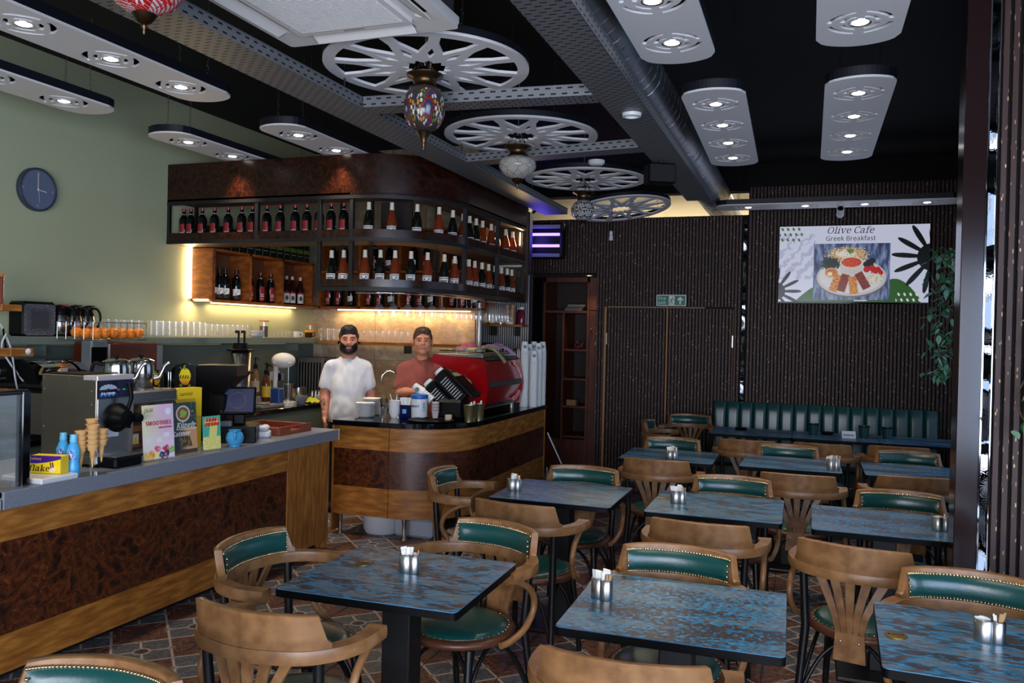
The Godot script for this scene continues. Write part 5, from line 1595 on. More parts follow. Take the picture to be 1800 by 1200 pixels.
	for q in [[-0.62, -8.5, "small black dish on the left table of the bench row"], [0.18, -8.55, "small black dish beside the leftmost green pot"]]:
		tag(obj("dish", G().lathe([P2(0.0, 0.0), P2(0.05, 0.0), P2(0.06, 0.02), P2(0.056, 0.022), P2(0.045, 0.006), P2(0.0, 0.006)], 20), M["black_plastic"], self, V(q[0], y, q[1])), q[2], "dish", "black dishes on the bench row")
	var rs := thing("reserved_card", "small white folded reserved card on the bench row", "card", V(0.36, y, -8.35), 0.1)
	obj("card", G().prism(PackedVector2Array([P2(-0.035, 0), P2(0.035, 0), P2(0.002, 0.062), P2(-0.002, 0.062)]), -0.06, 0.06), M["paper"], rs).rotation.y = PI / 2
	words("lettering", "RESERVED", 0.02, mat("print_dark"), rs, Transform3D(Basis(Vector3.RIGHT, -0.49), V(0, 0.026, 0.0225)), "Droid Sans", true, 0.001)
	# green channelled bench
	var b := thing("banquette", "dark green leather bench with upright padded channels along the back wall", "bench", V(0.135, 0, -9.28))
	var L := 2.22
	obj("plinth", bx(-L / 2 + 0.02, 0.0, 0.0, L / 2 - 0.02, 0.12, 0.5), M["black_wood"], b)
	obj("seat_base", bx(-L / 2, 0.12, -0.02, L / 2, 0.36, 0.56, 0.01), mat("green_leather"), b)
	obj("back_board", bx(-L / 2, 0.36, -0.1, L / 2, 0.94, -0.05, 0.01), M["black_wood"], b)
	var nch := 16
	var cw := L / nch
	var chm := G()
	var rr := []
	for i in 13:
		var v := i / 12.0
		var yy := lerpf(0.44, 0.965, v)
		var ring := PackedVector3Array()
		for j in 9:
			var u := -1.0 + 2.0 * j / 8.0
			var e := sqrt(maxf(0.0, 1.0 - pow(absf(u), 8.0)))
			var tz := sqrt(maxf(0.0, 1.0 - pow(maxf(0.0, (v - 0.8) / 0.2), 2.0)))
			ring.append(V(u * cw * 0.5, yy, -0.035 + (0.022 * e + 0.015) * (0.25 + 0.75 * tz) + 0.05 * (1 - v)))
		ring.append(V(cw * 0.5, yy, -0.08)); ring.append(V(-cw * 0.5, yy, -0.08))
		rr.append(ring)
	chm.loft(rr, false, true, true, 0.2)
	var cm := chm.mesh(mat("green_leather"))
	for i in nch: obj("channel", cm, null, b, V(-L / 2 + (i + 0.5) * cw, 0, 0))
	var sc := G(); sc.box(V(0, 0.41, 0.27), V(L - 0.01, 0.11, 0.6), 0.035)
	obj("seat_cushion", sc, mat("green_leather"), b)
func screen_tex() -> ImageTexture:
	# the picture on the wall screen, computed: pale ground, leaves, green hill, a plate of breakfast
	var W := 640; var H := 360
	var img := Image.create_empty(W, H, false, Image.FORMAT_RGB8)
	var f := FastNoiseLite.new(); f.frequency = 0.02; f.fractal_octaves = 4
	var f2 := FastNoiseLite.new(); f2.frequency = 0.09; f2.fractal_octaves = 3; f2.seed = 4
	for y in H:
		for x in W:
			var u := float(x) / W; var v := float(y) / H
			var c := C(222, 226, 250)
			# soft palm shadow, printed on the picture's ground
			if u < 0.25 and v < 0.7 and fmod((u * 1.6 + v * 0.8) * 7.0 + f.get_noise_2d(x, y) * 0.6, 1.0) < 0.35 and v > 0.1: c = C(190, 194, 226)
			# green hill
			var hill := 0.985 - 0.22 * sin(clampf((u - 0.12) / 0.40, 0, 1) * PI) - 0.29 * sin(clampf((u - 0.60) / 0.36, 0, 1) * PI)
			if v > minf(hill, 0.985) and u > 0.12 and u < 0.95: c = C(46, 96, 26)
			# dot patterns
			for q in [[0.0, 0.0, 0.16, 0.22, C(66, 118, 46)], [0.79, 0.86, 0.96, 1.0, C(236, 240, 236)]]:
				if u > q[0] and u < q[2] and v > q[1] and v < q[3]:
					var du := fmod((u - q[0]) * 26.0 + floor((v - q[1]) * 14.0) * 0.5, 1.0) - 0.5; var dv := fmod((v - q[1]) * 14.0, 1.0) - 0.5
					if pow(du - dv * 0.3, 2) * 2.2 + dv * dv < 0.09: c = q[4]
			# photograph of the plate
			var pu := (u - 0.24) / 0.51; var pv := (v - 0.235) / 0.735
			if pu > 0 and pu < 1 and pv > 0 and pv < 1:
				var w := f.get_noise_2d(x * 2.2, y * 0.5); var w2 := f2.get_noise_2d(x, y)
				c = C(74, 98, 150).lerp(C(150, 160, 190), clampf(w * 1.6 + 0.3, 0, 1)).lerp(C(50, 50, 80), clampf(-w * 1.5, 0, 1))
				var e := pow((pu - 0.5) / 0.46, 2) + pow((pv - 0.62) / 0.34, 2)
				if e < 1.0: c = C(120, 110, 104)
				if pow((pu - 0.5) / 0.455, 2) + pow((pv - 0.60) / 0.33, 2) < 1.0: c = C(206, 204, 210)
				if pow((pu - 0.5) / 0.42, 2) + pow((pv - 0.59) / 0.295, 2) < 1.0: c = C(226, 224, 226)
				# omelette at the back
				if pow((pu - 0.45) / 0.26, 2) + pow((pv - 0.2) / 0.13, 2) < 1.0 + w2: c = C(196, 130, 70).lerp(C(240, 220, 170), clampf(w2 + 0.5, 0, 1))
				if pow((pu - 0.42) / 0.16, 2) + pow((pv - 0.18) / 0.07, 2) < 0.8 + w2: c = C(240, 238, 220)
				if pow((pu - 0.48) / 0.05, 2) + pow((pv - 0.14) / 0.05, 2) < 0.7 + w2 * 2: c = C(70, 130, 40)
				# dark greens left, olives and tomatoes right
				if pow((pu - 0.23) / 0.13, 2) + pow((pv - 0.36) / 0.12, 2) < 0.9 + w2: c = C(22, 34, 22).lerp(C(70, 90, 60), clampf(w2, 0, 1))
				for q in [[0.72, 0.34], [0.77, 0.31], [0.69, 0.37], [0.75, 0.38]]:
					if P2(pu - q[0], (pv - q[1]) * 0.75).length() < 0.038: c = C(26, 24, 30)
				for q in [[0.7, 0.46], [0.77, 0.44], [0.84, 0.47], [0.8, 0.5], [0.87, 0.52]]:
					if P2(pu - q[0], (pv - q[1]) * 0.75).length() < 0.042: c = C(196, 24, 24)
				if pow((pu - 0.79) / 0.12, 2) + pow((pv - 0.61) / 0.09, 2) < 0.9 + w2: c = C(238, 234, 222).lerp(C(170, 160, 110), clampf(w2 * 1.5, 0, 1))
				# bowl of red beans
				if absf(pu - 0.5) < 0.145 and pv > 0.34 and pv < 0.5 + 0.06 * sqrt(maxf(0, 1 - pow((pu - 0.5) / 0.145, 2))): c = C(214, 208, 206)
				if pow((pu - 0.5) / 0.15, 2) + pow((pv - 0.335) / 0.105, 2) < 1.0: c = C(224, 218, 214)
				if pow((pu - 0.5) / 0.13, 2) + pow((pv - 0.335) / 0.085, 2) < 1.0: c = C(206, 60, 26).lerp(C(240, 120, 50), clampf(w2 * 2.0, 0, 1))
				# honey dish
				if pow((pu - 0.24) / 0.1, 2) + pow((pv - 0.53) / 0.1, 2) < 1.0: c = C(220, 212, 206)
				if pow((pu - 0.24) / 0.08, 2) + pow((pv - 0.515) / 0.075, 2) < 1.0: c = C(214, 120, 40)
				if absf(pu - 0.22) < 0.03 and absf(pv - 0.54) < 0.03: c = C(250, 236, 190)
				# cheese and sausages in front
				for q in [[0.30, 0.70, 0.35, 0.0], [0.40, 0.70, 0.28, 1.0], [0.53, 0.74, -0.12, 0.0], [0.65, 0.66, -0.5, 1.0]]:
					var d := P2(pu - q[0], (pv - q[1]) * 0.8).rotated(q[2] * -1.0)
					if absf(d.x) < 0.055 and absf(d.y) < 0.125: c = C(146, 50, 32).lerp(C(90, 26, 20), clampf(w2 * 2, 0, 1)) if q[3] > 0.5 else C(226, 160, 70).lerp(C(170, 70, 30), clampf(w2 * 2.2, 0, 1))
			# coral leaves at both sides
			for q in [[1.02, 0.42, -1.0, 0.22], [-0.02, 0.86, 1.0, 0.15]]:
				var du: float = (u - q[0]) * q[2]; var dv: float = (v - q[1]) * 0.5625
				if du > 0 and du < 0.3:
					var r := sqrt(du * du + dv * dv); var a := atan2(dv, du)
					var lobe := 0.55 + 0.45 * cos(a * 9.0 + 0.6)
					if r < q[3] * (0.45 + 0.75 * pow(maxf(0.0, cos(a * 13.0 + q[0])), 0.6)) and absf(a) < 1.45: c = C(10, 18, 14)
			img.set_pixel(x, y, c)
	return ImageTexture.create_from_image(img)

func leaf_plant(label: String, at: Vector3, n: int, spread: Vector3, sd: int, size: float, down := true) -> void:
	var t := thing("hanging_plant", label, "plant", at)
	var rng := RandomNumberGenerator.new(); rng.seed = sd
	var leafm := []
	for k in 3:
		var m := mat("leaf_%d" % k, [C(48, 104, 62), C(76, 140, 92), C(120, 168, 140)][k], 0.45)
		m.backlight_enabled = true; m.backlight = C(30, 60, 24)
		var g := G()
		var rr := []
		for i in 6:
			var v := i / 5.0
			var w := 0.24 * sin(pow(v, 0.8) * PI) * 0.9 + 0.004
			var row := PackedVector3Array()
			for j in 3: row.append(V((j - 1) * w * size, -0.10 * size * pow(v, 2) + 0.03 * size * absf(j - 1) * (1 if w > 0.02 else 0), v * size))
			rr.append(row)
		g.loft(rr, false, false, false, -1.0)
		leafm.append(g.mesh(m))
	var stems := []
	for s in 5:
		var pts := [V(rng.randf_range(-0.3, 0.3) * spread.x, 0, rng.randf_range(-0.3, 0.3) * spread.z)]
		for k in 4: pts.append(pts[-1] + V(rng.randf_range(-0.3, 0.3) * spread.x, -spread.y / 4.0 if down else spread.y / 4.0, rng.randf_range(-0.3, 0.3) * spread.z))
		var cv := curve3(pts, 4)
		stems.append(cv)
		obj("stem", G().tube(cv, 0.004, 5), mat("stem_brown", C(80, 66, 44), 0.8), t)
	for i in n:
		var st: Array = stems[rng.randi() % 5]
		var p: Vector3 = st[rng.randi() % st.size()] + V(rng.randf_range(-1, 1) * spread.x * 0.25, rng.randf_range(-0.03, 0.03), rng.randf_range(-1, 1) * spread.z * 0.25)
		var l := obj("leaf", leafm[rng.randi() % 3], null, t, p)
		l.rotation = V(rng.randf_range(0.1, 1.1), rng.randf_range(0, TAU), rng.randf_range(-0.4, 0.4))
		l.scale = Vector3.ONE * rng.randf_range(0.7, 1.15)

func wall_things() -> void:
	# clock on the green wall
	var c := thing("wall_clock", "round grey-blue wall clock on the green wall", "clock", V(-5.1, 2.575, -4.33), PI / 2)
	var g := G(); g.xf = Transform3D(Basis(Vector3.RIGHT, PI / 2), Vector3.ZERO)
	g.lathe([P2(0.0, 0.0), P2(0.142, 0.0), P2(0.150, 0.01), P2(0.150, 0.04), P2(0.146, 0.046), P2(0.14, 0.046), P2(0.136, 0.036)], 40, Vector3.ZERO, false)
	obj("case", g, mat("clock_case", C(52, 60, 74), 0.4), c)
	var d := G(); d.xf = g.xf
	d.lathe([P2(0.137, 0.034), P2(0.0, 0.034)], 40, Vector3.ZERO, false)
	obj("dial", d, mat("clock_dial", C(96, 108, 132), 0.55), c)
	var hm := mat("clock_hand", C(226, 220, 200), 0.4)
	obj("minute_hand", bx(-0.002, -0.01, 0.036, 0.002, 0.108, 0.038), hm, c)
	obj("hour_hand", G().prism(PackedVector2Array([P2(-0.01, 0.003), P2(-0.01, -0.003), P2(0.066, -0.012), P2(0.066, -0.007)]), 0.038, 0.040), hm, c)
	obj("second_hand", bx(-0.0008, -0.09, 0.041, 0.0008, 0.02, 0.042), hm, c).rotation.z = 0.1
	obj("hub", G().ball(V(0, 0, 0.041), V(0.005, 0.005, 0.003), 10, 5), hm, c)
	words("numeral", "12", 0.022, mat("clock_print", C(170, 176, 188), 0.5), c, facing(V(0.0, 0.112, 0.036), 0))
	words("numeral", "3", 0.022, mat("clock_print"), c, facing(V(0.115, 0.0, 0.036), 0))
	words("numeral", "6", 0.022, mat("clock_print"), c, facing(V(0.0, -0.112, 0.036), 0))
	words("numeral", "9", 0.022, mat("clock_print"), c, facing(V(-0.115, 0.0, 0.036), 0))
	# screen on the back wall
	var s := thing("wall_screen", "large wall screen showing a Greek breakfast plate with leaves and a green hill", "screen", V(0.394, 2.455, -9.4))
	obj("casing", bx(-0.735, -0.415, 0.0, 0.735, 0.41, 0.045, 0.006), M["black_plastic"], s)
	var sm := mat("screen_picture", Color.BLACK, 0.25)
	sm.emission_enabled = true; sm.emission = Color.WHITE; sm.emission_operator = BaseMaterial3D.EMISSION_OP_MULTIPLY
	sm.emission_texture = screen_tex(); sm.emission_energy_multiplier = 0.6
	var q := G()
	q.quad(V(-0.725, -0.398, 0.0465), V(0.725, -0.398, 0.0465), V(0.725, 0.40, 0.0465), V(-0.725, 0.40, 0.0465), V(0, 0, 1), Rect2(0, 1, 1, -1))
	obj("screen_panel", q, sm, s)
	var ink := mat("screen_ink", C(16, 16, 22), 0.3)
	var tx := words("lettering", "Olive Cafe", 0.095, ink, s, Transform3D(Basis(V(1, 0, 0), V(0.25, 1, 0), V(0, 0, 1)), V(-0.02, 0.35, 0.047)), "Droid Serif", false, 0.0005)
	words("lettering", "Greek Breakfast", 0.068, ink, s, facing(V(-0.02, 0.265, 0.047), 0), "Droid Sans", false, 0.0005)
	obj("lower_bezel", bx(-0.73, -0.414, 0.045, 0.73, -0.40, 0.05), M["black_gloss"], s)
	var al := AreaLight3D.new(); al.name = "screen_light"; add_child(al)
	al.area_size = Vector2(1.4, 0.78); al.light_color = C(200, 208, 240); al.light_energy = 0.25; al.area_range = 20.0; al.shadow_enabled = true
	al.look_at_from_position(V(0.394, 2.455, -9.34), V(0.394, 2.455, 0), Vector3.UP)
	# socket and plug beside it
	var k := thing("wall_socket", "white double wall socket with a black plug, right of the wall screen", "socket", V(1.275, 2.46, -9.4))
	obj("plate", bx(-0.085, -0.045, 0.0, 0.085, 0.045, 0.012, 0.004), M["white_plastic"], k)
	obj("plug", bx(-0.06, -0.04, 0.012, -0.015, 0.02, 0.05, 0.008), M["black_plastic"], k)
	obj("cable", G().tube(curve3([V(-0.035, -0.04, 0.035), V(-0.03, -0.16, 0.03), V(-0.04, -0.4, 0.03), V(-0.03, -0.62, 0.02)], 5), 0.004, 6), M["black_plastic"], k)
	leaf_plant("leafy green trailing plant beside the partition post, right of the wall screen", V(1.02, 2.35, -7.0), 300, V(0.40, 0.95, 0.3), 3, 0.075)
	leaf_plant("leafy green plant sticking in at the right edge before the slatted partition", V(1.0, 1.85, -3.75), 60, V(0.24, 0.55, 0.2), 8, 0.085)
	# hatch to the right of the stone wall: ribbed panel, shelf and utensils
	var hat := struct("wall_hatch", bx(-4.2, 0, -8.85, -2.95, 3.0, -8.75), mat("hatch_dark", C(60, 54, 50), 0.7), "ribbed wall seen past the end of the bar")
	for i in 26: obj("rib", bx(-3.6 + i * 0.026, 0.9, -8.75, -3.6 + i * 0.026 + 0.011, 2.3, -8.742), mat("rib_pale", C(190, 186, 180), 0.5), hat)
	struct("trim_7", bx(-3.22, 0.0, -9.56, -3.165, 2.37, -9.36), mat("grey_stone", C(96, 92, 88), 0.6), "grey stone wall end beside the recess")
	struct("trim_8", bx(-3.168, 0.0, -9.362, -3.16, 2.0, -9.352), M["chrome"], "chrome edge strip beside the recess")
	var post := thing("service_post", "pale round post standing on the bar under the canopy", "post", V(-3.075, 0.927, -7.62))
	obj("tube", G().lathe([P2(0.028, 0.0), P2(0.028, 1.02)], 16), mat("post_grey", C(176, 172, 166), 0.35, 0.6), post)
	obj("flange", G().lathe([P2(0.05, 0.0), P2(0.05, 0.01), P2(0.03, 0.016)], 16), M["brushed"], post)
	var sh := thing("hatch_shelf", "small wooden shelf with pepper mills past the end of the bar", "shelf", V(-3.02, 1.725, -8.72))
	obj("board", bx(-0.42, 0, -0.02, 0.08, 0.025, 0.2, 0.002), M["oak"], sh)
	obj("bracket", bx(-0.3, -0.1, -0.02, -0.285, 0.0, 0.15), M["black_metal"], sh)
	obj("bracket", bx(-0.02, -0.1, -0.02, -0.005, 0.0, 0.15), M["black_metal"], sh)
	var pm := mat("mill_wood", C(206, 150, 96), 0.4)
	for i in 2: tag(obj("pepper_mill", G().lathe([P2(0.0, 0), P2(0.026, 0), P2(0.028, 0.01), P2(0.024, 0.05), P2(0.017, 0.1), P2(0.021, 0.14), P2(0.024, 0.16), P2(0.018, 0.175), P2(0.024, 0.19), P2(0.022, 0.215), P2(0.0, 0.225)], 16), pm, self, V(-3.14 + i * 0.06, 1.75, -8.6)), "turned wooden pepper mill, %s of the pair on the shelf past the bar" % ["left", "right"][i], "mill", "pepper mills")
	for i in 3: tag(obj("wooden_pot", G().lathe([P2(0.0, 0), P2(0.036, 0), P2(0.042, 0.02), P2(0.042, 0.06), P2(0.036, 0.06), P2(0.03, 0.012), P2(0.0, 0.012)], 16), pm, self, V(-3.42 + i * 0.095, 1.75, -8.62)), "small round wooden pot, %s from the left on the shelf past the bar" % nth(i), "pot", "wooden pots")
	tag(obj("glass_shaker", G().lathe([P2(0.0, 0), P2(0.025, 0), P2(0.025, 0.05), P2(0.018, 0.07), P2(0.0, 0.075)], 14), M["steel"], self, V(-3.2, 1.75, -8.56)), "small steel shaker before the pepper mills", "shaker")
	for i in 2:
		var b := thing("juice_bottle", ["dark red bottle behind, on the shelf past the bar", "beetroot red bottle with white cap at the shelf end past the bar"][i], "bottle", V(-3.015 + i * 0.045, 1.75, -8.66 + i * 0.07))
		obj("body", G().lathe([P2(0.0, 0), P2(0.034, 0), P2(0.036, 0.01), P2(0.036, 0.13), P2(0.026, 0.155), P2(0.026, 0.165)], 16), mat("beet_%d" % i, [C(70, 14, 20), C(120, 24, 52)][i], 0.1), b)
		obj("cap", G().lathe([P2(0.029, 0.165), P2(0.029, 0.19), P2(0.0, 0.192)], 16, Vector3.ZERO, false), M["white_plastic"], b)
	tag(obj("white_tub", bx(-0.03, 0, -0.03, 0.03, 0.03, 0.03, 0.005), M["white_plastic"], self, V(-3.07, 1.75, -8.53)), "small white tub in front of the red bottles", "tub")
	# things below that shelf
	var kb := thing("back_shelf_unit", "low worktop against the ribbed wall past the bar", "worktop", V(-3.25, 0, -8.5))
	obj("board", bx(-0.4, 1.25, -0.24, 0.3, 1.28, 0.2), M["black_stone"], kb)
	obj("front", bx(-0.4, 0.0, -0.24, 0.3, 1.25, 0.18), M["panel_green"], kb)
	for i in 4:
		tag(obj("steel_canister", G().lathe([P2(0.0, 0), P2(0.035, 0), P2(0.035, 0.2), P2(0.03, 0.215), P2(0.0, 0.22)], 16), M["steel"], self, V(-3.18 + i * 0.075, 1.281, -8.45)), "slim steel canister, %s from the left past the coffee machine" % nth(i), "canister", "steel canisters")
	var jg := thing("dark_jug", "dark jug with a white rim past the coffee machine", "jug", V(-3.4, 1.281, -8.42))
	obj("body", G().lathe([P2(0.0, 0), P2(0.05, 0), P2(0.055, 0.05), P2(0.05, 0.15), P2(0.054, 0.17), P2(0.05, 0.17)], 18), M["black_plastic"], jg)
	obj("rim", G().lathe([P2(0.05, 0.17), P2(0.056, 0.172), P2(0.055, 0.184), P2(0.0, 0.186)], 18, Vector3.ZERO, false), M["white_plastic"], jg)
	obj("handle", G().tube(curve3([V(-0.05, 0.15, 0), V(-0.09, 0.12, 0), V(-0.085, 0.06, 0), V(-0.052, 0.04, 0)], 4), 0.006, 6), M["black_plastic"], jg)
	tag(obj("dark_red_box", bx(-0.12, 0, -0.05, 0.12, 0.26, 0.02, 0.006), mat("maroon", C(70, 20, 20), 0.5), self, V(-3.36, 1.281, -8.62)), "dark red open box standing behind the dark jug", "box")
func tumbler(h: float, r: float, name_ := "tumbler") -> Node3D:
	var t := Node3D.new(); t.name = name_
	obj("wall", G().lathe([P2(0.0, 0.0), P2(r * 0.82, 0.0), P2(r * 0.84, 0.004), P2(r, h), P2(r * 0.94, h), P2(r * 0.79, 0.012), P2(0.0, 0.012)], 14), M["shelf_glass"], t)
	return t

func glass_row(src: Node3D, x: float, y: float, z: float, dx: float, dz: float, n: int, what: String, group: String) -> void:
	for i in n:
		var r := dup(src, V(x + dx * i, y, z + dz * i), 0, what + ", %s from the left" % nth(i), group)
		r.set_meta("category", "glass")

func mug(at: Vector3, turn: float, label: String, m: Material, s := 1.0, group := "") -> Node3D:
	var t := thing("mug", label, "mug", at, turn, group)
	t.scale = Vector3.ONE * s
	obj("cup", G().lathe([P2(0.0, 0.0), P2(0.03, 0.0), P2(0.036, 0.006), P2(0.04, 0.07), P2(0.037, 0.07), P2(0.032, 0.01), P2(0.0, 0.01)], 18), m, t)
	obj("handle", G().tube(curve3([V(0.038, 0.058, 0), V(0.062, 0.05, 0), V(0.06, 0.022, 0), V(0.036, 0.014, 0)], 4), 0.0055, 8), m, t)
	return t

func thermos(at: Vector3, turn: float, label: String, red := false) -> void:
	var t := thing("thermos_jug", label, "thermos", at, turn, "steel thermos jugs on the shelf")
	obj("body", G().lathe([P2(0.0, 0.0), P2(0.05, 0.0), P2(0.055, 0.005), P2(0.055, 0.11), P2(0.048, 0.145), P2(0.044, 0.155)], 24), M["steel"], t)
	obj("base_ring", G().lathe([P2(0.052, 0.0), P2(0.0565, 0.002), P2(0.0565, 0.014), P2(0.055, 0.016)], 24, Vector3.ZERO, false), M["black_plastic"], t)
	obj("lid", G().lathe([P2(0.047, 0.148), P2(0.049, 0.155), P2(0.044, 0.19), P2(0.034, 0.212), P2(0.015, 0.222), P2(0.0, 0.223)], 20), M["black_plastic"], t)
	obj("spout", G().tube([V(-0.035, 0.19, 0), V(-0.06, 0.205, 0)], [0.016, 0.01], 8), M["black_plastic"], t)
	obj("handle", G().tube(curve3([V(0.03, 0.205, 0), V(0.07, 0.2, 0), V(0.092, 0.16, 0), V(0.09, 0.1, 0), V(0.065, 0.05, 0)], 5), 0.009, 8), M["black_plastic"], t)
	obj("thumb_lever", bx(0.0, 0.218, -0.012, 0.055, 0.226, 0.012, 0.003), mat("red_button", C(170, 24, 30), 0.4) if red else M["black_plastic"], t)

func pump_bottle(at: Vector3, turn: float, label: String, tint: Color, lab: Color) -> void:
	var t := thing("syrup_pump_bottle", label, "bottle", at, turn, "syrup bottles with pumps on the back counter")
	obj("glass", G().lathe([P2(0.0, 0.0), P2(0.034, 0.0), P2(0.037, 0.006), P2(0.037, 0.17), P2(0.03, 0.2), P2(0.015, 0.235), P2(0.014, 0.26), P2(0.0, 0.262)], 18), mat("syrup_%d" % int(tint.h * 100), tint, 0.08), t)
	obj("label", G().lathe([P2(0.0376, 0.04), P2(0.0376, 0.14)], 18, Vector3.ZERO, false), mat("lab_%d" % int(lab.h * 100 + lab.s * 10), lab, 0.6), t)
	obj("pump_collar", G().lathe([P2(0.018, 0.25), P2(0.02, 0.255), P2(0.018, 0.285), P2(0.008, 0.295)], 12, Vector3.ZERO, false), M["black_plastic"], t)
	obj("pump_stem", G().cyl(V(0, 0.28, 0), V(0, 0.345, 0), 0.005, 8), M["black_plastic"], t)
	obj("nozzle", G().tube([V(-0.012, 0.345, 0), V(0.03, 0.348, 0), V(0.062, 0.334, 0)], [0.008, 0.006, 0.004], 8), M["black_plastic"], t)

func back_counter() -> void:
	var sg := mat("shelf_glass", Color(0.95, 0.95, 0.92, 0.035), 0.04)
	sg.transparency = BaseMaterial3D.TRANSPARENCY_ALPHA
	var pg: StandardMaterial3D = M["panel_green"]
	# shelves
	var s := thing("wall_shelf", "long grey green shelf along the left wall, full of glasses and jugs", "shelf", V(-5.085, 1.505, 0))
	obj("board", bx(0.0, 0.0, -7.8, 0.2, 0.055, 2.0, 0.003), pg, s)
	for z in [-7.3, -6.3, -5.3, -4.3, -3.3]: obj("bracket", bx(0.0, -0.08, z - 0.01, 0.14, 0.0, z + 0.01), pg, s)
	var s2 := thing("tile_shelf", "wooden shelf on the stone tiles behind the bar, lined with glasses", "shelf", V(0, 1.5, -7.79))
	obj("board", bx(-4.88, 0.0, 0.0, -3.2, 0.03, 0.24, 0.003), M["oak"], s2)
	for x in [-4.6, -3.9, -3.3]: obj("bracket", bx(x - 0.01, -0.08, 0.0, x + 0.01, 0.0, 0.14), M["black_metal"], s2)
	# back counter: cabinets and black top
	var b := thing("back_counter", "grey green back counter cabinets along the left wall with round knobs", "cabinet", V(-5.085, 0, 0))
	obj("carcass", bx(0.0, 0.08, -7.78, 0.545, 0.885, 1.5), pg, b)
	obj("plinth", bx(0.0, 0.0, -7.78, 0.5, 0.08, 1.5), M["black_wood"], b)
	for i in 9:
		var z0 := -7.3 + i * 0.53
		obj("door", bx(0.545, 0.1, z0 + 0.003, 0.562, 0.875, z0 + 0.527, 0.002), pg, b)
		obj("knob", G().ball(V(0.575, 0.80, z0 + (0.05 if i % 2 == 0 else 0.48)), V(0.013, 0.013, 0.013), 10, 6), M["chrome"], b)
	obj("filler", bx(0.545, 0.1, -7.78, 0.56, 0.875, -7.3), pg, b)
	tag(obj("black_worktop", bx(-5.085, 0.885, -7.78, -4.5, 0.925, 1.5, 0.004), M["black_stone"], self), "polished black worktop on the back counter by the left wall", "worktop")
	# --- on the shelf, from the left
	var sx := thing("wall_speaker_box", "black box with a patterned grey front at the left end of the shelf", "box", V(-4.99, 1.56, -4.24), PI / 2 - 0.15)
	obj("case", bx(-0.115, 0, -0.09, 0.115, 0.235, 0.08, 0.015), M["black_plastic"], sx)
	var fm := mat("speckle_front", Color.WHITE, 0.5)
	if fm.albedo_texture == null:
		var im := Image.create_empty(96, 96, false, Image.FORMAT_RGB8)
		var f := FastNoiseLite.new(); f.frequency = 0.3
		for y in 96:
			for x in 96:
				var edge := maxf(absf(x - 48.0), absf(y - 48.0)) / 48.0
				im.set_pixel(x, y, C(130, 130, 134) if f.get_noise_2d(x, y) > 0.62 - edge * 0.55 and edge > 0.55 else C(52, 52, 56))
		fm.albedo_texture = ImageTexture.create_from_image(im)
	obj("front", G().prism(rrect(0.215, 0.21, 0.02), 0.08, 0.084), fm, sx, V(0, 0.112, 0))
	thermos(V(-4.99, 1.56, -4.455), 0.9, "tall steel thermos jug with a red button, left of three on the shelf", true)
	thermos(V(-4.985, 1.56, -4.57), 0.7, "steel thermos jug in the middle of three on the shelf")
	thermos(V(-5.0, 1.56, -4.70), 0.5, "steel thermos jug on the right of three, behind the orange basket")
	var tall := tumbler(0.13, 0.034)
	var mid := tumbler(0.115, 0.034)
	var low := tumbler(0.07, 0.03)
	glass_row(tall, -5.0, 1.56, -4.83, 0, -0.075, 6, "clear tumbler on the shelf behind the orange basket", "tumblers behind the oranges")
	glass_row(tall, -4.95, 1.56, -5.34, 0, -0.072, 9, "tall tumbler, front row in the middle of the left shelf", "tall tumblers on the left shelf, front row")
	glass_row(tall, -5.035, 1.56, -5.37, 0, -0.072, 9, "tall tumbler, back row in the middle of the left shelf", "tall tumblers on the left shelf, back row")
	glass_row(mid, -4.95, 1.56, -6.0, 0, -0.07, 8, "medium tumbler, front row right of the tall ones", "medium tumblers on the left shelf, front row")
	glass_row(mid, -5.035, 1.56, -6.03, 0, -0.07, 8, "medium tumbler, back row right of the tall ones", "medium tumblers on the left shelf, back row")
	glass_row(low, -4.95, 1.56, -6.87, 0, -0.065, 6, "small low glass on the right part of the left shelf", "low glasses on the left shelf")
	for i in 2:
		for k in 2:
			var bowl := obj("patterned_bowl", G().lathe([P2(0.0, 0.0), P2(0.028, 0.0), P2(0.048, 0.024), P2(0.05, 0.036), P2(0.046, 0.036), P2(0.026, 0.006), P2(0.0, 0.006)], 18), mat("bowl_pattern_%d" % k, [C(206, 206, 206), C(226, 222, 216)][k], 0.3), self, V(-4.96, 1.56 + k * 0.031, -6.62 - 0.0 - i * 0.055))
			tag(bowl, "small %s bowl, %s stack beside the coffee jar" % [["patterned lower", "plain upper"][k], ["left", "right"][i]], "bowl", "small bowls beside the coffee jar")
	for q in [[-4.97, -6.765, C(70, 32, 18), "tall glass jar of ground coffee with a wooden lid on the left shelf", 0.15], [-4.97, -7.56, C(176, 120, 60), "glass jar with a wooden lid at the corner end of the left shelf", 0.13]]:
		var j := thing("storage_jar", q[3], "jar", V(q[0], 1.56, q[1]))
		obj("contents", G().lathe([P2(0.0, 0.004), P2(0.038, 0.004), P2(0.038, q[4] * 0.72), P2(0.0, q[4] * 0.68)], 18), mat("jar_fill_%d" % int(q[4] * 100), q[2], 0.9), j)
		obj("glass", G().lathe([P2(0.0, 0.0), P2(0.041, 0.0), P2(0.042, q[4]), P2(0.04, q[4])], 18), sg, j)
		obj("lid", G().lathe([P2(0.0, q[4]), P2(0.047, q[4]), P2(0.047, q[4] + 0.014), P2(0.0, q[4] + 0.014)], 18), mat("lid_wood", C(176, 110, 66), 0.5), j)
	mug(V(-4.94, 1.56, -7.27), 0.4, "white mug near the corner end of the left shelf", M["ceramic"], 0.9)
	var dm := mug(V(-4.93, 1.56, -7.47), 0.6, "dark mug with a yellow rim at the corner of the left shelf", mat("mug_dark", C(60, 30, 16), 0.3), 1.0)
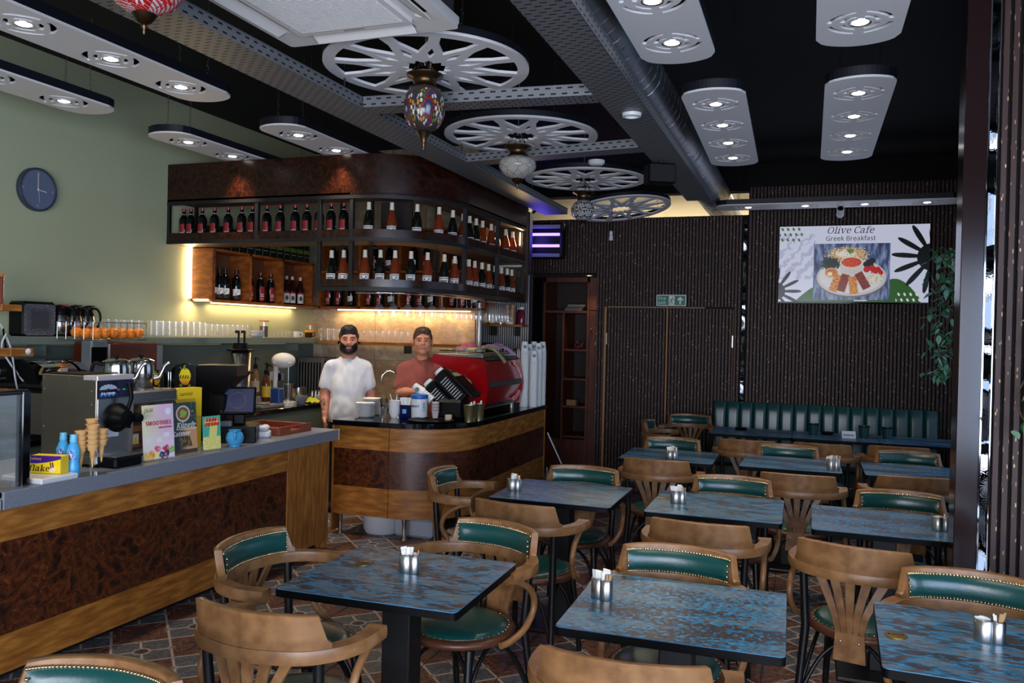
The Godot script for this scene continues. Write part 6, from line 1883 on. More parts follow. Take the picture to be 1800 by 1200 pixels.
	obj("yellow_rim", G().lathe([P2(0.0405, 0.055), P2(0.0425, 0.058), P2(0.0425, 0.078), P2(0.039, 0.078)], 18, Vector3.ZERO, false), mat("band_yellow", C(216, 170, 20), 0.4), dm)
	# orange basket
	var ob := thing("wire_basket", "wire basket of oranges on a stand below the left shelf", "basket", V(-4.72, 1.545, -4.5), 0.0)
	var wr := G()
	for y in [0.0, 0.12]:
		wr.tube([V(-0.16, y, 0.16), V(0.16, y, 0.16), V(0.16, y, -0.32), V(-0.16, y, -0.32)], 0.0035, 6, true, false)
	obj("hoop", wr, M["steel"], ob)
	for i in 9: obj("wire", G().tube([V(0.16, 0.12, 0.16 - i * 0.06), V(0.16, 0.0, 0.16 - i * 0.06), V(-0.16, 0.0, 0.16 - i * 0.06), V(-0.16, 0.12, 0.16 - i * 0.06)], 0.0025, 5), M["steel"], ob)
	for i in 5: obj("wire", G().tube([V(-0.16 + i * 0.08, 0.12, 0.16), V(-0.16 + i * 0.08, 0.0, 0.16)], 0.0025, 5), M["steel"], ob)
	var orm := mat("orange_peel", C(240, 130, 18), 0.45)
	var k := 0
	for i in 6:
		for j in 3:
			tag(obj("orange", G().ball(Vector3.ZERO, V(0.038, 0.036, 0.038), 16, 10), orm, self, V(-4.60 - j * 0.085, 1.585 + 0.004 * ((i + j) % 3), -4.40 - i * 0.077)), "ripe orange in the wire basket, %s from the left in the %s row" % [nth(i), ["front", "middle", "back"][j]], "orange", "oranges in the wire basket")
			k += 1
	var st := thing("juicer_stand", "dark juicer with a grey frame under the orange basket", "juicer", V(-4.70, 0.925, -4.53))
	obj("front_panel", bx(-0.2, 0.1, -0.42, 0.13, 0.60, 0.04, 0.01), mat("juicer_brown", C(84, 40, 24), 0.25), st)
	obj("grey_frame", bx(0.04, 0.0, 0.05, 0.14, 0.615, 0.2, 0.012), mat("juicer_grey", C(92, 100, 104), 0.5), st)
	obj("window", bx(0.14, 0.46, 0.07, 0.144, 0.57, 0.2), M["black_gloss"], st)
	obj("base", bx(-0.2, 0.0, -0.42, 0.15, 0.1, 0.04, 0.01), M["black_plastic"], st)
	# --- panini grill
	var pgm := thing("contact_grill", "black and chrome double contact grill behind the ice cream machine", "grill", V(-4.72, 0.925, -4.05), 0.15)
	obj("stand", bx(-0.2, 0.0, -0.45, 0.18, 0.3, 0.12, 0.02), M["steel_dark"], pgm)
	obj("lower_plate", bx(-0.2, 0.3, -0.48, 0.2, 0.36, 0.16, 0.02), M["black_metal"], pgm)
	for i in 2:
		var hd := G()
		var rr := []
		for v in 9:
			var a := PI * 0.5 * v / 8.0
			var zz0 := 0.13 - i * 0.31; var zz1 := zz0 - 0.28
			rr.append(PackedVector3Array([V(0.2 * sin(a) , 0.37 + 0.12 * cos(a), zz0), V(0.2 * sin(a), 0.37 + 0.12 * cos(a), zz1)]))
		hd.loft(rr, false, false, false, -1.0)
		hd.box(V(-0.06, 0.42, -0.01 - i * 0.31), V(0.2, 0.12, 0.28), 0.03)
		obj("lid", hd, M["chrome"], pgm)
		obj("badge", bx(0.178, 0.415, 0.02 - i * 0.31, 0.186, 0.435, -0.05 - i * 0.31), mat("badge_pale", C(210, 190, 170), 0.4), pgm)
		obj("trim_band", bx(0.19, 0.375, 0.12 - i * 0.31, 0.206, 0.385, -0.14 - i * 0.31), mat("copper_trim", C(200, 130, 96), 0.2, 1.0), pgm)
	var arm := G(); arm.xf = Transform3D(Basis(), V(0, 0.36, 0.14))
	arm.prism(PackedVector2Array([P2(-0.2, 0.0), P2(-0.22, 0.08), P2(-0.16, 0.13), P2(0.02, 0.135), P2(0.12, 0.08), P2(0.16, -0.02), P2(0.08, -0.02), P2(0.02, 0.03), P2(-0.1, 0.02)]), 0.0, 0.03)
	obj("arm", arm, M["black_plastic"], pgm)
	var kn := G(); kn.xf = Transform3D(Basis(Vector3.RIGHT, PI / 2), V(-0.13, 0.42, 0.17)); kn.lathe([P2(0.0, 0.0), P2(0.035, 0.0), P2(0.03, 0.02), P2(0.0, 0.022)], 16)
	obj("knob", kn, M["steel"], pgm)
	# --- water heater, pumps, syrups, mixer and small things on the black worktop
	for i in 2:
		var d := thing("pump_canister", ["tall steel canister with two black pumps behind the black hopper", "shorter steel canister with a black rim behind the till screen"][i], "canister", V([-4.72, -4.66][i], 0.925, [-6.1, -6.02][i]))
		var hh: float = [0.52, 0.33][i]
		obj("body", G().lathe([P2(0.0, 0.0), P2(0.09, 0.0), P2(0.09, hh - 0.02), P2(0.07, hh)], 24), M["steel"], d)
		obj("rim_plate", G().lathe([P2(0.0, hh), P2(0.115, hh), P2(0.12, hh + 0.012), P2(0.07, hh + 0.018), P2(0.06, hh + 0.07), P2(0.0, hh + 0.07)], 24), M["black_plastic"], d)
		if i == 0:
			for z in [0.03, -0.05]:
				obj("pump", G().tube(curve3([V(0.0, hh + 0.06, z), V(0.0, hh + 0.15, z), V(0.0, hh + 0.17, z), V(0.01, hh + 0.172, z + 0.05)], 4), 0.009, 8), M["black_plastic"], d)
				obj("nozzle", G().tube([V(0.0, hh + 0.16, z), V(0.03, hh + 0.162, z + 0.08)], 0.007, 8), M["black_plastic"], d)
	pump_bottle(V(-4.74, 1.03, -6.34), -0.4, "tall syrup bottle with a black pump, left of three on the back counter", C(120, 84, 50), C(180, 160, 130))
	pump_bottle(V(-4.68, 0.98, -6.42), -0.3, "syrup bottle with a yellow label and black pump, middle of three", C(90, 44, 20), C(206, 170, 40))
	pump_bottle(V(-4.74, 0.96, -6.52), -0.2, "syrup bottle with a pale label and black pump, right of three", C(150, 140, 60), C(214, 208, 196))
	tag(obj("bottle_step", bx(-4.82, 0.926, -6.6, -4.6, 0.955, -6.25, 0.004), mat("step_grey", C(130, 120, 112), 0.6), self), "low grey step under the syrup bottles", "step")
	tag(obj("bottle_step", bx(-4.82, 0.956, -6.38, -4.6, 0.975, -6.28, 0.004), mat("step_grey"), self), "upper grey step under the tall syrup bottle", "step")
	tag(obj("bottle_step", bx(-4.78, 0.976, -6.38, -4.70, 1.028, -6.3, 0.004), mat("step_grey"), self), "small riser block under the tall syrup bottle", "step")
	tag(obj("blue_pack", bx(-0.05, 0, -0.04, 0.05, 0.17, 0.04, 0.008), mat("pack_blue", C(40, 70, 130), 0.4), self, V(-4.66, 0.926, -6.56)), "blue and white packet beside the milkshake mixer", "packet")
	var mx := thing("milkshake_mixer", "white milkshake mixer with a steel cup on the back counter", "mixer", V(-4.72, 0.925, -6.72), 0.35)
	obj("foot", G().prism(rrect(0.19, 0.24, 0.07), 0.0, 0.03), mat("mixer_white", C(216, 212, 204), 0.3), mx).transform = flatxf(V(0.04, 0, 0))
	obj("column", G().tube([V(-0.06, 0.02, 0), V(-0.065, 0.2, 0), V(-0.06, 0.4, 0)], [0.026, 0.022, 0.026], 12), mat("mixer_white"), mx)
	var hd2 := G(); hd2.ball(V(0.01, 0.42, 0), V(0.115, 0.075, 0.075), 20, 12); hd2.box(V(0.01, 0.40, 0), V(0.19, 0.05, 0.12), 0.02)
	obj("head", hd2, mat("mixer_white"), mx)
	obj("spindle", G().cyl(V(0.06, 0.2, 0), V(0.06, 0.38, 0), 0.005, 8), M["steel"], mx)
	obj("steel_cup", G().lathe([P2(0.0, 0.03), P2(0.036, 0.03), P2(0.05, 0.2), P2(0.047, 0.2), P2(0.034, 0.04), P2(0.0, 0.04)], 20, V(0.06, 0, 0)), M["steel"], mx)
	for i in 3: tag(obj("steel_jug", G().lathe([P2(0.0, 0.0), P2(0.05, 0.0), P2(0.052, 0.01), P2(0.05, 0.13), P2(0.046, 0.13), P2(0.045, 0.01), P2(0.0, 0.01)], 20), M["steel"], self, V(-4.86, 0.926, -6.98 - i * 0.11)), "round steel milk jug, %s from the left beside the mixer" % nth(i), "jug", "steel jugs on the back counter")
	tag(obj("grey_bowl", G().lathe([P2(0.0, 0.0), P2(0.035, 0.0), P2(0.062, 0.05), P2(0.066, 0.08), P2(0.06, 0.08), P2(0.035, 0.012), P2(0.0, 0.012)], 22), mat("bowl_grey", C(130, 132, 138), 0.4), self, V(-4.6, 0.926, -6.86)), "grey round bowl at the front edge of the back counter", "bowl")
	var cl := G()
	var rr2 := []
	for i in 9:
		var row := PackedVector3Array()
		for j in 9:
			var u := i / 8.0 - 0.5; var v := j / 8.0 - 0.5
			row.append(V(u * 0.2, 0.012 + 0.04 * maxf(0, 1 - 4 * (u * u + v * v)) + 0.008 * sin(u * 30 + v * 12), v * 0.2))
		rr2.append(row)
	cl.loft(rr2, false, false, false, -1.0)
	tag(obj("yellow_cloth", cl, mat("cloth_yellow", C(206, 204, 40), 0.9), self, V(-4.62, 0.926, -7.07)), "crumpled yellow cloth on the back counter", "cloth")
	mug(V(-4.66, 0.926, -7.27), 0.5, "white mug nearer of two on the back counter end", M["ceramic"], 0.9, "white mugs at the back counter end")
	mug(V(-4.66, 0.926, -7.5), 0.5, "white mug farther of two on the back counter end", M["ceramic"], 0.9, "white mugs at the back counter end")
	for i in 3: tag(obj("glass_cruet", G().lathe([P2(0.0, 0.0), P2(0.025, 0.0), P2(0.028, 0.02), P2(0.016, 0.07), P2(0.018, 0.1), P2(0.0, 0.105)], 14), M["steel"], self, V(-4.76, 0.926, -7.30 - i * 0.06)), "small steel cruet, %s from the left behind the white mugs" % nth(i), "cruet", "steel cruets")
	tag(obj("tan_board", bx(-4.95, 0.926, -7.45, -4.935, 1.05, -7.15, 0.01), mat("tan_plastic", C(150, 140, 120), 0.5), self), "tan rounded panel leaning behind the cruets", "panel")
	var cr := thing("grille_box", "grey box with a diamond lattice grille in the corner of the back counter", "appliance", V(-4.88, 0.925, -7.6))
	obj("case", bx(-0.19, 0.0, -0.16, 0.14, 0.43, 0.14, 0.02), mat("grille_grey", C(112, 108, 102), 0.5), cr)
	obj("dark_inset", bx(0.14, 0.04, -0.13, 0.143, 0.4, 0.12), M["black_plastic"], cr)
	for i in 7:
		for sgn in [-1, 1]:
			var y0 := 0.05 + i * 0.05
			obj("lattice_bar", G().tube([V(0.147, y0, -0.12 * sgn), V(0.147, y0 + 0.05, 0.11 * sgn)], 0.004, 5), mat("grille_grey"), cr)
	for i in 8: obj("slot", bx(-0.15 + i * 0.035, 0.06, 0.14, -0.135 + i * 0.035, 0.38, 0.142), M["black_plastic"], cr)
	var wsck := thing("counter_socket", "white socket with a black plug on the panel above the back counter", "socket", V(-5.083, 1.17, -7.1), PI / 2)
	obj("plate", bx(-0.08, -0.045, 0.0, 0.08, 0.045, 0.01, 0.003), M["white_plastic"], wsck)
	obj("plug", bx(-0.01, -0.05, 0.01, 0.05, 0.03, 0.06, 0.015), M["black_plastic"], wsck)
	obj("charger", bx(0.055, -0.05, 0.01, 0.09, 0.03, 0.06, 0.008), mat("charger_violet", C(150, 140, 190), 0.3), wsck)
	tag(obj("white_board", bx(-5.08, 1.13, -5.55, -5.075, 1.49, -5.2), mat("board_white", C(210, 204, 196), 0.6), self), "white sheet on the wall panel behind the two teapots", "sheet")
	# wooden shelf corner and cables at the far left edge
	var ws := thing("wooden_bracket_shelf", "small wooden shelf with a jar, cut off by the left edge", "shelf", V(-4.72, 1.72, -3.83))
	obj("board", bx(-0.12, 0, -0.02, 0.1, 0.04, 0.12, 0.003), M["oak"], ws)
	obj("wall_arm", bx(-0.36, 0.0, 0.02, -0.12, 0.03, 0.05), M["black_metal"], ws)
	var wj := thing("spice_jar", "tall jar with a wooden lid on the small shelf at the left edge", "jar", V(-4.73, 1.761, -3.77))
	obj("glass", G().lathe([P2(0.0, 0.0), P2(0.035, 0.0), P2(0.035, 0.17)], 14), mat("jar_red", C(120, 60, 44), 0.2), wj)
	obj("lid", G().lathe([P2(0.0, 0.17), P2(0.04, 0.17), P2(0.04, 0.19), P2(0.0, 0.19)], 14), mat("lid_wood"), wj)
	var lw := thing("small_wood_ledge", "small wooden ledge with white plugs below the shelf at the left edge", "ledge", V(-4.70, 1.44, -3.88))
	obj("board", bx(-0.12, 0, -0.04, 0.1, 0.05, 0.12, 0.003), M["oak"], lw)
	obj("wall_arm", bx(-0.38, 0.0, 0.02, -0.12, 0.03, 0.05), M["black_metal"], lw)
	obj("plug", G().ball(V(0.102, 0.03, 0.0), V(0.012, 0.02, 0.02), 10, 6), M["white_plastic"], lw)
	var cb := thing("cables", "black and white cables hanging at the left edge below the shelf", "cable", V(-4.72, 1.42, -3.86))
	for q in 3: obj("cable", G().tube(curve3([V(0.03, 0.22 - q * 0.03, 0.1 - q * 0.02), V(0.0, 0.06, 0.03 * q), V(0.04, -0.12, -0.02 * q), V(-0.04 + 0.05 * q, -0.26, -0.1 - 0.03 * q)], 6), 0.006, 6), [M["white_plastic"], M["black_plastic"], M["white_plastic"]][q], cb)
	# --- glasses on the tiled shelf
	glass_row(tall, -4.86, 1.53, -7.6, 0.075, 0, 5, "tumbler at the left of the tiled shelf, front row", "tumblers at the left of the tiled shelf")
	glass_row(tall, -4.82, 1.53, -7.69, 0.075, 0, 5, "tumbler at the left of the tiled shelf, back row", "tumblers at the left of the tiled shelf, back row")
	glass_row(mid, -4.42, 1.53, -7.6, 0.072, 0, 9, "tumbler between the two men on the tiled shelf, front row", "tumblers in the middle of the tiled shelf")
	glass_row(mid, -4.38, 1.53, -7.69, 0.072, 0, 9, "tumbler between the two men on the tiled shelf, back row", "tumblers in the middle of the tiled shelf, back row")
	glass_row(low, -3.7, 1.53, -7.6, 0.07, 0, 3, "low glass behind the man in red on the tiled shelf", "low glasses behind the man in red")
	for k3 in 3: glass_row(low, -3.47, 1.53 + k3 * 0.072, -7.62, 0.065, 0, 4 - (k3 / 2), ["low glass, bottom layer of the pile on the tiled shelf", "low glass, middle layer of the pile on the tiled shelf", "low glass, top layer of the pile on the tiled shelf"][k3], "piled glasses on the tiled shelf, layer %s" % ["one", "two", "three"][k3])
	# bowls or cups near the sink, tap
	var tp := thing("mixer_tap", "chrome swan-neck tap rising behind the bar between the two men", "tap", V(-3.86, 0.93, -7.45))
	obj("spout", G().tube(curve3([V(0, 0, 0), V(0, 0.22, 0), V(-0.03, 0.30, 0.02), V(-0.09, 0.32, 0.05), V(-0.14, 0.27, 0.08), V(-0.15, 0.18, 0.085)], 6), 0.012, 12), M["chrome"], tp)
	obj("handle", G().tube([V(0.0, 0.06, 0), V(0.07, 0.08, 0.02)], 0.009, 8), M["chrome"], tp)
	obj("base", G().lathe([P2(0.0, 0), P2(0.03, 0), P2(0.026, 0.03), P2(0.014, 0.05)], 16), M["chrome"], tp)
	var sk := thing("sink_counter", "steel sink worktop along the stone tiles behind the two men", "worktop", V(0, 0, -7.78))
	obj("cabinet", bx(-4.45, 0.0, 0.0, -3.2, 0.89, 0.48), pg, sk)
	obj("worktop", bx(-4.48, 0.89, 0.0, -3.2, 0.93, 0.5, 0.003), M["brushed"], sk)
func print_tex(kind: String, w: int, h: int) -> ImageTexture:
	# flat prints on cards and boxes
	var img := Image.create_empty(w, h, false, Image.FORMAT_RGB8)
	var f := FastNoiseLite.new(); f.frequency = 0.06; f.fractal_octaves = 3
	for y in h:
		for x in w:
			var u := (x + 0.5) / w; var v := (y + 0.5) / h; var n := f.get_noise_2d(x, y)
			var c := C(255, 255, 255)
			match kind:
				"smoothie":
					c = C(236, 228, 186).lerp(C(226, 190, 214), clampf(u * 1.5 - v * 0.3, 0, 1)).lerp(C(232, 220, 226), clampf((v - 0.4) * 2, 0, 0.6))
					if P2((u - 0.83) * 0.7, v - 0.14).length() < 0.065: c = C(226, 234, 240)
					if v > 0.53 and v < 0.7 and ((u > 0.08 and u < 0.26 and v > 0.62) or (u > 0.42 and u < 0.6 and v > 0.62) or (u > 0.66 and u < 0.84 and v < 0.62)): c = C(238, 226, 230)
					for q in [[0.25, 0.93, 0.1, C(236, 140, 40)], [0.1, 0.95, 0.09, C(240, 200, 80)], [0.45, 0.82, 0.08, C(214, 90, 120)], [0.72, 0.84, 0.09, C(190, 40, 80)], [0.6, 0.94, 0.09, C(44, 40, 80)], [0.75, 0.93, 0.08, C(60, 40, 70)], [0.93, 0.86, 0.08, C(120, 180, 80)], [0.42, 0.93, 0.06, C(240, 230, 120)], [0.24, 0.95, 0.05, C(250, 180, 90)]]:
						if P2((u - q[0]) * 0.7, (v - q[1])).length() < q[2] * (0.8 + n * 0.5): c = q[4 - 1].lerp(C(250, 240, 220), clampf(n, 0, 0.5))
				"kunefe":
					c = C(34, 58, 52)
					if n > 0.36 and (u < 0.2 or u > 0.8): c = C(150, 140, 70)
					var d := P2((u - 0.5) * 0.62, v - 0.22).length()
					if d < 0.165: c = C(196, 186, 178)
					if d < 0.13: c = C(130, 74, 40)
					if d < 0.075 + n * 0.03: c = C(130, 170, 70)
					if v > 0.5: c = C(196, 146, 104).lerp(C(40, 44, 44), clampf((0.5 - u) * 3.0 + 0.4, 0, 1))
					if absf(u - 0.56 - (v - 0.75) * 0.4) < 0.2 and absf(v - 0.76) < 0.12: c = C(110, 96, 50).lerp(C(60, 40, 24), clampf(n * 2 + 0.3, 0, 1))
					if v > 0.93: c = C(60, 50, 44)
				"corn":
					c = C(70, 176, 150)
					if v > 0.62: c = C(226, 208, 90).lerp(C(240, 240, 200), clampf(n + 0.3, 0, 1))
					if absf(u - 0.55 + (v - 0.6) * 0.2) < 0.22 and v > 0.3 and v < 0.93: c = C(236, 228, 150).lerp(C(222, 210, 90), fmod(u * 7.0, 1.0))
					if v > 0.06 and v < 0.3 and absf(u - 0.5) < 0.4: c = C(206, 64, 40) if fmod(u * 6.0 + v * 2.0, 1.0) > 0.25 and absf(v - 0.18) > 0.012 else C(250, 220, 130)
				"yellow_box":
					c = C(248, 206, 20)
					if v > 0.17 and v < 0.5 and u > 0.2 and u < 0.8: c = C(206, 170, 20)
					if v > 0.5 and v < 0.507: c = C(60, 50, 10)
					if v > 0.7 and v < 0.85 and u > 0.08 and u < 0.2: c = C(40, 36, 30) if fmod(v * 60.0, 1.0) > 0.5 else C(220, 200, 120)
				"flake":
					c = C(248, 214, 20)
					if v < 0.42 - 0.3 * u * u + 0.04: c = C(70, 30, 130)
					if P2((u - 0.72) * 1.6, v - 0.74).length() < 0.2: c = C(240, 210, 170)
					if absf(u - 0.67 - (v - 0.5) * 0.1) < 0.022 and v > 0.38 and v < 0.7 or absf(u - 0.74 - (v - 0.5) * 0.1) < 0.022 and v > 0.36 and v < 0.66: c = C(90, 44, 24)
				"tub":
					c = C(226, 226, 222)
					if v > 0.62 and P2((u - 0.5) * 1.2, v - 0.8).length() < 0.34 + n * 0.1: c = C(214, 190, 130).lerp(C(240, 236, 220), clampf(n + 0.4, 0, 1))
					if v > 0.93: c = C(60, 140, 190)
					if v < 0.28 and v > 0.08 and (absf(u - 0.36) < 0.035 or absf(u - 0.46) < 0.035): c = C(130, 30, 36)
				"panel":
					c = C(16, 20, 40) if fmod(u * 18.0, 1.0) > 0.2 else C(40, 46, 80)
					var a := atan2(0.52 - v, (u - 0.27) * 1.2); var r := P2((u - 0.27) * 1.2, v - 0.52).length()
					if v < 0.52 and r < 0.3 and r > 0.05 and fmod(a * 7.0 / PI, 1.0) > 0.14: c = C(190, 204, 216)
					if v > 0.74 and v < 0.92 and u < 0.5 and fmod(u * 9.0, 1.0) > 0.35: c = C(60, 130, 220)
					for q in [[0.56, C(220, 60, 80)], [0.72, C(60, 200, 130)], [0.86, C(70, 210, 150)]]:
						if P2(u - q[0], (v - 0.56) * 1.0).length() < 0.05: c = q[1]
				"lemon":
					c = C(12, 12, 14)
					var d := P2((u - 0.5) * 1.25, v - 0.5).length()
					if d < 0.36 + 0.03 * n: c = C(240, 216, 30).lerp(C(226, 120, 30), clampf((v - 0.5) * 3.0, 0, 1))
					if v > 0.46 and v < 0.60 and d < 0.33 and fmod(u * 8.0 + v * 3.0, 1.0) > 0.55: c = C(40, 50, 20)
					if (P2(u - 0.5, v - 0.12).length() < 0.1 or P2(u - 0.26, v - 0.14).length() < 0.06 or P2(u - 0.72, v - 0.88).length() < 0.07 or P2(u - 0.3, v - 0.86).length() < 0.08) and n > -0.2: c = C(110, 150, 40)
				"choc":
					c = C(84, 176, 226)
					var d := P2((u - 0.5) * 1.6, v - 0.5).length()
					if d < 0.42: c = C(50, 80, 170).lerp(C(210, 220, 240), clampf(n * 3 + 0.2, 0, 1))
					if v > 0.82 and n > 0.1: c = C(190, 30, 40)
			img.set_pixel(x, y, c)
	return ImageTexture.create_from_image(img)

func printed(kind: String, w := 128, h := 192, rough := 0.3) -> StandardMaterial3D:
	var m := mat("print_" + kind, Color.WHITE, rough)
	if m.albedo_texture == null: m.albedo_texture = print_tex(kind, w, h)
	return m

func card(called: String, o: Node3D, w: float, h: float, m: Material, at := Vector3.ZERO) -> MeshInstance3D:
	# a sheet facing +z with its picture upright, thickness 3 mm
	var g := G()
	g.quad(V(-w / 2, 0, 0.0015), V(w / 2, 0, 0.0015), V(w / 2, h, 0.0015), V(-w / 2, h, 0.0015), V(0, 0, 1), Rect2(0, 1, 1, -1))
	g.quad(V(-w / 2, 0, -0.0015), V(w / 2, 0, -0.0015), V(w / 2, h, -0.0015), V(-w / 2, h, -0.0015), V(0, 0, -1), Rect2(1, 1, -1, -1))
	for s in [[-1, 0], [1, 0]]: g.quad(V(s[0] * w / 2, 0, -0.0015), V(s[0] * w / 2, 0, 0.0015), V(s[0] * w / 2, h, 0.0015), V(s[0] * w / 2, h, -0.0015), V(s[0], 0, 0), Rect2(0.5, 0.02, 0.01, 0.01))
	g.quad(V(-w / 2, h, -0.0015), V(w / 2, h, -0.0015), V(w / 2, h, 0.0015), V(-w / 2, h, 0.0015), Vector3.UP, Rect2(0.5, 0.02, 0.01, 0.01))
	return obj(called, g, m, o, at)

func teapot(at: Vector3, turn: float, label: String) -> void:
	var t := thing("steel_teapot", label, "teapot", at, turn, "steel teapots on the boiler")
	obj("body", G().lathe([P2(0.0, 0.0), P2(0.073, 0.0), P2(0.076, 0.004), P2(0.074, 0.12), P2(0.07, 0.15), P2(0.072, 0.156)], 28), M["chrome_soft"], t)
	obj("lid", G().lathe([P2(0.073, 0.156), P2(0.074, 0.162), P2(0.05, 0.174), P2(0.0, 0.18)], 28, Vector3.ZERO, false), M["chrome_soft"], t)
	obj("knob", G().lathe([P2(0.006, 0.178), P2(0.013, 0.188), P2(0.012, 0.2), P2(0.0, 0.204)], 12, Vector3.ZERO, false), M["black_plastic"], t)
	obj("spout", G().tube(curve3([V(0.068, 0.055, 0), V(0.1, 0.065, 0), V(0.118, 0.1, 0), V(0.135, 0.135, 0), V(0.158, 0.15, 0)], 5), [0.02, 0.02, 0.019, 0.018, 0.017, 0.016, 0.0155, 0.015, 0.0145, 0.014, 0.0135, 0.013, 0.0125, 0.012, 0.0115, 0.011, 0.0105, 0.01, 0.0095, 0.009, 0.0085], 10), M["chrome_soft"], t)
	obj("handle", G().tube(curve3([V(-0.07, 0.14, 0), V(-0.115, 0.15, 0), V(-0.13, 0.1, 0), V(-0.115, 0.05, 0), V(-0.074, 0.03, 0)], 5), 0.01, 8), M["black_plastic"], t)

func cone_stack(t: Node3D, p: Vector3, n: int, sgn := 0.0) -> void:
	for i in n:
		obj("cone", G().lathe([P2(0.003, 0.0), P2(0.014, 0.08), P2(0.0225, 0.086), P2(0.024, 0.102), P2(0.031, 0.116), P2(0.028, 0.117), P2(0.016, 0.09), P2(0.0, 0.02)], 16), M["wafer"], t, p + V(0, i * 0.024, 0))

func counter_things() -> void:
	var Y := 0.9
	mat("chrome_soft", C(214, 212, 208), 0.12, 1.0)
	var bk: StandardMaterial3D = M["black_plastic"]
	# --- glass display case at the left edge
	var dc := thing("display_case", "glass cake display case with black corner posts at the left edge", "display case", V(-3.40, 0.867, -2.85))
	for q in [[0.0, 0.0], [-0.6, 0.0], [0.0, 1.3], [-0.6, 1.3]]: obj("corner_post", bx(q[0] - 0.022, 0, q[1] - 0.022, q[0] + 0.022, 0.47, q[1] + 0.022, 0.004), M["black_gloss"], dc)
	obj("base", bx(-0.62, 0.0, -0.02, 0.02, 0.03, 1.32, 0.004), M["black_gloss"], dc)
	obj("roof", bx(-0.62, 0.455, -0.02, 0.02, 0.475, 1.32, 0.004), M["black_gloss"], dc)
	obj("wooden_lining", bx(-0.56, 0.03, 0.03, -0.03, 0.045, 1.28), M["oak"], dc)
	for q in [bx(-0.003, 0.03, 0.02, 0.003, 0.455, 1.28), bx(-0.58, 0.03, -0.003, -0.02, 0.455, 0.003)]: obj("glass_pane", q, M["pane_glass"], dc)
	for h in [0.16, 0.29]: obj("glass_shelf", bx(-0.56, h, 0.04, -0.06, h + 0.006, 1.26), M["clear_glass"], dc)
	var wb := thing("water_bottle", "clear plastic water bottle with a blue cap inside the display case", "bottle", V(-3.50, 0.913, -2.75))
	obj("body", G().lathe([P2(0.0, 0.0), P2(0.03, 0.0), P2(0.033, 0.01), P2(0.033, 0.06), P2(0.029, 0.075), P2(0.033, 0.09), P2(0.033, 0.14), P2(0.013, 0.185), P2(0.013, 0.2)], 18), M["clear_glass"], wb)
	obj("label", G().lathe([P2(0.0336, 0.09), P2(0.0336, 0.115)], 18, Vector3.ZERO, false), mat("label_blue", C(60, 110, 200), 0.4), wb)
	obj("cap", G().lathe([P2(0.015, 0.196), P2(0.015, 0.214), P2(0.0, 0.215)], 14, Vector3.ZERO, false), mat("label_blue"), wb)
	# --- board with the chocolate box, sauces and cones
	tag(obj("marble_board", bx(-0.13, 0, -0.105, 0.13, 0.028, 0.105, 0.006), mat("board_marble", C(206, 206, 208), 0.15), self, V(-3.46, Y, -2.995)), "white marble serving board beside the display case", "board")
	var fk := thing("chocolate_box", "yellow and purple chocolate flake box standing behind the marble board", "box", V(-3.45, Y + 0.0285, -3.04), 0.25)
	obj("carton", bx(-0.078, 0, -0.03, 0.078, 0.085, 0.03, 0.002), mat("flake_side", C(240, 206, 30), 0.5), fk)
	var fc := card("front_print", fk, 0.155, 0.084, printed("flake", 160, 80), V(0, 0.001, 0.0318))
	words("lettering", "flake", 0.042, mat("print_brown", C(70, 40, 24), 0.5), fk, Transform3D(Basis(V(1, 0, 0), V(0.2, 1, 0), V(0, 0, 1)), V(-0.03, 0.024, 0.034)), "Droid Serif", true, 0.0006)
	words("lettering", "Cadbury", 0.014, mat("print_gold", C(214, 180, 80), 0.4), fk, Transform3D(Basis(V(1, 0, 0), V(0.2, 1, 0), V(0, 0, 1)), V(-0.05, 0.07, 0.034)), "Droid Serif", true, 0.0006)
	for i in 2:
		var b := thing("sauce_bottle", ["light blue sauce bottle on the left, behind the flake box", "light blue sauce bottle on the right, beside the wafer cones"][i], "bottle", V([-3.50, -3.40][i], Y, [-3.16, -3.13][i]), 0.4)
		obj("body", G().lathe([P2(0.0, 0.0), P2(0.028, 0.0), P2(0.031, 0.006), P2(0.031, 0.05), P2(0.026, 0.075), P2(0.031, 0.105), P2(0.03, 0.13), P2(0.017, 0.165), P2(0.015, 0.17)], 20), mat("sauce_blue", C(70, 170, 226), 0.3), b)
		obj("cap", G().lathe([P2(0.017, 0.168), P2(0.018, 0.172), P2(0.016, 0.205), P2(0.0, 0.206)], 16, Vector3.ZERO, false), mat("sauce_cap", C(110, 196, 236), 0.35), b)
		var lg := G()
		for k in 6:
			var a := -0.9 + 1.8 * k / 6.0; var c2 := -0.9 + 1.8 * (k + 1) / 6.0
			var A := V(sin(a), 0, cos(a)); var B := V(sin(c2), 0, cos(c2)); var R := 0.0316
			lg.tri(A * R + V(0, 0.085, 0), B * R + V(0, 0.085, 0), B * R + V(0, 0.135, 0), A, B, B, P2(k / 6.0, 1), P2((k + 1) / 6.0, 1), P2((k + 1) / 6.0, 0))
			lg.tri(A * R + V(0, 0.085, 0), B * R + V(0, 0.135, 0), A * R + V(0, 0.135, 0), A, B, A, P2(k / 6.0, 1), P2((k + 1) / 6.0, 0), P2(k / 6.0, 0))
		obj("label", lg, printed("choc", 64, 48), b)
	mat("wafer", C(214, 166, 104), 0.8)
	var cs := thing("cone_stand", "clear stand holding stacks of wafer cones in front of the ice cream machine", "cone stand", V(-3.37, Y, -3.21))
	obj("base_plate", bx(-0.07, 0.0, -0.05, 0.07, 0.006, 0.05, 0.002), M["clear_glass"], cs)
	obj("stem", G().cyl(V(0, 0.006, 0), V(0, 0.1, 0), 0.006, 8), M["clear_glass"], cs)
	obj("holder_plate", bx(-0.08, 0.095, -0.06, 0.08, 0.1, 0.06, 0.002), M["clear_glass"], cs)
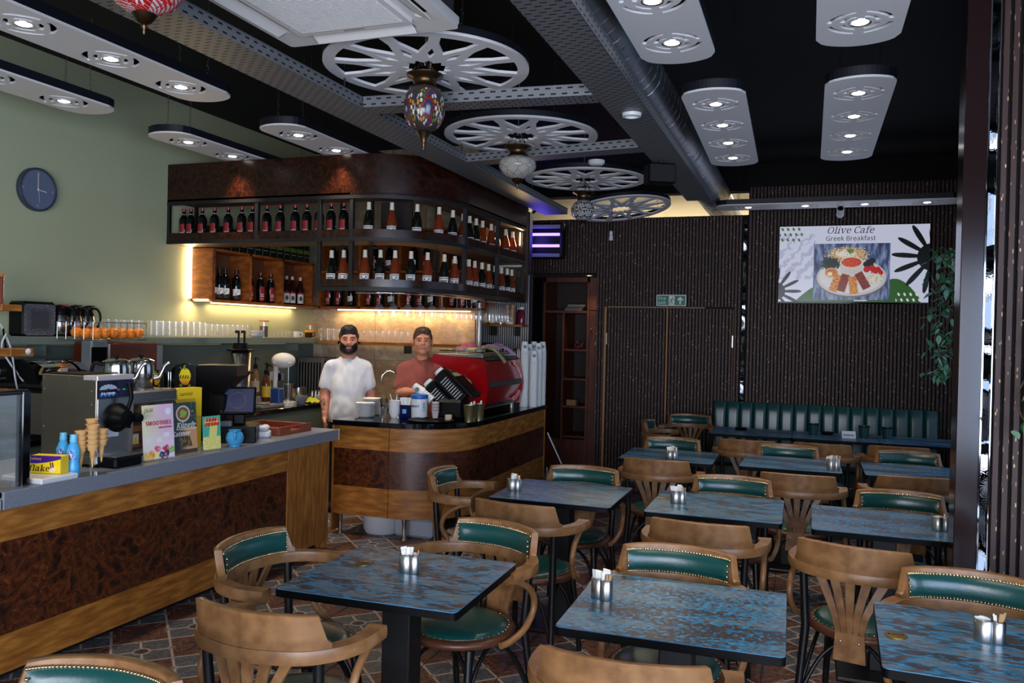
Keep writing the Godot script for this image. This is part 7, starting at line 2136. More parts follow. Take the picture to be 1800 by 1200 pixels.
	cone_stack(cs, V(-0.035, 0.03, 0.03), 4); cone_stack(cs, V(0.035, 0.04, 0.025), 5); cone_stack(cs, V(-0.03, 0.06, -0.03), 5); cone_stack(cs, V(0.03, 0.06, -0.035), 3)
	# --- ice cream machine
	var ic := thing("ice_cream_machine", "stainless soft ice cream machine with a black lever and tap on the counter", "ice cream machine", V(-3.68, Y, -3.475))
	obj("cabinet", bx(-0.19, 0.015, -0.125, 0.19, 0.48, 0.125, 0.004), M["steel_dark"], ic)
	obj("front_plate", bx(0.19, 0.02, -0.125, 0.196, 0.36, 0.12, 0.002), M["brushed"], ic)
	obj("top_edge", bx(0.10, 0.455, -0.126, 0.197, 0.482, 0.126, 0.003), mat("pale_edge", C(206, 196, 190), 0.3, 0.4), ic)
	var pn := card("control_panel", ic, 0.236, 0.09, printed("panel", 128, 64), V(0.1975, 0.364, 0))
	pn.rotation.y = PI / 2
	words("lettering", "ice cream", 0.02, M["paper"], ic, Transform3D(Basis(Vector3.UP, PI / 2), V(0.1995, 0.388, 0.055)), "Droid Sans", true, 0.0006)
	obj("black_lid", bx(-0.17, 0.48, -0.115, 0.1, 0.486, 0.115, 0.002), bk, ic)
	var hd := G(); hd.xf = Transform3D(Basis(Vector3.FORWARD, PI / 2), V(0.195, 0.255, 0.0)); hd.lathe([P2(0.075, 0.0), P2(0.078, 0.02), P2(0.06, 0.045), P2(0.045, 0.08), P2(0.0, 0.085)], 20)
	obj("dispensing_head", hd, bk, ic)
	obj("spout", G().tube([V(0.25, 0.29, -0.02), V(0.25, 0.2, -0.02)], 0.024, 12), bk, ic)
	obj("lever", G().tube([V(0.245, 0.29, -0.03), V(0.262, 0.36, -0.04), V(0.255, 0.44, -0.03)], [0.011, 0.012, 0.014], 8), bk, ic)
	var kn := G(); kn.xf = Transform3D(Basis(Vector3.FORWARD, PI / 2), V(0.27, 0.25, -0.08)); kn.lathe([P2(0.0, -0.02), P2(0.026, -0.02), P2(0.028, 0.0), P2(0.022, 0.02), P2(0.0, 0.022)], 8)
	obj("star_knob", kn, bk, ic)
	obj("knob_shaft", G().cyl(V(0.25, 0.25, -0.03), V(0.265, 0.25, -0.08), 0.009, 8), bk, ic)
	obj("drip_tray", bx(0.19, 0.0, -0.09, 0.3, 0.055, 0.10, 0.01), bk, ic)
	obj("drip_grid", bx(0.2, 0.055, -0.08, 0.292, 0.06, 0.09, 0.002), M["brushed"], ic)
	obj("sticker", bx(0.196, 0.155, -0.02, 0.1975, 0.20, 0.06), M["white_plastic"], ic)
	for r in 6:
		for c3 in 4: obj("vent_slot", bx(-0.06 + c3 * 0.055, 0.16 + r * 0.014 - 0.08, 0.1251, -0.015 + c3 * 0.055, 0.168 + r * 0.014 - 0.08, 0.1262), M["black_gloss"], ic)
	for q in [[-0.17, 0.46], [0.0, 0.465], [0.16, 0.46], [0.16, 0.40], [0.16, 0.33], [-0.17, 0.40], [-0.17, 0.2], [0.16, 0.15]]: obj("screw", G().ball(V(q[0], q[1], 0.126), V(0.004, 0.004, 0.002), 8, 4), M["steel"], ic)
	for q in [[-0.16, -0.1], [0.16, -0.1], [-0.16, 0.1], [0.16, 0.1]]: obj("foot", G().lathe([P2(0.0, 0.0), P2(0.018, 0.0), P2(0.014, 0.015)], 10, V(q[0], 0, q[1])), bk, ic)
	# --- boiler cabinet with two teapots
	var bo := thing("tea_boiler", "polished steel tea boiler cabinet carrying two teapots, behind the smoothie card", "boiler", V(-3.76, Y, -3.86))
	obj("cabinet", bx(-0.17, 0.01, -0.2, 0.16, 0.30, 0.21, 0.004), M["chrome_soft"], bo)
	obj("top_tank", bx(-0.175, 0.30, -0.205, 0.165, 0.375, 0.215, 0.012), M["steel"], bo)
	for k in 3: obj("rib", bx(0.165, 0.305 + k * 0.012, -0.2, 0.169, 0.309 + k * 0.012, 0.21), M["steel"], bo)
	obj("plinth", bx(-0.16, 0.0, -0.19, 0.15, 0.012, 0.2), bk, bo)
	obj("seam", bx(0.16, 0.14, -0.198, 0.162, 0.144, 0.208), bk, bo)
	var wsn := G(); wsn.xf = Transform3D(Basis(Vector3.UP, PI / 2), Vector3.ZERO)
	obj("warning_plate", bx(0.16, 0.075, 0.10, 0.1615, 0.13, 0.15), M["white_plastic"], bo)
	var tri_ := G(); tri_.xf = Transform3D(Basis(Vector3.UP, PI / 2), V(0.1615, 0.10, 0.125)); tri_.prism(PackedVector2Array([P2(-0.02, -0.018), P2(0.02, -0.018), P2(0, 0.02)]), 0.0, 0.001)
	obj("warning_triangle", tri_, mat("warn_yellow", C(240, 200, 20), 0.4), bo)
	teapot(V(-3.80, Y + 0.376, -3.79), 0.75, "polished steel teapot, the nearer of two on the boiler")
	teapot(V(-3.80, Y + 0.376, -3.98), 0.75, "polished steel teapot, the farther of two on the boiler")
	# --- printed cards
	var s1 := thing("smoothie_card", "pink and yellow smoothies menu card in a clear stand on the counter edge", "menu card", V(-3.42, Y, -3.73), PI / 2 - 0.1)
	card("sheet", s1, 0.215, 0.30, printed("smoothie"), V(0, 0.008, 0)).rotation.x = -0.08
	obj("clear_foot", bx(-0.12, 0, -0.04, 0.12, 0.008, 0.04, 0.002), M["clear_glass"], s1)
	words("lettering", "SMOOTHIES", 0.031, mat("print_red", C(176, 30, 50), 0.5), s1, Transform3D(Basis(Vector3.RIGHT, -0.08), V(0.0, 0.205, -0.0115)), "Droid Sans", true, 0.0006)
	words("lettering", "100% NATURAL", 0.013, mat("print_red"), s1, Transform3D(Basis(Vector3.RIGHT, -0.08), V(0.045, 0.178, -0.0095)), "Droid Sans", true, 0.0006)
	words("lettering", "J&M", 0.03, mat("print_green", C(150, 170, 80), 0.5), s1, Transform3D(Basis(Vector3.RIGHT, -0.08), V(-0.065, 0.278, -0.017)), "Droid Sans", true, 0.0006)
	var s2 := thing("dessert_card", "dark green dessert card with a round dish, between the smoothie card and yellow box", "menu card", V(-3.435, Y, -3.945), PI / 2 - 0.1)
	card("sheet", s2, 0.2, 0.295, printed("kunefe"), V(0, 0.008, 0)).rotation.x = -0.08
	obj("clear_foot", bx(-0.11, 0, -0.04, 0.11, 0.008, 0.04, 0.002), M["clear_glass"], s2)
	for q in [[0.17, "Künefe", 0.042, 0.02], [0.122, "Katmer", 0.038, -0.02]]: words("lettering", q[1], q[2], M["paper"], s2, Transform3D(Basis(V(1, 0, 0), V(0.25, 1, -0.06), V(0, 0, 1)), V(q[3], q[0], 0.004 - q[0] * 0.08)), "Droid Serif", false, 0.0006)
	words("lettering", "the best cheese of dessert", 0.013, M["paper"], s2, Transform3D(Basis(Vector3.RIGHT, -0.08), V(0.02, 0.148, -0.008)), "Droid Sans", false, 0.0006)
	var yb := thing("yellow_box", "tall yellow carton behind the dessert card", "box", V(-3.60, Y, -4.14), PI / 2 - 0.1)
	obj("carton", bx(-0.125, 0, -0.07, 0.125, 0.37, 0.0, 0.002), mat("carton_yellow", C(232, 190, 16), 0.5), yb)
	card("front_print", yb, 0.248, 0.368, printed("yellow_box"), V(0, 0.001, 0.001))
	words("lettering", "samixir", 0.032, mat("print_dark"), yb, facing(V(0.0, 0.335, 0.003), 0), "Droid Sans", false, 0.0006)
	var s3 := thing("corn_card", "small turquoise fresh lemonade style card in a clear stand beside the blue teapot", "menu card", V(-3.41, Y, -4.155), PI / 2 - 0.15)
	card("sheet", s3, 0.135, 0.2, printed("corn"), V(0, 0.008, 0)).rotation.x = -0.06
	obj("clear_foot", bx(-0.075, 0, -0.04, 0.075, 0.008, 0.035, 0.002), M["clear_glass"], s3)
	words("lettering", "EDEN", 0.028, mat("print_redorange", C(200, 50, 30), 0.5), s3, Transform3D(Basis(Vector3.RIGHT, -0.06), V(0.0, 0.182, -0.008)), "Droid Sans", true, 0.0006)
	words("lettering", "LEMONADE", 0.022, mat("print_redorange"), s3, Transform3D(Basis(Vector3.RIGHT, -0.06), V(0.0, 0.157, -0.0065)), "Droid Sans", true, 0.0006)
	# --- black juice dispensers with lemon signs
	var jd := thing("juice_dispenser", "black juice dispenser with two round-topped lemon signs behind the yellow box", "dispenser", V(-3.98, Y, -4.42), 0.35)
	obj("tower", bx(-0.1, 0.0, -0.25, 0.3, 0.40, 0.05, 0.006), bk, jd)
	for q in [[-0.06, 0.40, 0.055, 0.075], [0.13, 0.42, 0.06, 0.105]]:
		var pg := PackedVector2Array([P2(-q[3], -0.1), P2(q[3], -0.1)])
		for k in 13: pg.append(P2(cos(PI * k / 12.0) * q[3], sin(PI * k / 12.0) * q[3] * 0.85))
		obj("sign_panel", G().prism(pg, 0.0, 0.012), M["black_gloss"], jd, V(q[0], q[1], q[2]))
		card("lemon_print", jd, q[3] * 1.25, q[3] * 1.5, printed("lemon", 64, 64), V(q[0], q[1] - q[3] * 0.72, q[2] + 0.014))
	for x in [0.02, 0.035]: obj("chrome_bar", G().cyl(V(x, 0.28, 0.07), V(x, 0.45, 0.07), 0.004, 8), M["chrome"], jd)
	var hp := G(); hp.xf = Transform3D(Basis(), V(0.33, 0.30, -0.02))
	hp.loft([PackedVector3Array([V(-0.03, 0, -0.06), V(0.03, 0, -0.06), V(0.03, 0, 0.06), V(-0.03, 0, 0.06)]), PackedVector3Array([V(-0.12, 0.13, -0.12), V(0.14, 0.13, -0.12), V(0.14, 0.13, 0.11), V(-0.12, 0.13, 0.11)]), PackedVector3Array([V(-0.12, 0.2, -0.12), V(0.14, 0.2, -0.12), V(0.14, 0.2, 0.11), V(-0.12, 0.2, 0.11)])], false, true, true, 0.9)
	obj("hopper", hp, bk, jd)
	obj("hopper_stand", bx(0.27, 0.0, -0.12, 0.39, 0.31, 0.06, 0.01), bk, jd)
	# --- till, printer, teapot, tray
	var ps := thing("till_screen", "black till with a tilted touch screen on the counter", "till", V(-3.56, Y, -4.58), 0.55)
	obj("drawer_base", bx(-0.15, 0.0, -0.17, 0.13, 0.105, 0.12, 0.006), bk, ps)
	obj("neck", bx(-0.03, 0.105, -0.06, 0.05, 0.22, 0.0, 0.01), bk, ps)
	var sc := G(); sc.xf = Transform3D(Basis.from_euler(V(-0.35, 0, 0.0)), V(0.0, 0.265, 0.01))
	sc.box(Vector3.ZERO, V(0.235, 0.19, 0.025), 0.006)
	obj("screen_body", sc, M["black_gloss"], ps)
	var sf := G(); sf.xf = sc.xf; sf.box(V(0, 0.0, 0.0135), V(0.205, 0.155, 0.002))
	var scm := glow("till_glow", C(34, 36, 66), 0.35)
	obj("screen_face", sf, scm, ps)
	var rg := G(); rg.xf = sc.xf * Transform3D(Basis(Vector3.RIGHT, PI / 2), V(0, 0, 0.0147)); rg.lathe([P2(0.05, 0.0), P2(0.054, 0.0006), P2(0.058, 0.0)], 24, Vector3.ZERO, false)
	obj("ring_emblem", rg, mat("ring_dim", C(70, 66, 70), 0.4), ps)
	obj("card_slot", bx(-0.13, 0.105, 0.07, -0.02, 0.14, 0.12, 0.004), mat("slate", C(60, 66, 80), 0.4), ps)
	var pr := thing("receipt_printer", "white card terminal standing beside the black till", "card terminal", V(-3.54, Y, -4.80), 0.5)
	obj("body", bx(-0.06, 0.0, -0.045, 0.07, 0.05, 0.045, 0.012), M["white_plastic"], pr)
	obj("top", bx(-0.06, 0.05, -0.045, 0.06, 0.085, 0.04, 0.014), M["white_plastic"], pr)
	obj("keypad", bx(-0.02, 0.085, -0.01, 0.02, 0.088, 0.01), bk, pr)
	obj("side_line", bx(-0.05, 0.045, 0.0451, 0.06, 0.049, 0.046), mat("grey_line", C(120, 120, 120), 0.5), pr)
	var tp := thing("blue_teapot", "small glossy sky blue teapot on the counter edge", "teapot", V(-3.405, Y, -4.36), -0.9)
	var tb := mat("glaze_blue", C(64, 150, 196), 0.12)
	obj("body", G().lathe([P2(0.0, 0.0), P2(0.034, 0.0), P2(0.036, 0.006), P2(0.034, 0.01), P2(0.05, 0.03), P2(0.056, 0.055), P2(0.048, 0.082), P2(0.036, 0.094), P2(0.04, 0.104), P2(0.036, 0.104), P2(0.03, 0.092), P2(0.0, 0.06)], 26), tb, tp)
	obj("spout", G().tube(curve3([V(0.045, 0.05, 0), V(0.062, 0.07, 0), V(0.066, 0.09, 0), V(0.076, 0.102, 0)], 5), [0.014, 0.0136, 0.013, 0.0125, 0.012, 0.0115, 0.011, 0.0105, 0.01, 0.0095, 0.009, 0.0085, 0.008, 0.0075, 0.007, 0.007], 10), tb, tp)
	obj("handle", G().tube(curve3([V(-0.038, 0.085, 0), V(-0.068, 0.09, 0), V(-0.082, 0.065, 0), V(-0.072, 0.035, 0), V(-0.048, 0.025, 0)], 5), 0.007, 8), tb, tp)
	obj("lettering_mark", bx(0.02, 0.07, 0.044, 0.032, 0.074, 0.0455), mat("print_dark"), tp)
	var tr := thing("wooden_tray", "red-brown wooden tray with cut-out handles on the far end of the counter", "tray", V(-3.66, Y, -5.1), 0.0)
	var tw := mat("mahogany", C(126, 58, 38), 0.4)
	obj("bottom", bx(-0.2, 0.0, -0.19, 0.2, 0.012, 0.19), tw, tr)
	for s in [-1, 1]:
		obj("side_board", bx(-0.2, 0.0, s * 0.19 - 0.008, 0.2, 0.055, s * 0.19 + 0.008, 0.003), tw, tr)
		var eb := G(); eb.xf = Transform3D(Basis(Vector3.UP, PI / 2), V(s * 0.2 - 0.008, 0, 0))
		var o := PackedVector2Array([P2(-0.19, 0), P2(0.19, 0), P2(0.19, 0.06), P2(-0.19, 0.06)])
		var hole := PackedVector2Array([P2(-0.07, 0.024), P2(0.07, 0.024), P2(0.07, 0.046), P2(-0.07, 0.046)])
		var cells := [PackedVector2Array([P2(-0.19, 0), P2(0, 0), P2(0, 0.06), P2(-0.19, 0.06)]), PackedVector2Array([P2(0, 0), P2(0.19, 0), P2(0.19, 0.06), P2(0, 0.06)])]
		eb.plate(cells, [hole], 0.0, 0.016, [o])
		obj("end_board", eb, tw, tr)

func plates(at: Vector3, n: int, label: String, group: String) -> void:
	if not M.has("plate_mesh"): M["plate_mesh"] = G().lathe([P2(0.0, 0.0), P2(0.045, 0.0), P2(0.05, 0.003), P2(0.083, 0.013), P2(0.084, 0.016), P2(0.05, 0.006), P2(0.0, 0.004)], 28).mesh(M["ceramic"])
	for i in n: tag(obj("plate", M["plate_mesh"], null, self, at + V(0, i * 0.0105, 0)), "%s, %s" % [label, "topmost" if i == n - 1 else nth(i) + " from below"], "plate", group)

func cup_tower(x: float, z: float, n: int, label: String, group: String, green := false) -> void:
	if not M.has("cup_proto"):
		var c := Node3D.new(); c.name = "paper_cup"
		obj("cup", G().lathe([P2(0.041, 0.0), P2(0.044, 0.003), P2(0.041, 0.006), P2(0.0395, 0.012), P2(0.029, 0.108), P2(0.0, 0.109)], 18, Vector3.ZERO, false), M["cup_white"], c)
		var e := G(); e.xf = Transform3D(Basis(Vector3.RIGHT, PI / 2 - 0.1) , V(0.0, 0.058, 0.0355)); e.lathe([P2(0.0, 0.0), P2(0.017, 0.0), P2(0.017, 0.0015), P2(0.0, 0.0015)], 18)
		M["cup_proto"] = c
		M["cup_emblem"] = e.mesh(mat("emblem_green", C(96, 130, 122), 0.5))
	for i in n:
		var r := dup(M["cup_proto"], V(x, 0.9275 + i * 0.0125, z), 0.35, "%s, %s" % [label, "topmost cup" if i == n - 1 else "%s cup from below" % nth(i)], group)
		r.set_meta("category", "cup")
		if i == n - 1: obj("round_emblem", M["cup_emblem"], null, r)

func bar_things() -> void:
	var Y := 0.9275
	mat("cup_white", C(228, 228, 224), 0.5)
	var bk: StandardMaterial3D = M["black_plastic"]
	plates(V(-3.48, Y, -6.12), 11, "white plate in the front stack on the bar", "front plate stack")
	plates(V(-3.53, Y, -6.33), 13, "white plate in the back stack on the bar", "back plate stack")
	var sgl := thing("spoon_glass", "clear glass of dark spoons beside the plate stacks", "glass", V(-3.327, Y, -6.15))
	obj("glass", G().lathe([P2(0.0, 0.0), P2(0.03, 0.0), P2(0.036, 0.09), P2(0.034, 0.09), P2(0.028, 0.01), P2(0.0, 0.01)], 18), M["clear_glass"], sgl)
	for k in 8: tag(obj("spoon", G().tube([V(0.01 * sin(k), 0.012, 0.01 * cos(k)), V(0.03 * sin(k * 2.1), 0.13 + 0.006 * (k % 4), 0.03 * cos(k * 2.1))], 0.003, 5).ball(V(0.031 * sin(k * 2.1), 0.135 + 0.006 * (k % 4), 0.031 * cos(k * 2.1)), V(0.008, 0.014, 0.004), 8, 5), mat("spoon_dark", C(40, 38, 38), 0.2, 0.8), self, V(-3.327, Y, -6.15)), "dark teaspoon standing in the glass beside the plates, number %s round the rim" % nth(k), "spoon", "spoons in the glass")
	for i in 6: tag(obj("white_bowl", G().lathe([P2(0.0, 0.0), P2(0.026, 0.0), P2(0.028, 0.005), P2(0.05, 0.05), P2(0.047, 0.05), P2(0.026, 0.008), P2(0.0, 0.008)], 22), M["ceramic"], self, V(-3.245, Y + i * 0.019, -6.2)), "white bowl in the stack beside the blue box, %s" % ("topmost" if i == 5 else nth(i) + " from below"), "bowl", "stack of white bowls")
	for i in 2: tag(obj("paper_straw", G().cyl(V(0, 0, 0), V([-0.035, 0.012][i], 0.09, 0.0), 0.0035, 8), M["paper"], self, V(-3.245 + [-0.01, 0.01][i], Y + 0.105, -6.2)), "white straw sticking out of the bowl stack, %s one" % ["left leaning", "right upright"][i], "straw", "straws in the bowls")
	var bb := thing("blue_holder", "dark blue glossy holder full of white sachets on the bar", "holder", V(-3.155, Y, -6.24))
	obj("box", bx(-0.042, 0, -0.04, 0.042, 0.11, 0.04, 0.004), mat("holder_blue", C(10, 22, 66), 0.15), bb)
	obj("print_mark", bx(-0.016, 0.04, 0.0405, 0.02, 0.075, 0.0415), mat("mark_blue", C(110, 170, 230), 0.4), bb)
	for k in 9:
		var g := G(); g.xf = Transform3D(Basis.from_euler(V(0.2 * sin(k * 3.0), 0.3, 0.22 * sin(k * 1.7))), V(-0.032 + 0.008 * k, 0.08, 0.012 * sin(k * 2.0)))
		g.box(V(0, 0.045, 0), V(0.02, 0.09, 0.003), 0.001)
		obj("sachet", g, M["paper"], bb)
	var tb := thing("protein_tub", "white tub with a blue lid standing on the bar", "tub", V(-3.045, Y, -6.26), 0.2)
	obj("tub", G().lathe([P2(0.0, 0.0), P2(0.066, 0.0), P2(0.068, 0.005), P2(0.068, 0.165), P2(0.064, 0.168)], 28), printed("tub", 128, 128), tb)
	obj("lid", G().lathe([P2(0.07, 0.165), P2(0.072, 0.168), P2(0.072, 0.195), P2(0.068, 0.2), P2(0.0, 0.2)], 28, Vector3.ZERO, false), mat("lid_blue", C(34, 96, 180), 0.35), tb)
	words("lettering", "WHEY", 0.026, mat("print_navy", C(20, 40, 90), 0.5), tb, facing(V(-0.02, 0.105, 0.068), 0), "Droid Sans", true, 0.004)
	words("lettering", "CLEAN", 0.024, mat("print_sky", C(60, 150, 210), 0.5), tb, Transform3D(Basis(Vector3.UP, 0.75) * Basis(Vector3.BACK, PI / 2), V(0.05, 0.1, 0.05)), "Droid Sans", true, 0.004)
	tag(obj("round_tray", G().lathe([P2(0.0, 0.0), P2(0.17, 0.0), P2(0.185, 0.012), P2(0.188, 0.016), P2(0.18, 0.014), P2(0.165, 0.004), P2(0.0, 0.004)], 40), bk, self, V(-2.86, Y, -6.10)), "round black tray at the rounded corner of the bar", "tray")
	# cup dispenser rack
	var cd := thing("cup_dispenser", "black tilted cup dispenser holding paper cups on the bar", "cup dispenser", V(-2.93, Y, -6.42), 0.12)
	cd.scale = Vector3.ONE * 1.18
	var ax := V(-0.72, 0.69, 0.0).normalized()
	var sd := V(0.69, 0.72, 0.0).normalized()
	var up := Transform3D(Basis(ax, sd, ax.cross(sd)), V(0.06, 0.1, 0.0))
	for k in 2:
		var g := G(); g.xf = up * Transform3D(Basis(), V(0.0, k * 0.115, -0.02 * k))
		g.box(V(0.06, 0.0, 0.0), V(0.26, 0.105, 0.105), 0.008)
		obj("tube_housing", g, bk, cd)
		for i in 9: obj("slot", G_box(g.xf, V(-0.03 + i * 0.02, 0.0, -0.0535), V(0.006, 0.06, 0.002)), mat("slot_pale", C(190, 188, 184), 0.5), cd)
	obj("stand", bx(0.0, 0.0, -0.12, 0.2, 0.14, 0.1, 0.02), bk, cd)
	var bx2 := G(); bx2.xf = up * Transform3D(Basis(), V(-0.02, 0.2, -0.05)); bx2.box(Vector3.ZERO, V(0.2, 0.03, 0.2), 0.006)
	obj("top_flap", bx2, bk, cd)
	for q in [[0.0, 0, "white paper cup with a dark sleeve sticking out of the upper dispenser tube", C(24, 24, 28), 0.115, 0.2], [0.0, 0, "paper cup with a green sleeve sticking out of the lower dispenser tube", C(30, 84, 50), 0.0, 0.2]]:
		var c := thing("sleeved_cup", q[2], "cup", V(-2.93, Y, -6.42), 0.12)
		c.scale = Vector3.ONE * 1.18
		var g := G(); g.xf = up * Transform3D(Basis(Vector3.FORWARD, PI / 2), V(q[5], q[4], 0.0))
		g.lathe([P2(0.044, -0.10), P2(0.036, -0.0)], 18)
		obj("sleeve", g, mat("sleeve_%d" % int(q[3].g * 255), q[3], 0.5), c)
		var h2 := G(); h2.xf = g.xf; h2.lathe([P2(0.0362, 0.0), P2(0.0345, 0.022), P2(0.0, 0.022)], 18, Vector3.ZERO, false)
		obj("cup_end", h2, M["cup_white"], c)
	var ws := thing("white_cup_stack", "tilted stack of white paper cups with a round emblem left of the dispenser", "cup stack", V(-3.02, Y, -6.36), 0.1)
	for k in 5:
		var g := G(); g.xf = Transform3D(Basis(Vector3.BACK, 0.95), V(-0.06 + k * 0.02 - 0.02, 0.235 - k * 0.0145, 0.0)); g.lathe([P2(0.03, 0.05), P2(0.042, -0.05), P2(0.044, -0.054), P2(0.04, -0.056)], 18)
		obj("cup", g, M["cup_white"], ws)
	var em := G(); em.xf = Transform3D(Basis(Vector3.BACK, 0.95), V(-0.08, 0.235, 0.0)) * Transform3D(Basis(Vector3.RIGHT, PI / 2), V(0, 0, 0.036)); em.lathe([P2(0.0, 0.0), P2(0.02, 0.0), P2(0.02, 0.002), P2(0.0, 0.002)], 18)
	obj("round_emblem", em, mat("emblem_green", C(96, 130, 122), 0.5), ws)
	for i in 7: tag(obj("small_paper_cup", G().lathe([P2(0.022, 0.0), P2(0.031, 0.055), P2(0.033, 0.057), P2(0.031, 0.059), P2(0.028, 0.057), P2(0.0, 0.006)], 18), mat("cup_pattern_%d" % (i % 2), [C(200, 186, 180), C(170, 150, 146)][i % 2], 0.6), self, V(-2.88, Y + 0.016 + i * 0.012, -6.22)), "small patterned paper cup in the stack on the round tray, %s" % ("topmost" if i == 6 else nth(i) + " from below"), "cup", "small patterned cups")
	var pb := G()
	var rr := []
	var fn := FastNoiseLite.new(); fn.frequency = 3.0
	for i in 11:
		var t := PI * i / 10.0
		var row := PackedVector3Array()
		for j in 18:
			var a := TAU * j / 18
			var d := V(sin(a) * sin(t), cos(t), cos(a) * sin(t))
			row.append(d * V(0.085, 0.065, 0.06) * (1.0 + 0.25 * fn.get_noise_3d(d.x, d.y, d.z)))
		rr.append(row)
	pb.loft(rr, false, true, false, 0.8)
	tag(obj("plastic_bag", pb, mat("bag_white", C(206, 212, 226), 0.25), self, V(-2.79, Y + 0.075, -6.4)), "crumpled translucent white plastic bag on the bar", "bag")
	tag(obj("cork_lid", G().lathe([P2(0.0, 0.0), P2(0.028, 0.0), P2(0.03, 0.045), P2(0.0, 0.048)], 16), mat("cork", C(206, 186, 150), 0.8), self, V(-2.77, Y + 0.001, -6.24)), "short pale round tub before the plastic bag", "tub")
	for i in 3:
		var c := thing("metal_cup", ["hammered brass-coloured cup, front one of three on the bar", "hammered brass-coloured cup, middle one of three on the bar", "hammered brass-coloured cup, rear one of three on the bar"][i], "cup", V([-2.615, -2.63, -2.60][i], Y, [-6.30, -6.40, -6.48][i]), 0, "hammered metal cups on the bar")
		obj("cup", G().lathe([P2(0.0, 0.0), P2(0.033, 0.0), P2(0.048, 0.125), P2(0.051, 0.128), P2(0.046, 0.128), P2(0.03, 0.01), P2(0.0, 0.01)], 22), mat("hammered", C(170, 156, 112), 0.35, 0.9), c)
		obj("paper_roll", G().cyl(V(0.01, 0.02, 0.01), V(0.02, 0.155, 0.0), 0.009, 8), M["paper"], c)
	coffee_machine()
	var T := [[-2.66, -7.82, 44], [-2.575, -7.86, 37], [-2.66, -7.95, 42], [-2.575, -8.0, 43], [-2.655, -8.09, 44], [-2.575, -8.13, 44]]
	for i in T.size(): cup_tower(T[i][0], T[i][1], T[i][2], "white paper cup in the %s tower beyond the coffee machine" % nth(i), "paper cup towers", i > 3)

func G_box(x: Transform3D, c: Vector3, s: Vector3) -> Geo:
	var g := G(); g.xf = x; g.box(c, s)
	return g

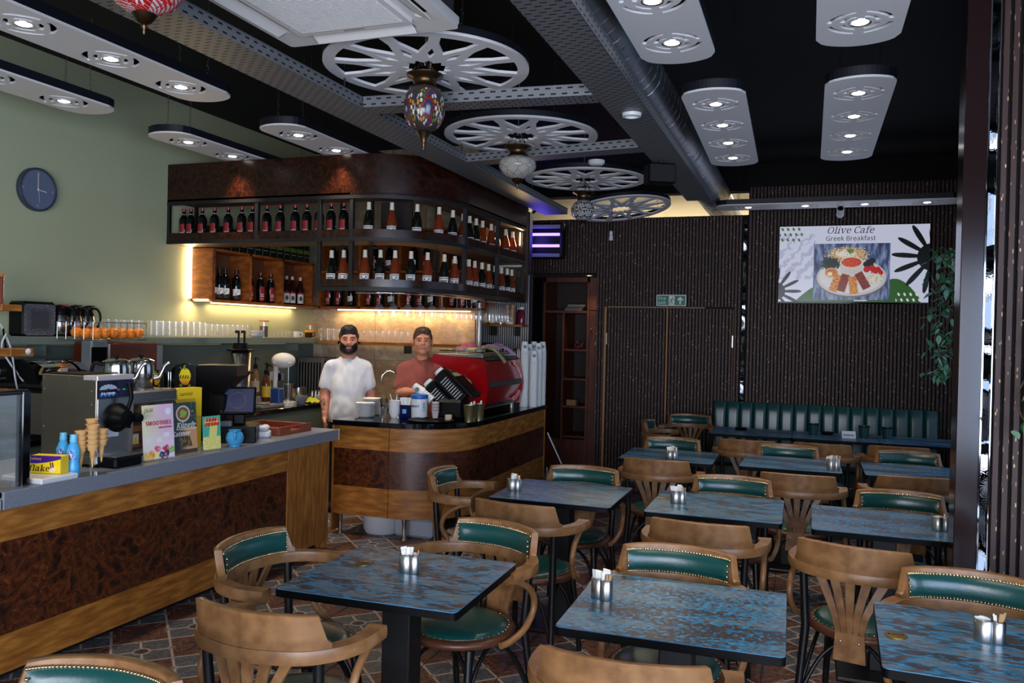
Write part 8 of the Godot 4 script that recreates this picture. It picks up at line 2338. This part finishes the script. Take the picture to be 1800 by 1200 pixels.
func coffee_machine() -> void:
	var Y := 0.9275
	var red := mat("lacquer_red", C(150, 8, 16), 0.16)
	red.clearcoat_enabled = true; red.clearcoat = 0.6; red.clearcoat_roughness = 0.08
	var t := thing("espresso_machine", "large glossy red espresso machine on the long side of the bar", "coffee machine", V(-2.9, Y, -7.2))
	# profile in the x-y plane, extruded along z; back panel faces +x
	var prof := PackedVector2Array([P2(0.20, 0.06), P2(0.235, 0.24), P2(0.235, 0.27), P2(0.20, 0.47), P2(0.17, 0.50), P2(-0.27, 0.52), P2(-0.285, 0.46), P2(-0.06, 0.38), P2(-0.04, 0.14), P2(-0.22, 0.11), P2(-0.22, 0.06)])
	var body := G(); body.prism(prof, -0.42, 0.37)
	obj("body", body, mat("machine_dark", C(40, 40, 42), 0.3, 0.6), t)
	for s in [[0.372, 0.40], [-0.46, -0.422]]:
		var sp := G()
		sp.prism(PackedVector2Array([P2(0.225, 0.05), P2(0.255, 0.18), P2(0.26, 0.25), P2(0.25, 0.33), P2(0.215, 0.49), P2(-0.27, 0.525), P2(-0.30, 0.455), P2(-0.18, 0.42), P2(-0.02, 0.36), P2(0.10, 0.30), P2(0.12, 0.26), P2(0.10, 0.2), P2(-0.02, 0.15), P2(-0.22, 0.13), P2(-0.22, 0.05)]), s[0], s[1])
		obj("side_panel", sp, red, t)
	# pale oval window in the near side with its chrome edge
	var ov := PackedVector2Array()
	for k in 25:
		var a := -PI / 2 + PI * k / 24.0
		ov.append(P2(-0.06 + cos(a) * 0.185, 0.255 + sin(a) * 0.125))
	ov.append(P2(-0.2, 0.36)); ov.append(P2(-0.2, 0.14))
	obj("oval_rim", G().prism(ov, 0.365, 0.384), M["chrome_soft"], t)
	var ov2 := PackedVector2Array()
	for q in ov: ov2.append((q - P2(-0.08, 0.255)) * 0.9 + P2(-0.085, 0.255))
	obj("oval_window", G().prism(ov2, 0.384, 0.388), mat("oval_pale", C(214, 208, 130), 0.3), t)
	# back panel in two red halves with a dark slotted band between
	for q in [[0.09, 0.235], [0.29, 0.47]]:
		var g := G()
		var x0: float = lerpf(0.205, 0.25, (q[0] - 0.06) / 0.2) if q[0] < 0.2 else 0.25
		var x1: float = 0.25 if q[0] < 0.2 else 0.215
		g.loft([PackedVector3Array([V(x0 - 0.012, q[0], -0.42), V(x0, q[0], -0.42), V(x1, q[1], -0.42), V(x1 - 0.012, q[1], -0.42)]), PackedVector3Array([V(x0 - 0.012, q[0], 0.37), V(x0, q[0], 0.37), V(x1, q[1], 0.37), V(x1 - 0.012, q[1], 0.37)])], false, true, true, 0.9)
		obj("back_panel", g, red, t)
	obj("slotted_band", bx(0.22, 0.235, -0.42, 0.245, 0.29, 0.37), mat("band_black", C(22, 20, 20), 0.4), t)
	for i in 20: obj("band_bar", bx(0.245, 0.24, -0.41 + i * 0.039, 0.25, 0.285, -0.392 + i * 0.039), mat("band_bar", C(60, 56, 54), 0.4), t)
	for k in 2:
		for i in 9:
			var a := 0.25 + i * 0.11
			var yy: float = [0.45 - 0.16 * (1 - cos(a)), 0.1 + 0.1 * (1 - cos(a))][k]
			var zz: float = -0.2 - 0.21 * sin(a)
			obj("emblem_ray", bx(0.232, yy - 0.02, zz - 0.004, 0.262 if false else 0.2535, yy + 0.02, zz + 0.004), mat("ray_pink", C(200, 120, 120), 0.3), t)
	obj("rail", G().tube([V(0.19, 0.545, -0.4), V(0.19, 0.545, 0.34), V(-0.24, 0.56, 0.34), V(-0.24, 0.56, -0.4)], 0.006, 8, true, false), M["chrome_soft"], t)
	obj("cup_tray", bx(-0.26, 0.50, -0.42, 0.19, 0.53, 0.37, 0.004), M["steel"], t)
	obj("upper_slot_band", bx(0.17, 0.475, -0.40, 0.205, 0.51, 0.36, 0.003), mat("band_black"), t)
	for i in 9: obj("band_bar", bx(0.205, 0.48, -0.1 + i * 0.05, 0.209, 0.505, -0.075 + i * 0.05), mat("band_bar"), t)
	for q in [[0.17, 0.33], [0.17, -0.38], [-0.18, 0.33], [-0.18, -0.38]]: obj("foot", G().lathe([P2(0.0, 0.0), P2(0.025, 0.0), P2(0.02, 0.06)], 12, V(q[0], 0, q[1])), M["steel_dark"], t)
	obj("drip_tray", bx(-0.28, 0.04, -0.42, 0.18, 0.075, 0.37, 0.004), M["steel_dark"], t)
	for z in [0.2, -0.12]:
		obj("group_head", G().lathe([P2(0.0, 0.0), P2(0.035, 0.0), P2(0.038, 0.05), P2(0.0, 0.05)], 16, V(-0.15, 0.27, z)), M["chrome_soft"], t)
		obj("portafilter", G().tube([V(-0.15, 0.265, z), V(-0.31, 0.25, z + 0.03)], 0.013, 8), bk_(), t)
	# glasses and cloths on top
	for i in 8:
		if not M.has("top_glass"): M["top_glass"] = tumbler(0.06, 0.03, "espresso_glass")
		var r := dup(M["top_glass"], V(-2.98 + (i % 4) * 0.068, Y + 0.531, -6.90 - (i / 4) * 0.075), 0, "small glass on the espresso machine, %s, %s row" % [nth(i % 4) + " from the left", ["front", "back"][i / 4]], "glasses on the espresso machine")
		r.set_meta("category", "glass")
	t.scale = V(1, 1, 1.12); t.position.z = -7.23
	cloth("towel", "pale yellow cloth hanging over the near edge on the red espresso machine", mat("cloth_lemon", C(222, 220, 130), 0.9), V(-2.74, Y + 0.565, -6.98), V(0.34, 0.03, 0.26), 0.3, 4, 0.12)
	cloth("towel", "pink cloth lying bunched on the left of the espresso machine", mat("cloth_pink", C(226, 110, 140), 0.9), V(-2.98, Y + 0.55, -7.15), V(0.2, 0.07, 0.18), 0.2, 7, 0.0)
	cloth("towel", "lilac cloth with dark dots on the far end of the espresso machine", mat("cloth_lilac", C(206, 164, 196), 0.9), V(-2.8, Y + 0.56, -7.42), V(0.32, 0.06, 0.26), 0.4, 9, 0.06)

func bk_() -> StandardMaterial3D: return M["black_plastic"]

func cloth(called: String, label: String, m: Material, at: Vector3, s: Vector3, turn: float, sd: int, hang: float) -> void:
	var f := FastNoiseLite.new(); f.seed = sd; f.frequency = 0.9
	var rr := []
	for i in 15:
		var row := PackedVector3Array()
		for j in 15:
			var u := i / 7.0 - 1.0; var v := j / 7.0 - 1.0
			var h := s.y * (0.4 + 0.6 * f.get_noise_2d(u * 1.6, v * 1.6)) + s.y * 0.6 * maxf(0, 1 - u * u - v * v)
			if u > 0.3 and hang > 0: h -= hang * pow((u - 0.3) / 0.7, 1.5)
			row.append(V(u * s.x / 2 * (1.0 - 0.15 * absf(v) * f.get_noise_2d(v, 3.0)), maxf(h, -0.2), v * s.z / 2))
		rr.append(row)
	var g := G(); g.loft(rr, false, false, false, -1.0)
	var o := obj(called, g, m, self, at)
	o.rotation.y = turn
	tag(o, label, "cloth")
class Flesh:
	# signed distance on a grid, joined with a smooth minimum, meshed as surface nets
	var o: Vector3; var s: float; var nx: int; var ny: int; var nz: int
	var f := PackedFloat32Array()
	func _init(lo: Vector3, hi: Vector3, cell: float) -> void:
		o = lo; s = cell
		nx = int(ceil((hi.x - lo.x) / cell)) + 1; ny = int(ceil((hi.y - lo.y) / cell)) + 1; nz = int(ceil((hi.z - lo.z) / cell)) + 1
		f.resize(nx * ny * nz); f.fill(0.2)
	func _blend(i: int, d: float, k: float, sub: bool) -> void:
		var e := f[i]
		if sub:
			d = -d
			var h := maxf(k - absf(e - d), 0.0)
			f[i] = maxf(e, d) + h * h * 0.25 / k
		else:
			var h := maxf(k - absf(e - d), 0.0)
			f[i] = minf(e, d) - h * h * 0.25 / k
	func cap(a: Vector3, b: Vector3, ra: float, rb: float, k := 0.03, sub := false) -> void:
		var r := maxf(ra, rb) + k + s * 2
		var lo := (a.min(b) - Vector3.ONE * r - o) / s; var hi := (a.max(b) + Vector3.ONE * r - o) / s
		var ab := b - a; var l2 := maxf(ab.length_squared(), 1e-9)
		for z in range(maxi(0, int(lo.z)), mini(nz, int(hi.z) + 1)):
			for y in range(maxi(0, int(lo.y)), mini(ny, int(hi.y) + 1)):
				var row := (z * ny + y) * nx
				for x in range(maxi(0, int(lo.x)), mini(nx, int(hi.x) + 1)):
					var p := o + Vector3(x, y, z) * s - a
					var t := clampf(p.dot(ab) / l2, 0.0, 1.0)
					_blend(row + x, (p - ab * t).length() - lerpf(ra, rb, t), k, sub)
	func ell(c: Vector3, r: Vector3, k := 0.02, sub := false, rot := Basis()) -> void:
		var m := maxf(r.x, maxf(r.y, r.z)) + k + s * 2
		var lo := (c - Vector3.ONE * m - o) / s; var hi := (c + Vector3.ONE * m - o) / s
		var inv := rot.inverse()
		for z in range(maxi(0, int(lo.z)), mini(nz, int(hi.z) + 1)):
			for y in range(maxi(0, int(lo.y)), mini(ny, int(hi.y) + 1)):
				var row := (z * ny + y) * nx
				for x in range(maxi(0, int(lo.x)), mini(nx, int(hi.x) + 1)):
					var p := inv * (o + Vector3(x, y, z) * s - c)
					var q := p / r
					var k0 := q.length(); var k1 := (q / r).length()
					_blend(row + x, k0 * (k0 - 1.0) / maxf(k1, 1e-5) if k0 > 0.001 else -minf(r.x, minf(r.y, r.z)), k, sub)
	func plane(p0: Vector3, n: Vector3) -> void:   # cuts away what lies on the side n points to
		for z in nz:
			for y in ny:
				for x in nx:
					var i := (z * ny + y) * nx + x
					f[i] = maxf(f[i], (o + Vector3(x, y, z) * s - p0).dot(n))
	func rough(amp: float, fr: float, sd: int, sy := 1.0) -> void:
		var nz_ := FastNoiseLite.new(); nz_.seed = sd; nz_.frequency = fr; nz_.fractal_octaves = 2
		for z in nz:
			for y in ny:
				for x in nx:
					var i := (z * ny + y) * nx + x
					if absf(f[i]) < amp * 3 + s * 2: f[i] += amp * nz_.get_noise_3d(o.x + x * s, (o.y + y * s) * sy, o.z + z * s)
	func into(g: Geo, paint: Callable) -> void:
		var idx := {}
		var pv := PackedVector3Array(); var pn := PackedVector3Array(); var pc := PackedColorArray()
		var sx := 1; var sy := nx; var sz := nx * ny
		var off := [0, sx, sy, sx + sy, sz, sx + sz, sy + sz, sx + sy + sz]
		var ed := [[0, 1], [2, 3], [4, 5], [6, 7], [0, 2], [1, 3], [4, 6], [5, 7], [0, 4], [1, 5], [2, 6], [3, 7]]
		for z in nz - 1:
			for y in ny - 1:
				var row := (z * ny + y) * nx
				for x in nx - 1:
					var b := row + x
					var n0 := f[b] < 0.0
					if (f[b + sx] < 0.0) == n0 and (f[b + sy] < 0.0) == n0 and (f[b + sz] < 0.0) == n0 and (f[b + sx + sy] < 0.0) == n0 and (f[b + sx + sz] < 0.0) == n0 and (f[b + sy + sz] < 0.0) == n0 and (f[b + sx + sy + sz] < 0.0) == n0: continue
					var acc := Vector3.ZERO; var cnt := 0
					for e in ed:
						var fa := f[b + off[e[0]]]; var fb := f[b + off[e[1]]]
						if (fa < 0.0) != (fb < 0.0):
							var t := fa / (fa - fb)
							acc += Vector3(e[0] & 1, (e[0] >> 1) & 1, e[0] >> 2).lerp(Vector3(e[1] & 1, (e[1] >> 1) & 1, e[1] >> 2), t); cnt += 1
					var gr := Vector3(f[b + 1] - f[b] + f[b + sy + 1] - f[b + sy] + f[b + sz + 1] - f[b + sz] + f[b + sy + sz + 1] - f[b + sy + sz], f[b + sy] - f[b] + f[b + sy + 1] - f[b + 1] + f[b + sz + sy] - f[b + sz] + f[b + sx + sy + sz] - f[b + sx + sz], f[b + sz] - f[b] + f[b + sz + 1] - f[b + 1] + f[b + sz + sy] - f[b + sy] + f[b + sx + sy + sz] - f[b + sx + sy])
					idx[b] = pv.size()
					var P := o + (Vector3(x, y, z) + acc / cnt) * s
					pv.append(P); pn.append(gr.normalized()); pc.append(paint.call(P))
		g.colored = true
		for b in idx:
			for q in [[sx, sy, sz], [sy, sx, sz], [sz, sx, sy]]:
				var v: int = b
				if (f[v] < 0.0) == (f[v + q[0]] < 0.0): continue
				if not (idx.has(v - q[1]) and idx.has(v - q[2]) and idx.has(v - q[1] - q[2])): continue
				var A: int = idx[v]; var B: int = idx[v - q[1]]; var D: int = idx[v - q[1] - q[2]]; var E: int = idx[v - q[2]]
				for tr in [[A, B, D], [A, D, E]]:
					var st := g.p.size()
					g.tri(pv[tr[0]], pv[tr[1]], pv[tr[2]], pn[tr[0]], pn[tr[1]], pn[tr[2]])
					for k in range(st, st + 3):
						var src: int = tr[k - st]
						for w in tr:
							if g.p[k].is_equal_approx(g.xf * pv[w]): src = w
						g.c[k] = pc[src]

func lin(c: Color) -> Color: return c.srgb_to_linear()

func hand(g: Geo, wrist: Vector3, dir: Vector3, palm: Vector3, side: float, curl: float, skin: Color) -> void:
	# wrist -> fingers along dir, palm normal towards `palm`; the thumb leaves the palm's side
	dir = dir.normalized(); palm = (palm - dir * palm.dot(dir)).normalized()
	var ac := dir.cross(palm).normalized() * side      # towards the thumb
	var k := Flesh.new(wrist - Vector3.ONE * 0.13 + dir * 0.08, wrist + Vector3.ONE * 0.13 + dir * 0.08, 0.0045)
	k.cap(wrist - dir * 0.03, wrist + dir * 0.02, 0.026, 0.027, 0.02)
	k.ell(wrist + dir * 0.055, Vector3(0.042, 0.014, 0.045), 0.02, false, Basis(ac, palm, ac.cross(palm)))
	var L := [0.072, 0.08, 0.074, 0.058]
	for i in 4:
		var base := wrist + dir * (0.088 - 0.004 * absf(i - 1.3)) + ac * (0.03 - 0.02 * i)
		var p := base; var d := dir
		for j in 3:
			d = d.rotated(dir.cross(palm).normalized(), curl * [0.5, 0.9, 0.7][j])
			var q: Vector3 = p + d * L[i] * [0.45, 0.32, 0.23][j]
			k.cap(p, q, [0.0092, 0.0085, 0.0078][j], [0.0085, 0.0078, 0.007][j], 0.006)
			p = q
	var t0 := wrist + dir * 0.03 + ac * 0.03; var t1 := t0 + (ac * 0.6 + dir * 0.8 + palm * 0.25).normalized() * 0.04; var t2 := t1 + (dir + palm * 0.35 * (1 + curl) - ac * 0.1).normalized() * 0.03
	k.cap(t0, t1, 0.0135, 0.0105, 0.012); k.cap(t1, t2, 0.0105, 0.0085, 0.006)
	k.into(g, func(_p): return lin(skin))

func head(g: Geo, x: Transform3D, skin: Color, hair: Color, beard: bool, wide: float) -> void:
	var k := Flesh.new(Vector3(-0.12, -0.23, -0.135), Vector3(0.12, 0.145, 0.135), 0.0043)
	k.ell(Vector3(0, 0.03, -0.014), Vector3(0.075 * wide, 0.093, 0.095), 0.02)
	k.ell(Vector3(0, -0.035, 0.016), Vector3(0.061 * wide, 0.083, 0.07), 0.03)
	k.ell(Vector3(0, -0.098, 0.05), Vector3(0.032 * wide, 0.024, 0.028), 0.03)
	for sd in [-1, 1]:
		k.ell(Vector3(sd * 0.038, -0.028, 0.052), Vector3(0.026, 0.026, 0.026), 0.025)
		k.ell(Vector3(sd * 0.055 * wide, -0.07, 0.01), Vector3(0.016, 0.03, 0.03), 0.03)
		k.ell(Vector3(sd * 0.079 * wide, -0.006, -0.012), Vector3(0.009, 0.031, 0.018), 0.008, false, Basis(Vector3.UP, sd * 0.35))
	k.cap(Vector3(-0.04, 0.027, 0.072), Vector3(0.04, 0.027, 0.072), 0.014, 0.014, 0.02)
	for sd in [-1, 1]: k.ell(Vector3(sd * 0.031, 0.006, 0.091), Vector3(0.019, 0.0105, 0.014), 0.008, true)
	for sd in [-1, 1]:
		k.cap(Vector3(sd * 0.018, 0.013, 0.081), Vector3(sd * 0.046, 0.012, 0.072), 0.0045, 0.004, 0.003)
		k.cap(Vector3(sd * 0.02, -0.002, 0.079), Vector3(sd * 0.044, -0.001, 0.071), 0.0038, 0.0035, 0.003)
	k.cap(Vector3(0, 0.018, 0.082), Vector3(0, -0.022, 0.103), 0.0085, 0.0125, 0.012)
	for sd in [-1, 1]: k.ell(Vector3(sd * 0.0125, -0.027, 0.094), Vector3(0.0085, 0.0075, 0.01), 0.008)
	k.cap(Vector3(-0.017, -0.0575, 0.077), Vector3(0.017, -0.0575, 0.077), 0.0048, 0.0048, 0.006)
	k.cap(Vector3(-0.014, -0.0665, 0.0755), Vector3(0.014, -0.0665, 0.0755), 0.0055, 0.0055, 0.006)
	if beard:
		k.ell(Vector3(0, -0.095, 0.03), Vector3(0.052, 0.036, 0.053), 0.02)
	k.cap(Vector3(0, -0.07, -0.025), Vector3(0, -0.225, -0.035), 0.056, 0.062, 0.03)
	var nz_ := FastNoiseLite.new(); nz_.frequency = 60.0
	var xg := g.xf
	g.xf = xg * x
	k.into(g, func(p: Vector3):
		var n := nz_.get_noise_3d(p.x, p.y, p.z)
		var c := skin
		if p.z > 0.06 and absf(p.y - 0.031) < 0.006 and absf(p.x) > 0.014 and absf(p.x) < 0.05: return lin(hair.lerp(skin, 0.1))
		var lip := absf(p.x) < 0.022 and p.y < -0.0525 and p.y > -0.0735 and p.z > 0.072
		if lip: return lin(skin.lerp(C(176, 72, 62), 0.6))
		if p.y > -0.035 and absf(p.x) > 0.05 * wide and absf(p.x) < 0.074 * wide and p.z > 0.012 and p.z < 0.036 and p.y < 0.04: return lin(hair.lerp(skin, 0.15 if beard else 0.45))
		if beard and p.y < -0.005 and p.z > -0.01 + 0.4 * maxf(0.0, -0.1 - p.y) and p.y > -0.132 and p.y > -0.115 - 0.4 * p.z:
			var edge := lerpf(-0.043, -0.008, clampf((absf(p.x) / wide - 0.028) / 0.034, 0, 1))
			if p.y < edge + n * 0.005: return lin(hair.lerp(C(60, 40, 34), 0.08 + 0.1 * n))
		if not beard and p.y < -0.045 and p.y > -0.13: c = skin.lerp(C(130, 88, 70), 0.1)
		if p.z > 0.04 and absf(absf(p.x) - 0.036) < 0.02 and absf(p.y + 0.03) < 0.02: c = skin.lerp(C(196, 110, 92), 0.2)
		return lin(c))
	g.xf = xg

func hair_cap(x: Transform3D, col: Color, wide: float, lift: float, line: float, parent: Node) -> void:
	var k := Flesh.new(Vector3(-0.12, -0.11, -0.15), Vector3(0.12, 0.175, 0.12), 0.0045)
	k.ell(Vector3(0, 0.034, -0.018), Vector3(0.0785 * wide, 0.0965, 0.098), 0.02)
	k.ell(Vector3(0, 0.098, 0.01), Vector3(0.058 * wide, 0.024 + lift, 0.07), 0.03)
	# cut the face, the temples and the neck free
	k.ell(Vector3(0, line - 0.105, 0.11), Vector3(0.07 * wide, 0.105, 0.066), 0.012, true)
	for sd in [-1, 1]:
		k.ell(Vector3(sd * 0.088 * wide, -0.03, 0.06), Vector3(0.034, 0.08, 0.046), 0.01, true)
		k.ell(Vector3(sd * 0.09 * wide, -0.035, -0.008), Vector3(0.035, 0.056, 0.034), 0.01, true)
	k.plane(Vector3(0, -0.06, 0), Vector3(0, -1, 0.25).normalized())
	k.rough(0.0045, 42.0, 3, 0.6)
	var g := G(); g.xf = x
	k.into(g, func(_p): return lin(col))
	obj("hair", g, M["hair_mat"], parent)

func eyes(x: Transform3D, parent: Node) -> void:
	for sd in [-1, 1]:
		var g := G(); g.xf = x
		g.ball(Vector3(sd * 0.031, 0.0055, 0.0695), Vector3(0.0125, 0.0115, 0.0125), 14, 10)
		obj("eye", g, mat("eye_white", C(166, 156, 150), 0.25), parent)
		var h := G(); h.xf = x
		h.ball(Vector3(sd * 0.031, 0.0055, 0.0795), Vector3(0.0068, 0.0068, 0.0034), 12, 6)
		obj("iris", h, mat("iris_dark", C(40, 26, 18), 0.15), parent)

func person(label: String, at: Vector3, turn: float, skin: Color, hair: Color, shirt: Color, beard: bool, wide: float, J: Dictionary) -> void:
	var t := thing("person", label, "person", at, turn)
	var sm := mat("skin", Color.WHITE, 0.5); sm.vertex_color_use_as_albedo = true
	sm.subsurf_scatter_enabled = true; sm.subsurf_scatter_strength = 0.1
	var hm := mat("hair_mat", Color.WHITE, 0.6); hm.vertex_color_use_as_albedo = true
	var g := G()
	# body under the clothes: torso, legs and both arms in one skin
	var k := Flesh.new(V(-0.42, 0.0, -0.2), V(0.42, 1.5, 0.5), 0.014)
	k.ell(V(0, 1.18, 0.0), V(0.135, 0.19, 0.098), 0.05)
	k.ell(V(0, 0.97, 0.0), V(0.15, 0.14, 0.11), 0.06)
	k.cap(V(-0.10, 1.33, -0.01), V(0.10, 1.33, -0.01), 0.05, 0.05, 0.05)
	k.cap(V(0, 1.3, -0.02), V(0, 1.44, -0.01), 0.06, 0.056, 0.04)
	for sd in [-1, 1]:
		k.cap(V(sd * 0.085, 0.9, 0.0), V(sd * 0.095, 0.49, 0.01), 0.085, 0.055, 0.04)
		k.cap(V(sd * 0.095, 0.49, 0.01), V(sd * 0.1, 0.09, -0.01), 0.054, 0.036, 0.03)
		k.cap(V(sd * 0.1, 0.05, -0.02), V(sd * 0.115, 0.035, 0.13), 0.038, 0.03, 0.03)
		var A: Array = J["l" if sd > 0 else "r"]
		k.cap(A[0] - V(sd * 0.008, 0.006, 0), A[1], 0.042, 0.04, 0.02)
		k.cap(A[1], A[1].lerp(A[2], 0.3), 0.043, 0.043, 0.02)
		k.cap(A[1].lerp(A[2], 0.3), A[2], 0.042, 0.026, 0.02)
	var tat := FastNoiseLite.new(); tat.frequency = 18.0; tat.fractal_octaves = 3
	var AR: Array = J["r"]
	k.into(g, func(p: Vector3):
		var c := skin
		if beard:
			var q: Vector3 = AR[1]; var w: Vector3 = AR[2]
			if p.distance_to(q.lerp(w, 0.5)) < q.distance_to(w) * 0.56 and p.x < -0.2 and p.y < q.y - 0.02:
				var n := absf(tat.get_noise_3d(p.x * 1.4, p.y, p.z * 1.4))
				if n < 0.12: c = skin.lerp(C(60, 48, 50), 0.62)
		return lin(c))
	for sd in [-1, 1]:
		var A: Array = J["l" if sd > 0 else "r"]
		hand(g, A[2], A[3], A[4], A[5], A[6], skin)
	var hx: Transform3D = J["head"]
	head(g, hx, skin, hair, beard, wide)
	obj("body", g, sm, t)
	eyes(hx, t)
	hair_cap(hx, hair, wide, 0.02 if beard else 0.006, 0.072 if beard else 0.086, t)
	# T-shirt
	var s := Flesh.new(V(-0.42, 0.74, -0.24), V(0.42, 1.5, 0.4), 0.012)
	s.ell(V(0, 1.18, 0.005), V(0.15, 0.22, 0.116), 0.05)
	s.ell(V(0, 0.98, 0.012), V(0.162, 0.26, 0.13), 0.07)
	s.ell(V(0, 0.86, 0.01), V(0.172, 0.22, 0.138), 0.06)
	s.cap(V(-0.12, 1.318, -0.01), V(0, 1.352, -0.012), 0.055, 0.062, 0.04)
	s.cap(V(0.12, 1.318, -0.01), V(0, 1.352, -0.012), 0.055, 0.062, 0.04)
	s.cap(V(0, 1.34, -0.015), V(0, 1.385, -0.012), 0.078, 0.07, 0.04)
	for sd in [-1, 1]:
		var A: Array = J["l" if sd > 0 else "r"]
		var d: Vector3 = (A[1] - A[0]).normalized()
		var e: Vector3 = A[0].lerp(A[1], 0.80)
		s.cap(A[0] - V(sd * 0.004, 0, 0), e, 0.06, 0.062, 0.05)
		s.cap(e + d * 0.05, e + d * 0.15, 0.072, 0.08, 0.008, true)
	s.plane(V(0, 0.80, 0), Vector3.DOWN)
	s.ell(V(0, 1.445, 0.015), V(0.083, 0.062, 0.088), 0.01, true)
	s.rough(0.014, 7.0, 5 if beard else 8, 0.55)
	var sg := G()
	s.into(sg, func(_p): return lin(shirt))
	var cm := mat("shirt_cloth", Color.WHITE, 0.9); cm.vertex_color_use_as_albedo = true
	obj("t_shirt", sg, cm, t)
	# trousers and shoes
	var q2 := Flesh.new(V(-0.26, 0.0, -0.2), V(0.26, 1.0, 0.24), 0.016)
	q2.ell(V(0, 0.90, 0.0), V(0.14, 0.1, 0.105), 0.05)
	for sd in [-1, 1]:
		q2.cap(V(sd * 0.085, 0.88, 0.0), V(sd * 0.096, 0.48, 0.01), 0.086, 0.07, 0.04)
		q2.cap(V(sd * 0.096, 0.48, 0.01), V(sd * 0.1, 0.08, -0.01), 0.072, 0.062, 0.03)
	q2.plane(V(0, 0.965, 0), Vector3.UP)
	var tg := G(); q2.into(tg, func(_p): return lin(C(24, 24, 30)))
	obj("trousers", tg, cm, t)
	for sd in [-1, 1]:
		var sh := Flesh.new(V(sd * 0.105 - 0.08, -0.01, -0.12), V(sd * 0.105 + 0.08, 0.12, 0.22), 0.012)
		sh.cap(V(sd * 0.1, 0.055, -0.03), V(sd * 0.118, 0.042, 0.14), 0.05, 0.042, 0.02)
		sh.plane(V(0, 0.0, 0), Vector3.DOWN)
		var shg := G(); sh.into(shg, func(_p): return lin(C(20, 20, 22)))
		obj("shoe", shg, cm, t)

func people() -> void:
	person("bearded young man in a white T-shirt with tattooed forearm, standing left behind the bar", V(-4.0, 0, -6.72), 0.48, C(210, 142, 110), C(22, 17, 15), C(226, 224, 224), true, 1.1, {
		"r": [V(-0.172, 1.305, -0.01), V(-0.212, 1.07, -0.02), V(-0.20, 0.86, 0.06), V(0.05, -1, 0.12), V(0.9, 0, 0.1), 1.0, 0.4],
		"l": [V(0.172, 1.305, -0.01), V(0.208, 1.07, -0.04), V(0.195, 0.87, 0.03), V(-0.05, -1, 0.1), V(-0.9, 0, 0.1), -1.0, 0.4],
		"head": Transform3D(Basis(Vector3.UP, 0.06) * Basis(Vector3.RIGHT, 0.03).scaled(V(1.05, 1.0, 1.04)), V(0.0, 1.555, 0.035))})
	person("short-haired man in a dusty red T-shirt beside the red espresso machine, one forearm raised", V(-3.36, 0, -6.95), 0.42, C(214, 142, 106), C(84, 56, 38), C(150, 78, 68), false, 1.13, {
		"r": [V(-0.172, 1.305, -0.01), V(-0.20, 1.09, 0.02), V(0.0, 1.11, 0.22), V(0.7, 0.25, 0.5), V(0, -0.6, 0.6), 1.0, 0.7],
		"l": [V(0.172, 1.305, -0.01), V(0.21, 1.09, 0.0), V(0.18, 0.90, 0.13), V(-0.1, -0.8, 0.5), V(-0.9, 0, 0), -1.0, 0.4],
		"head": Transform3D(Basis(Vector3.UP, 0.05), V(0.0, 1.56, 0.03))})
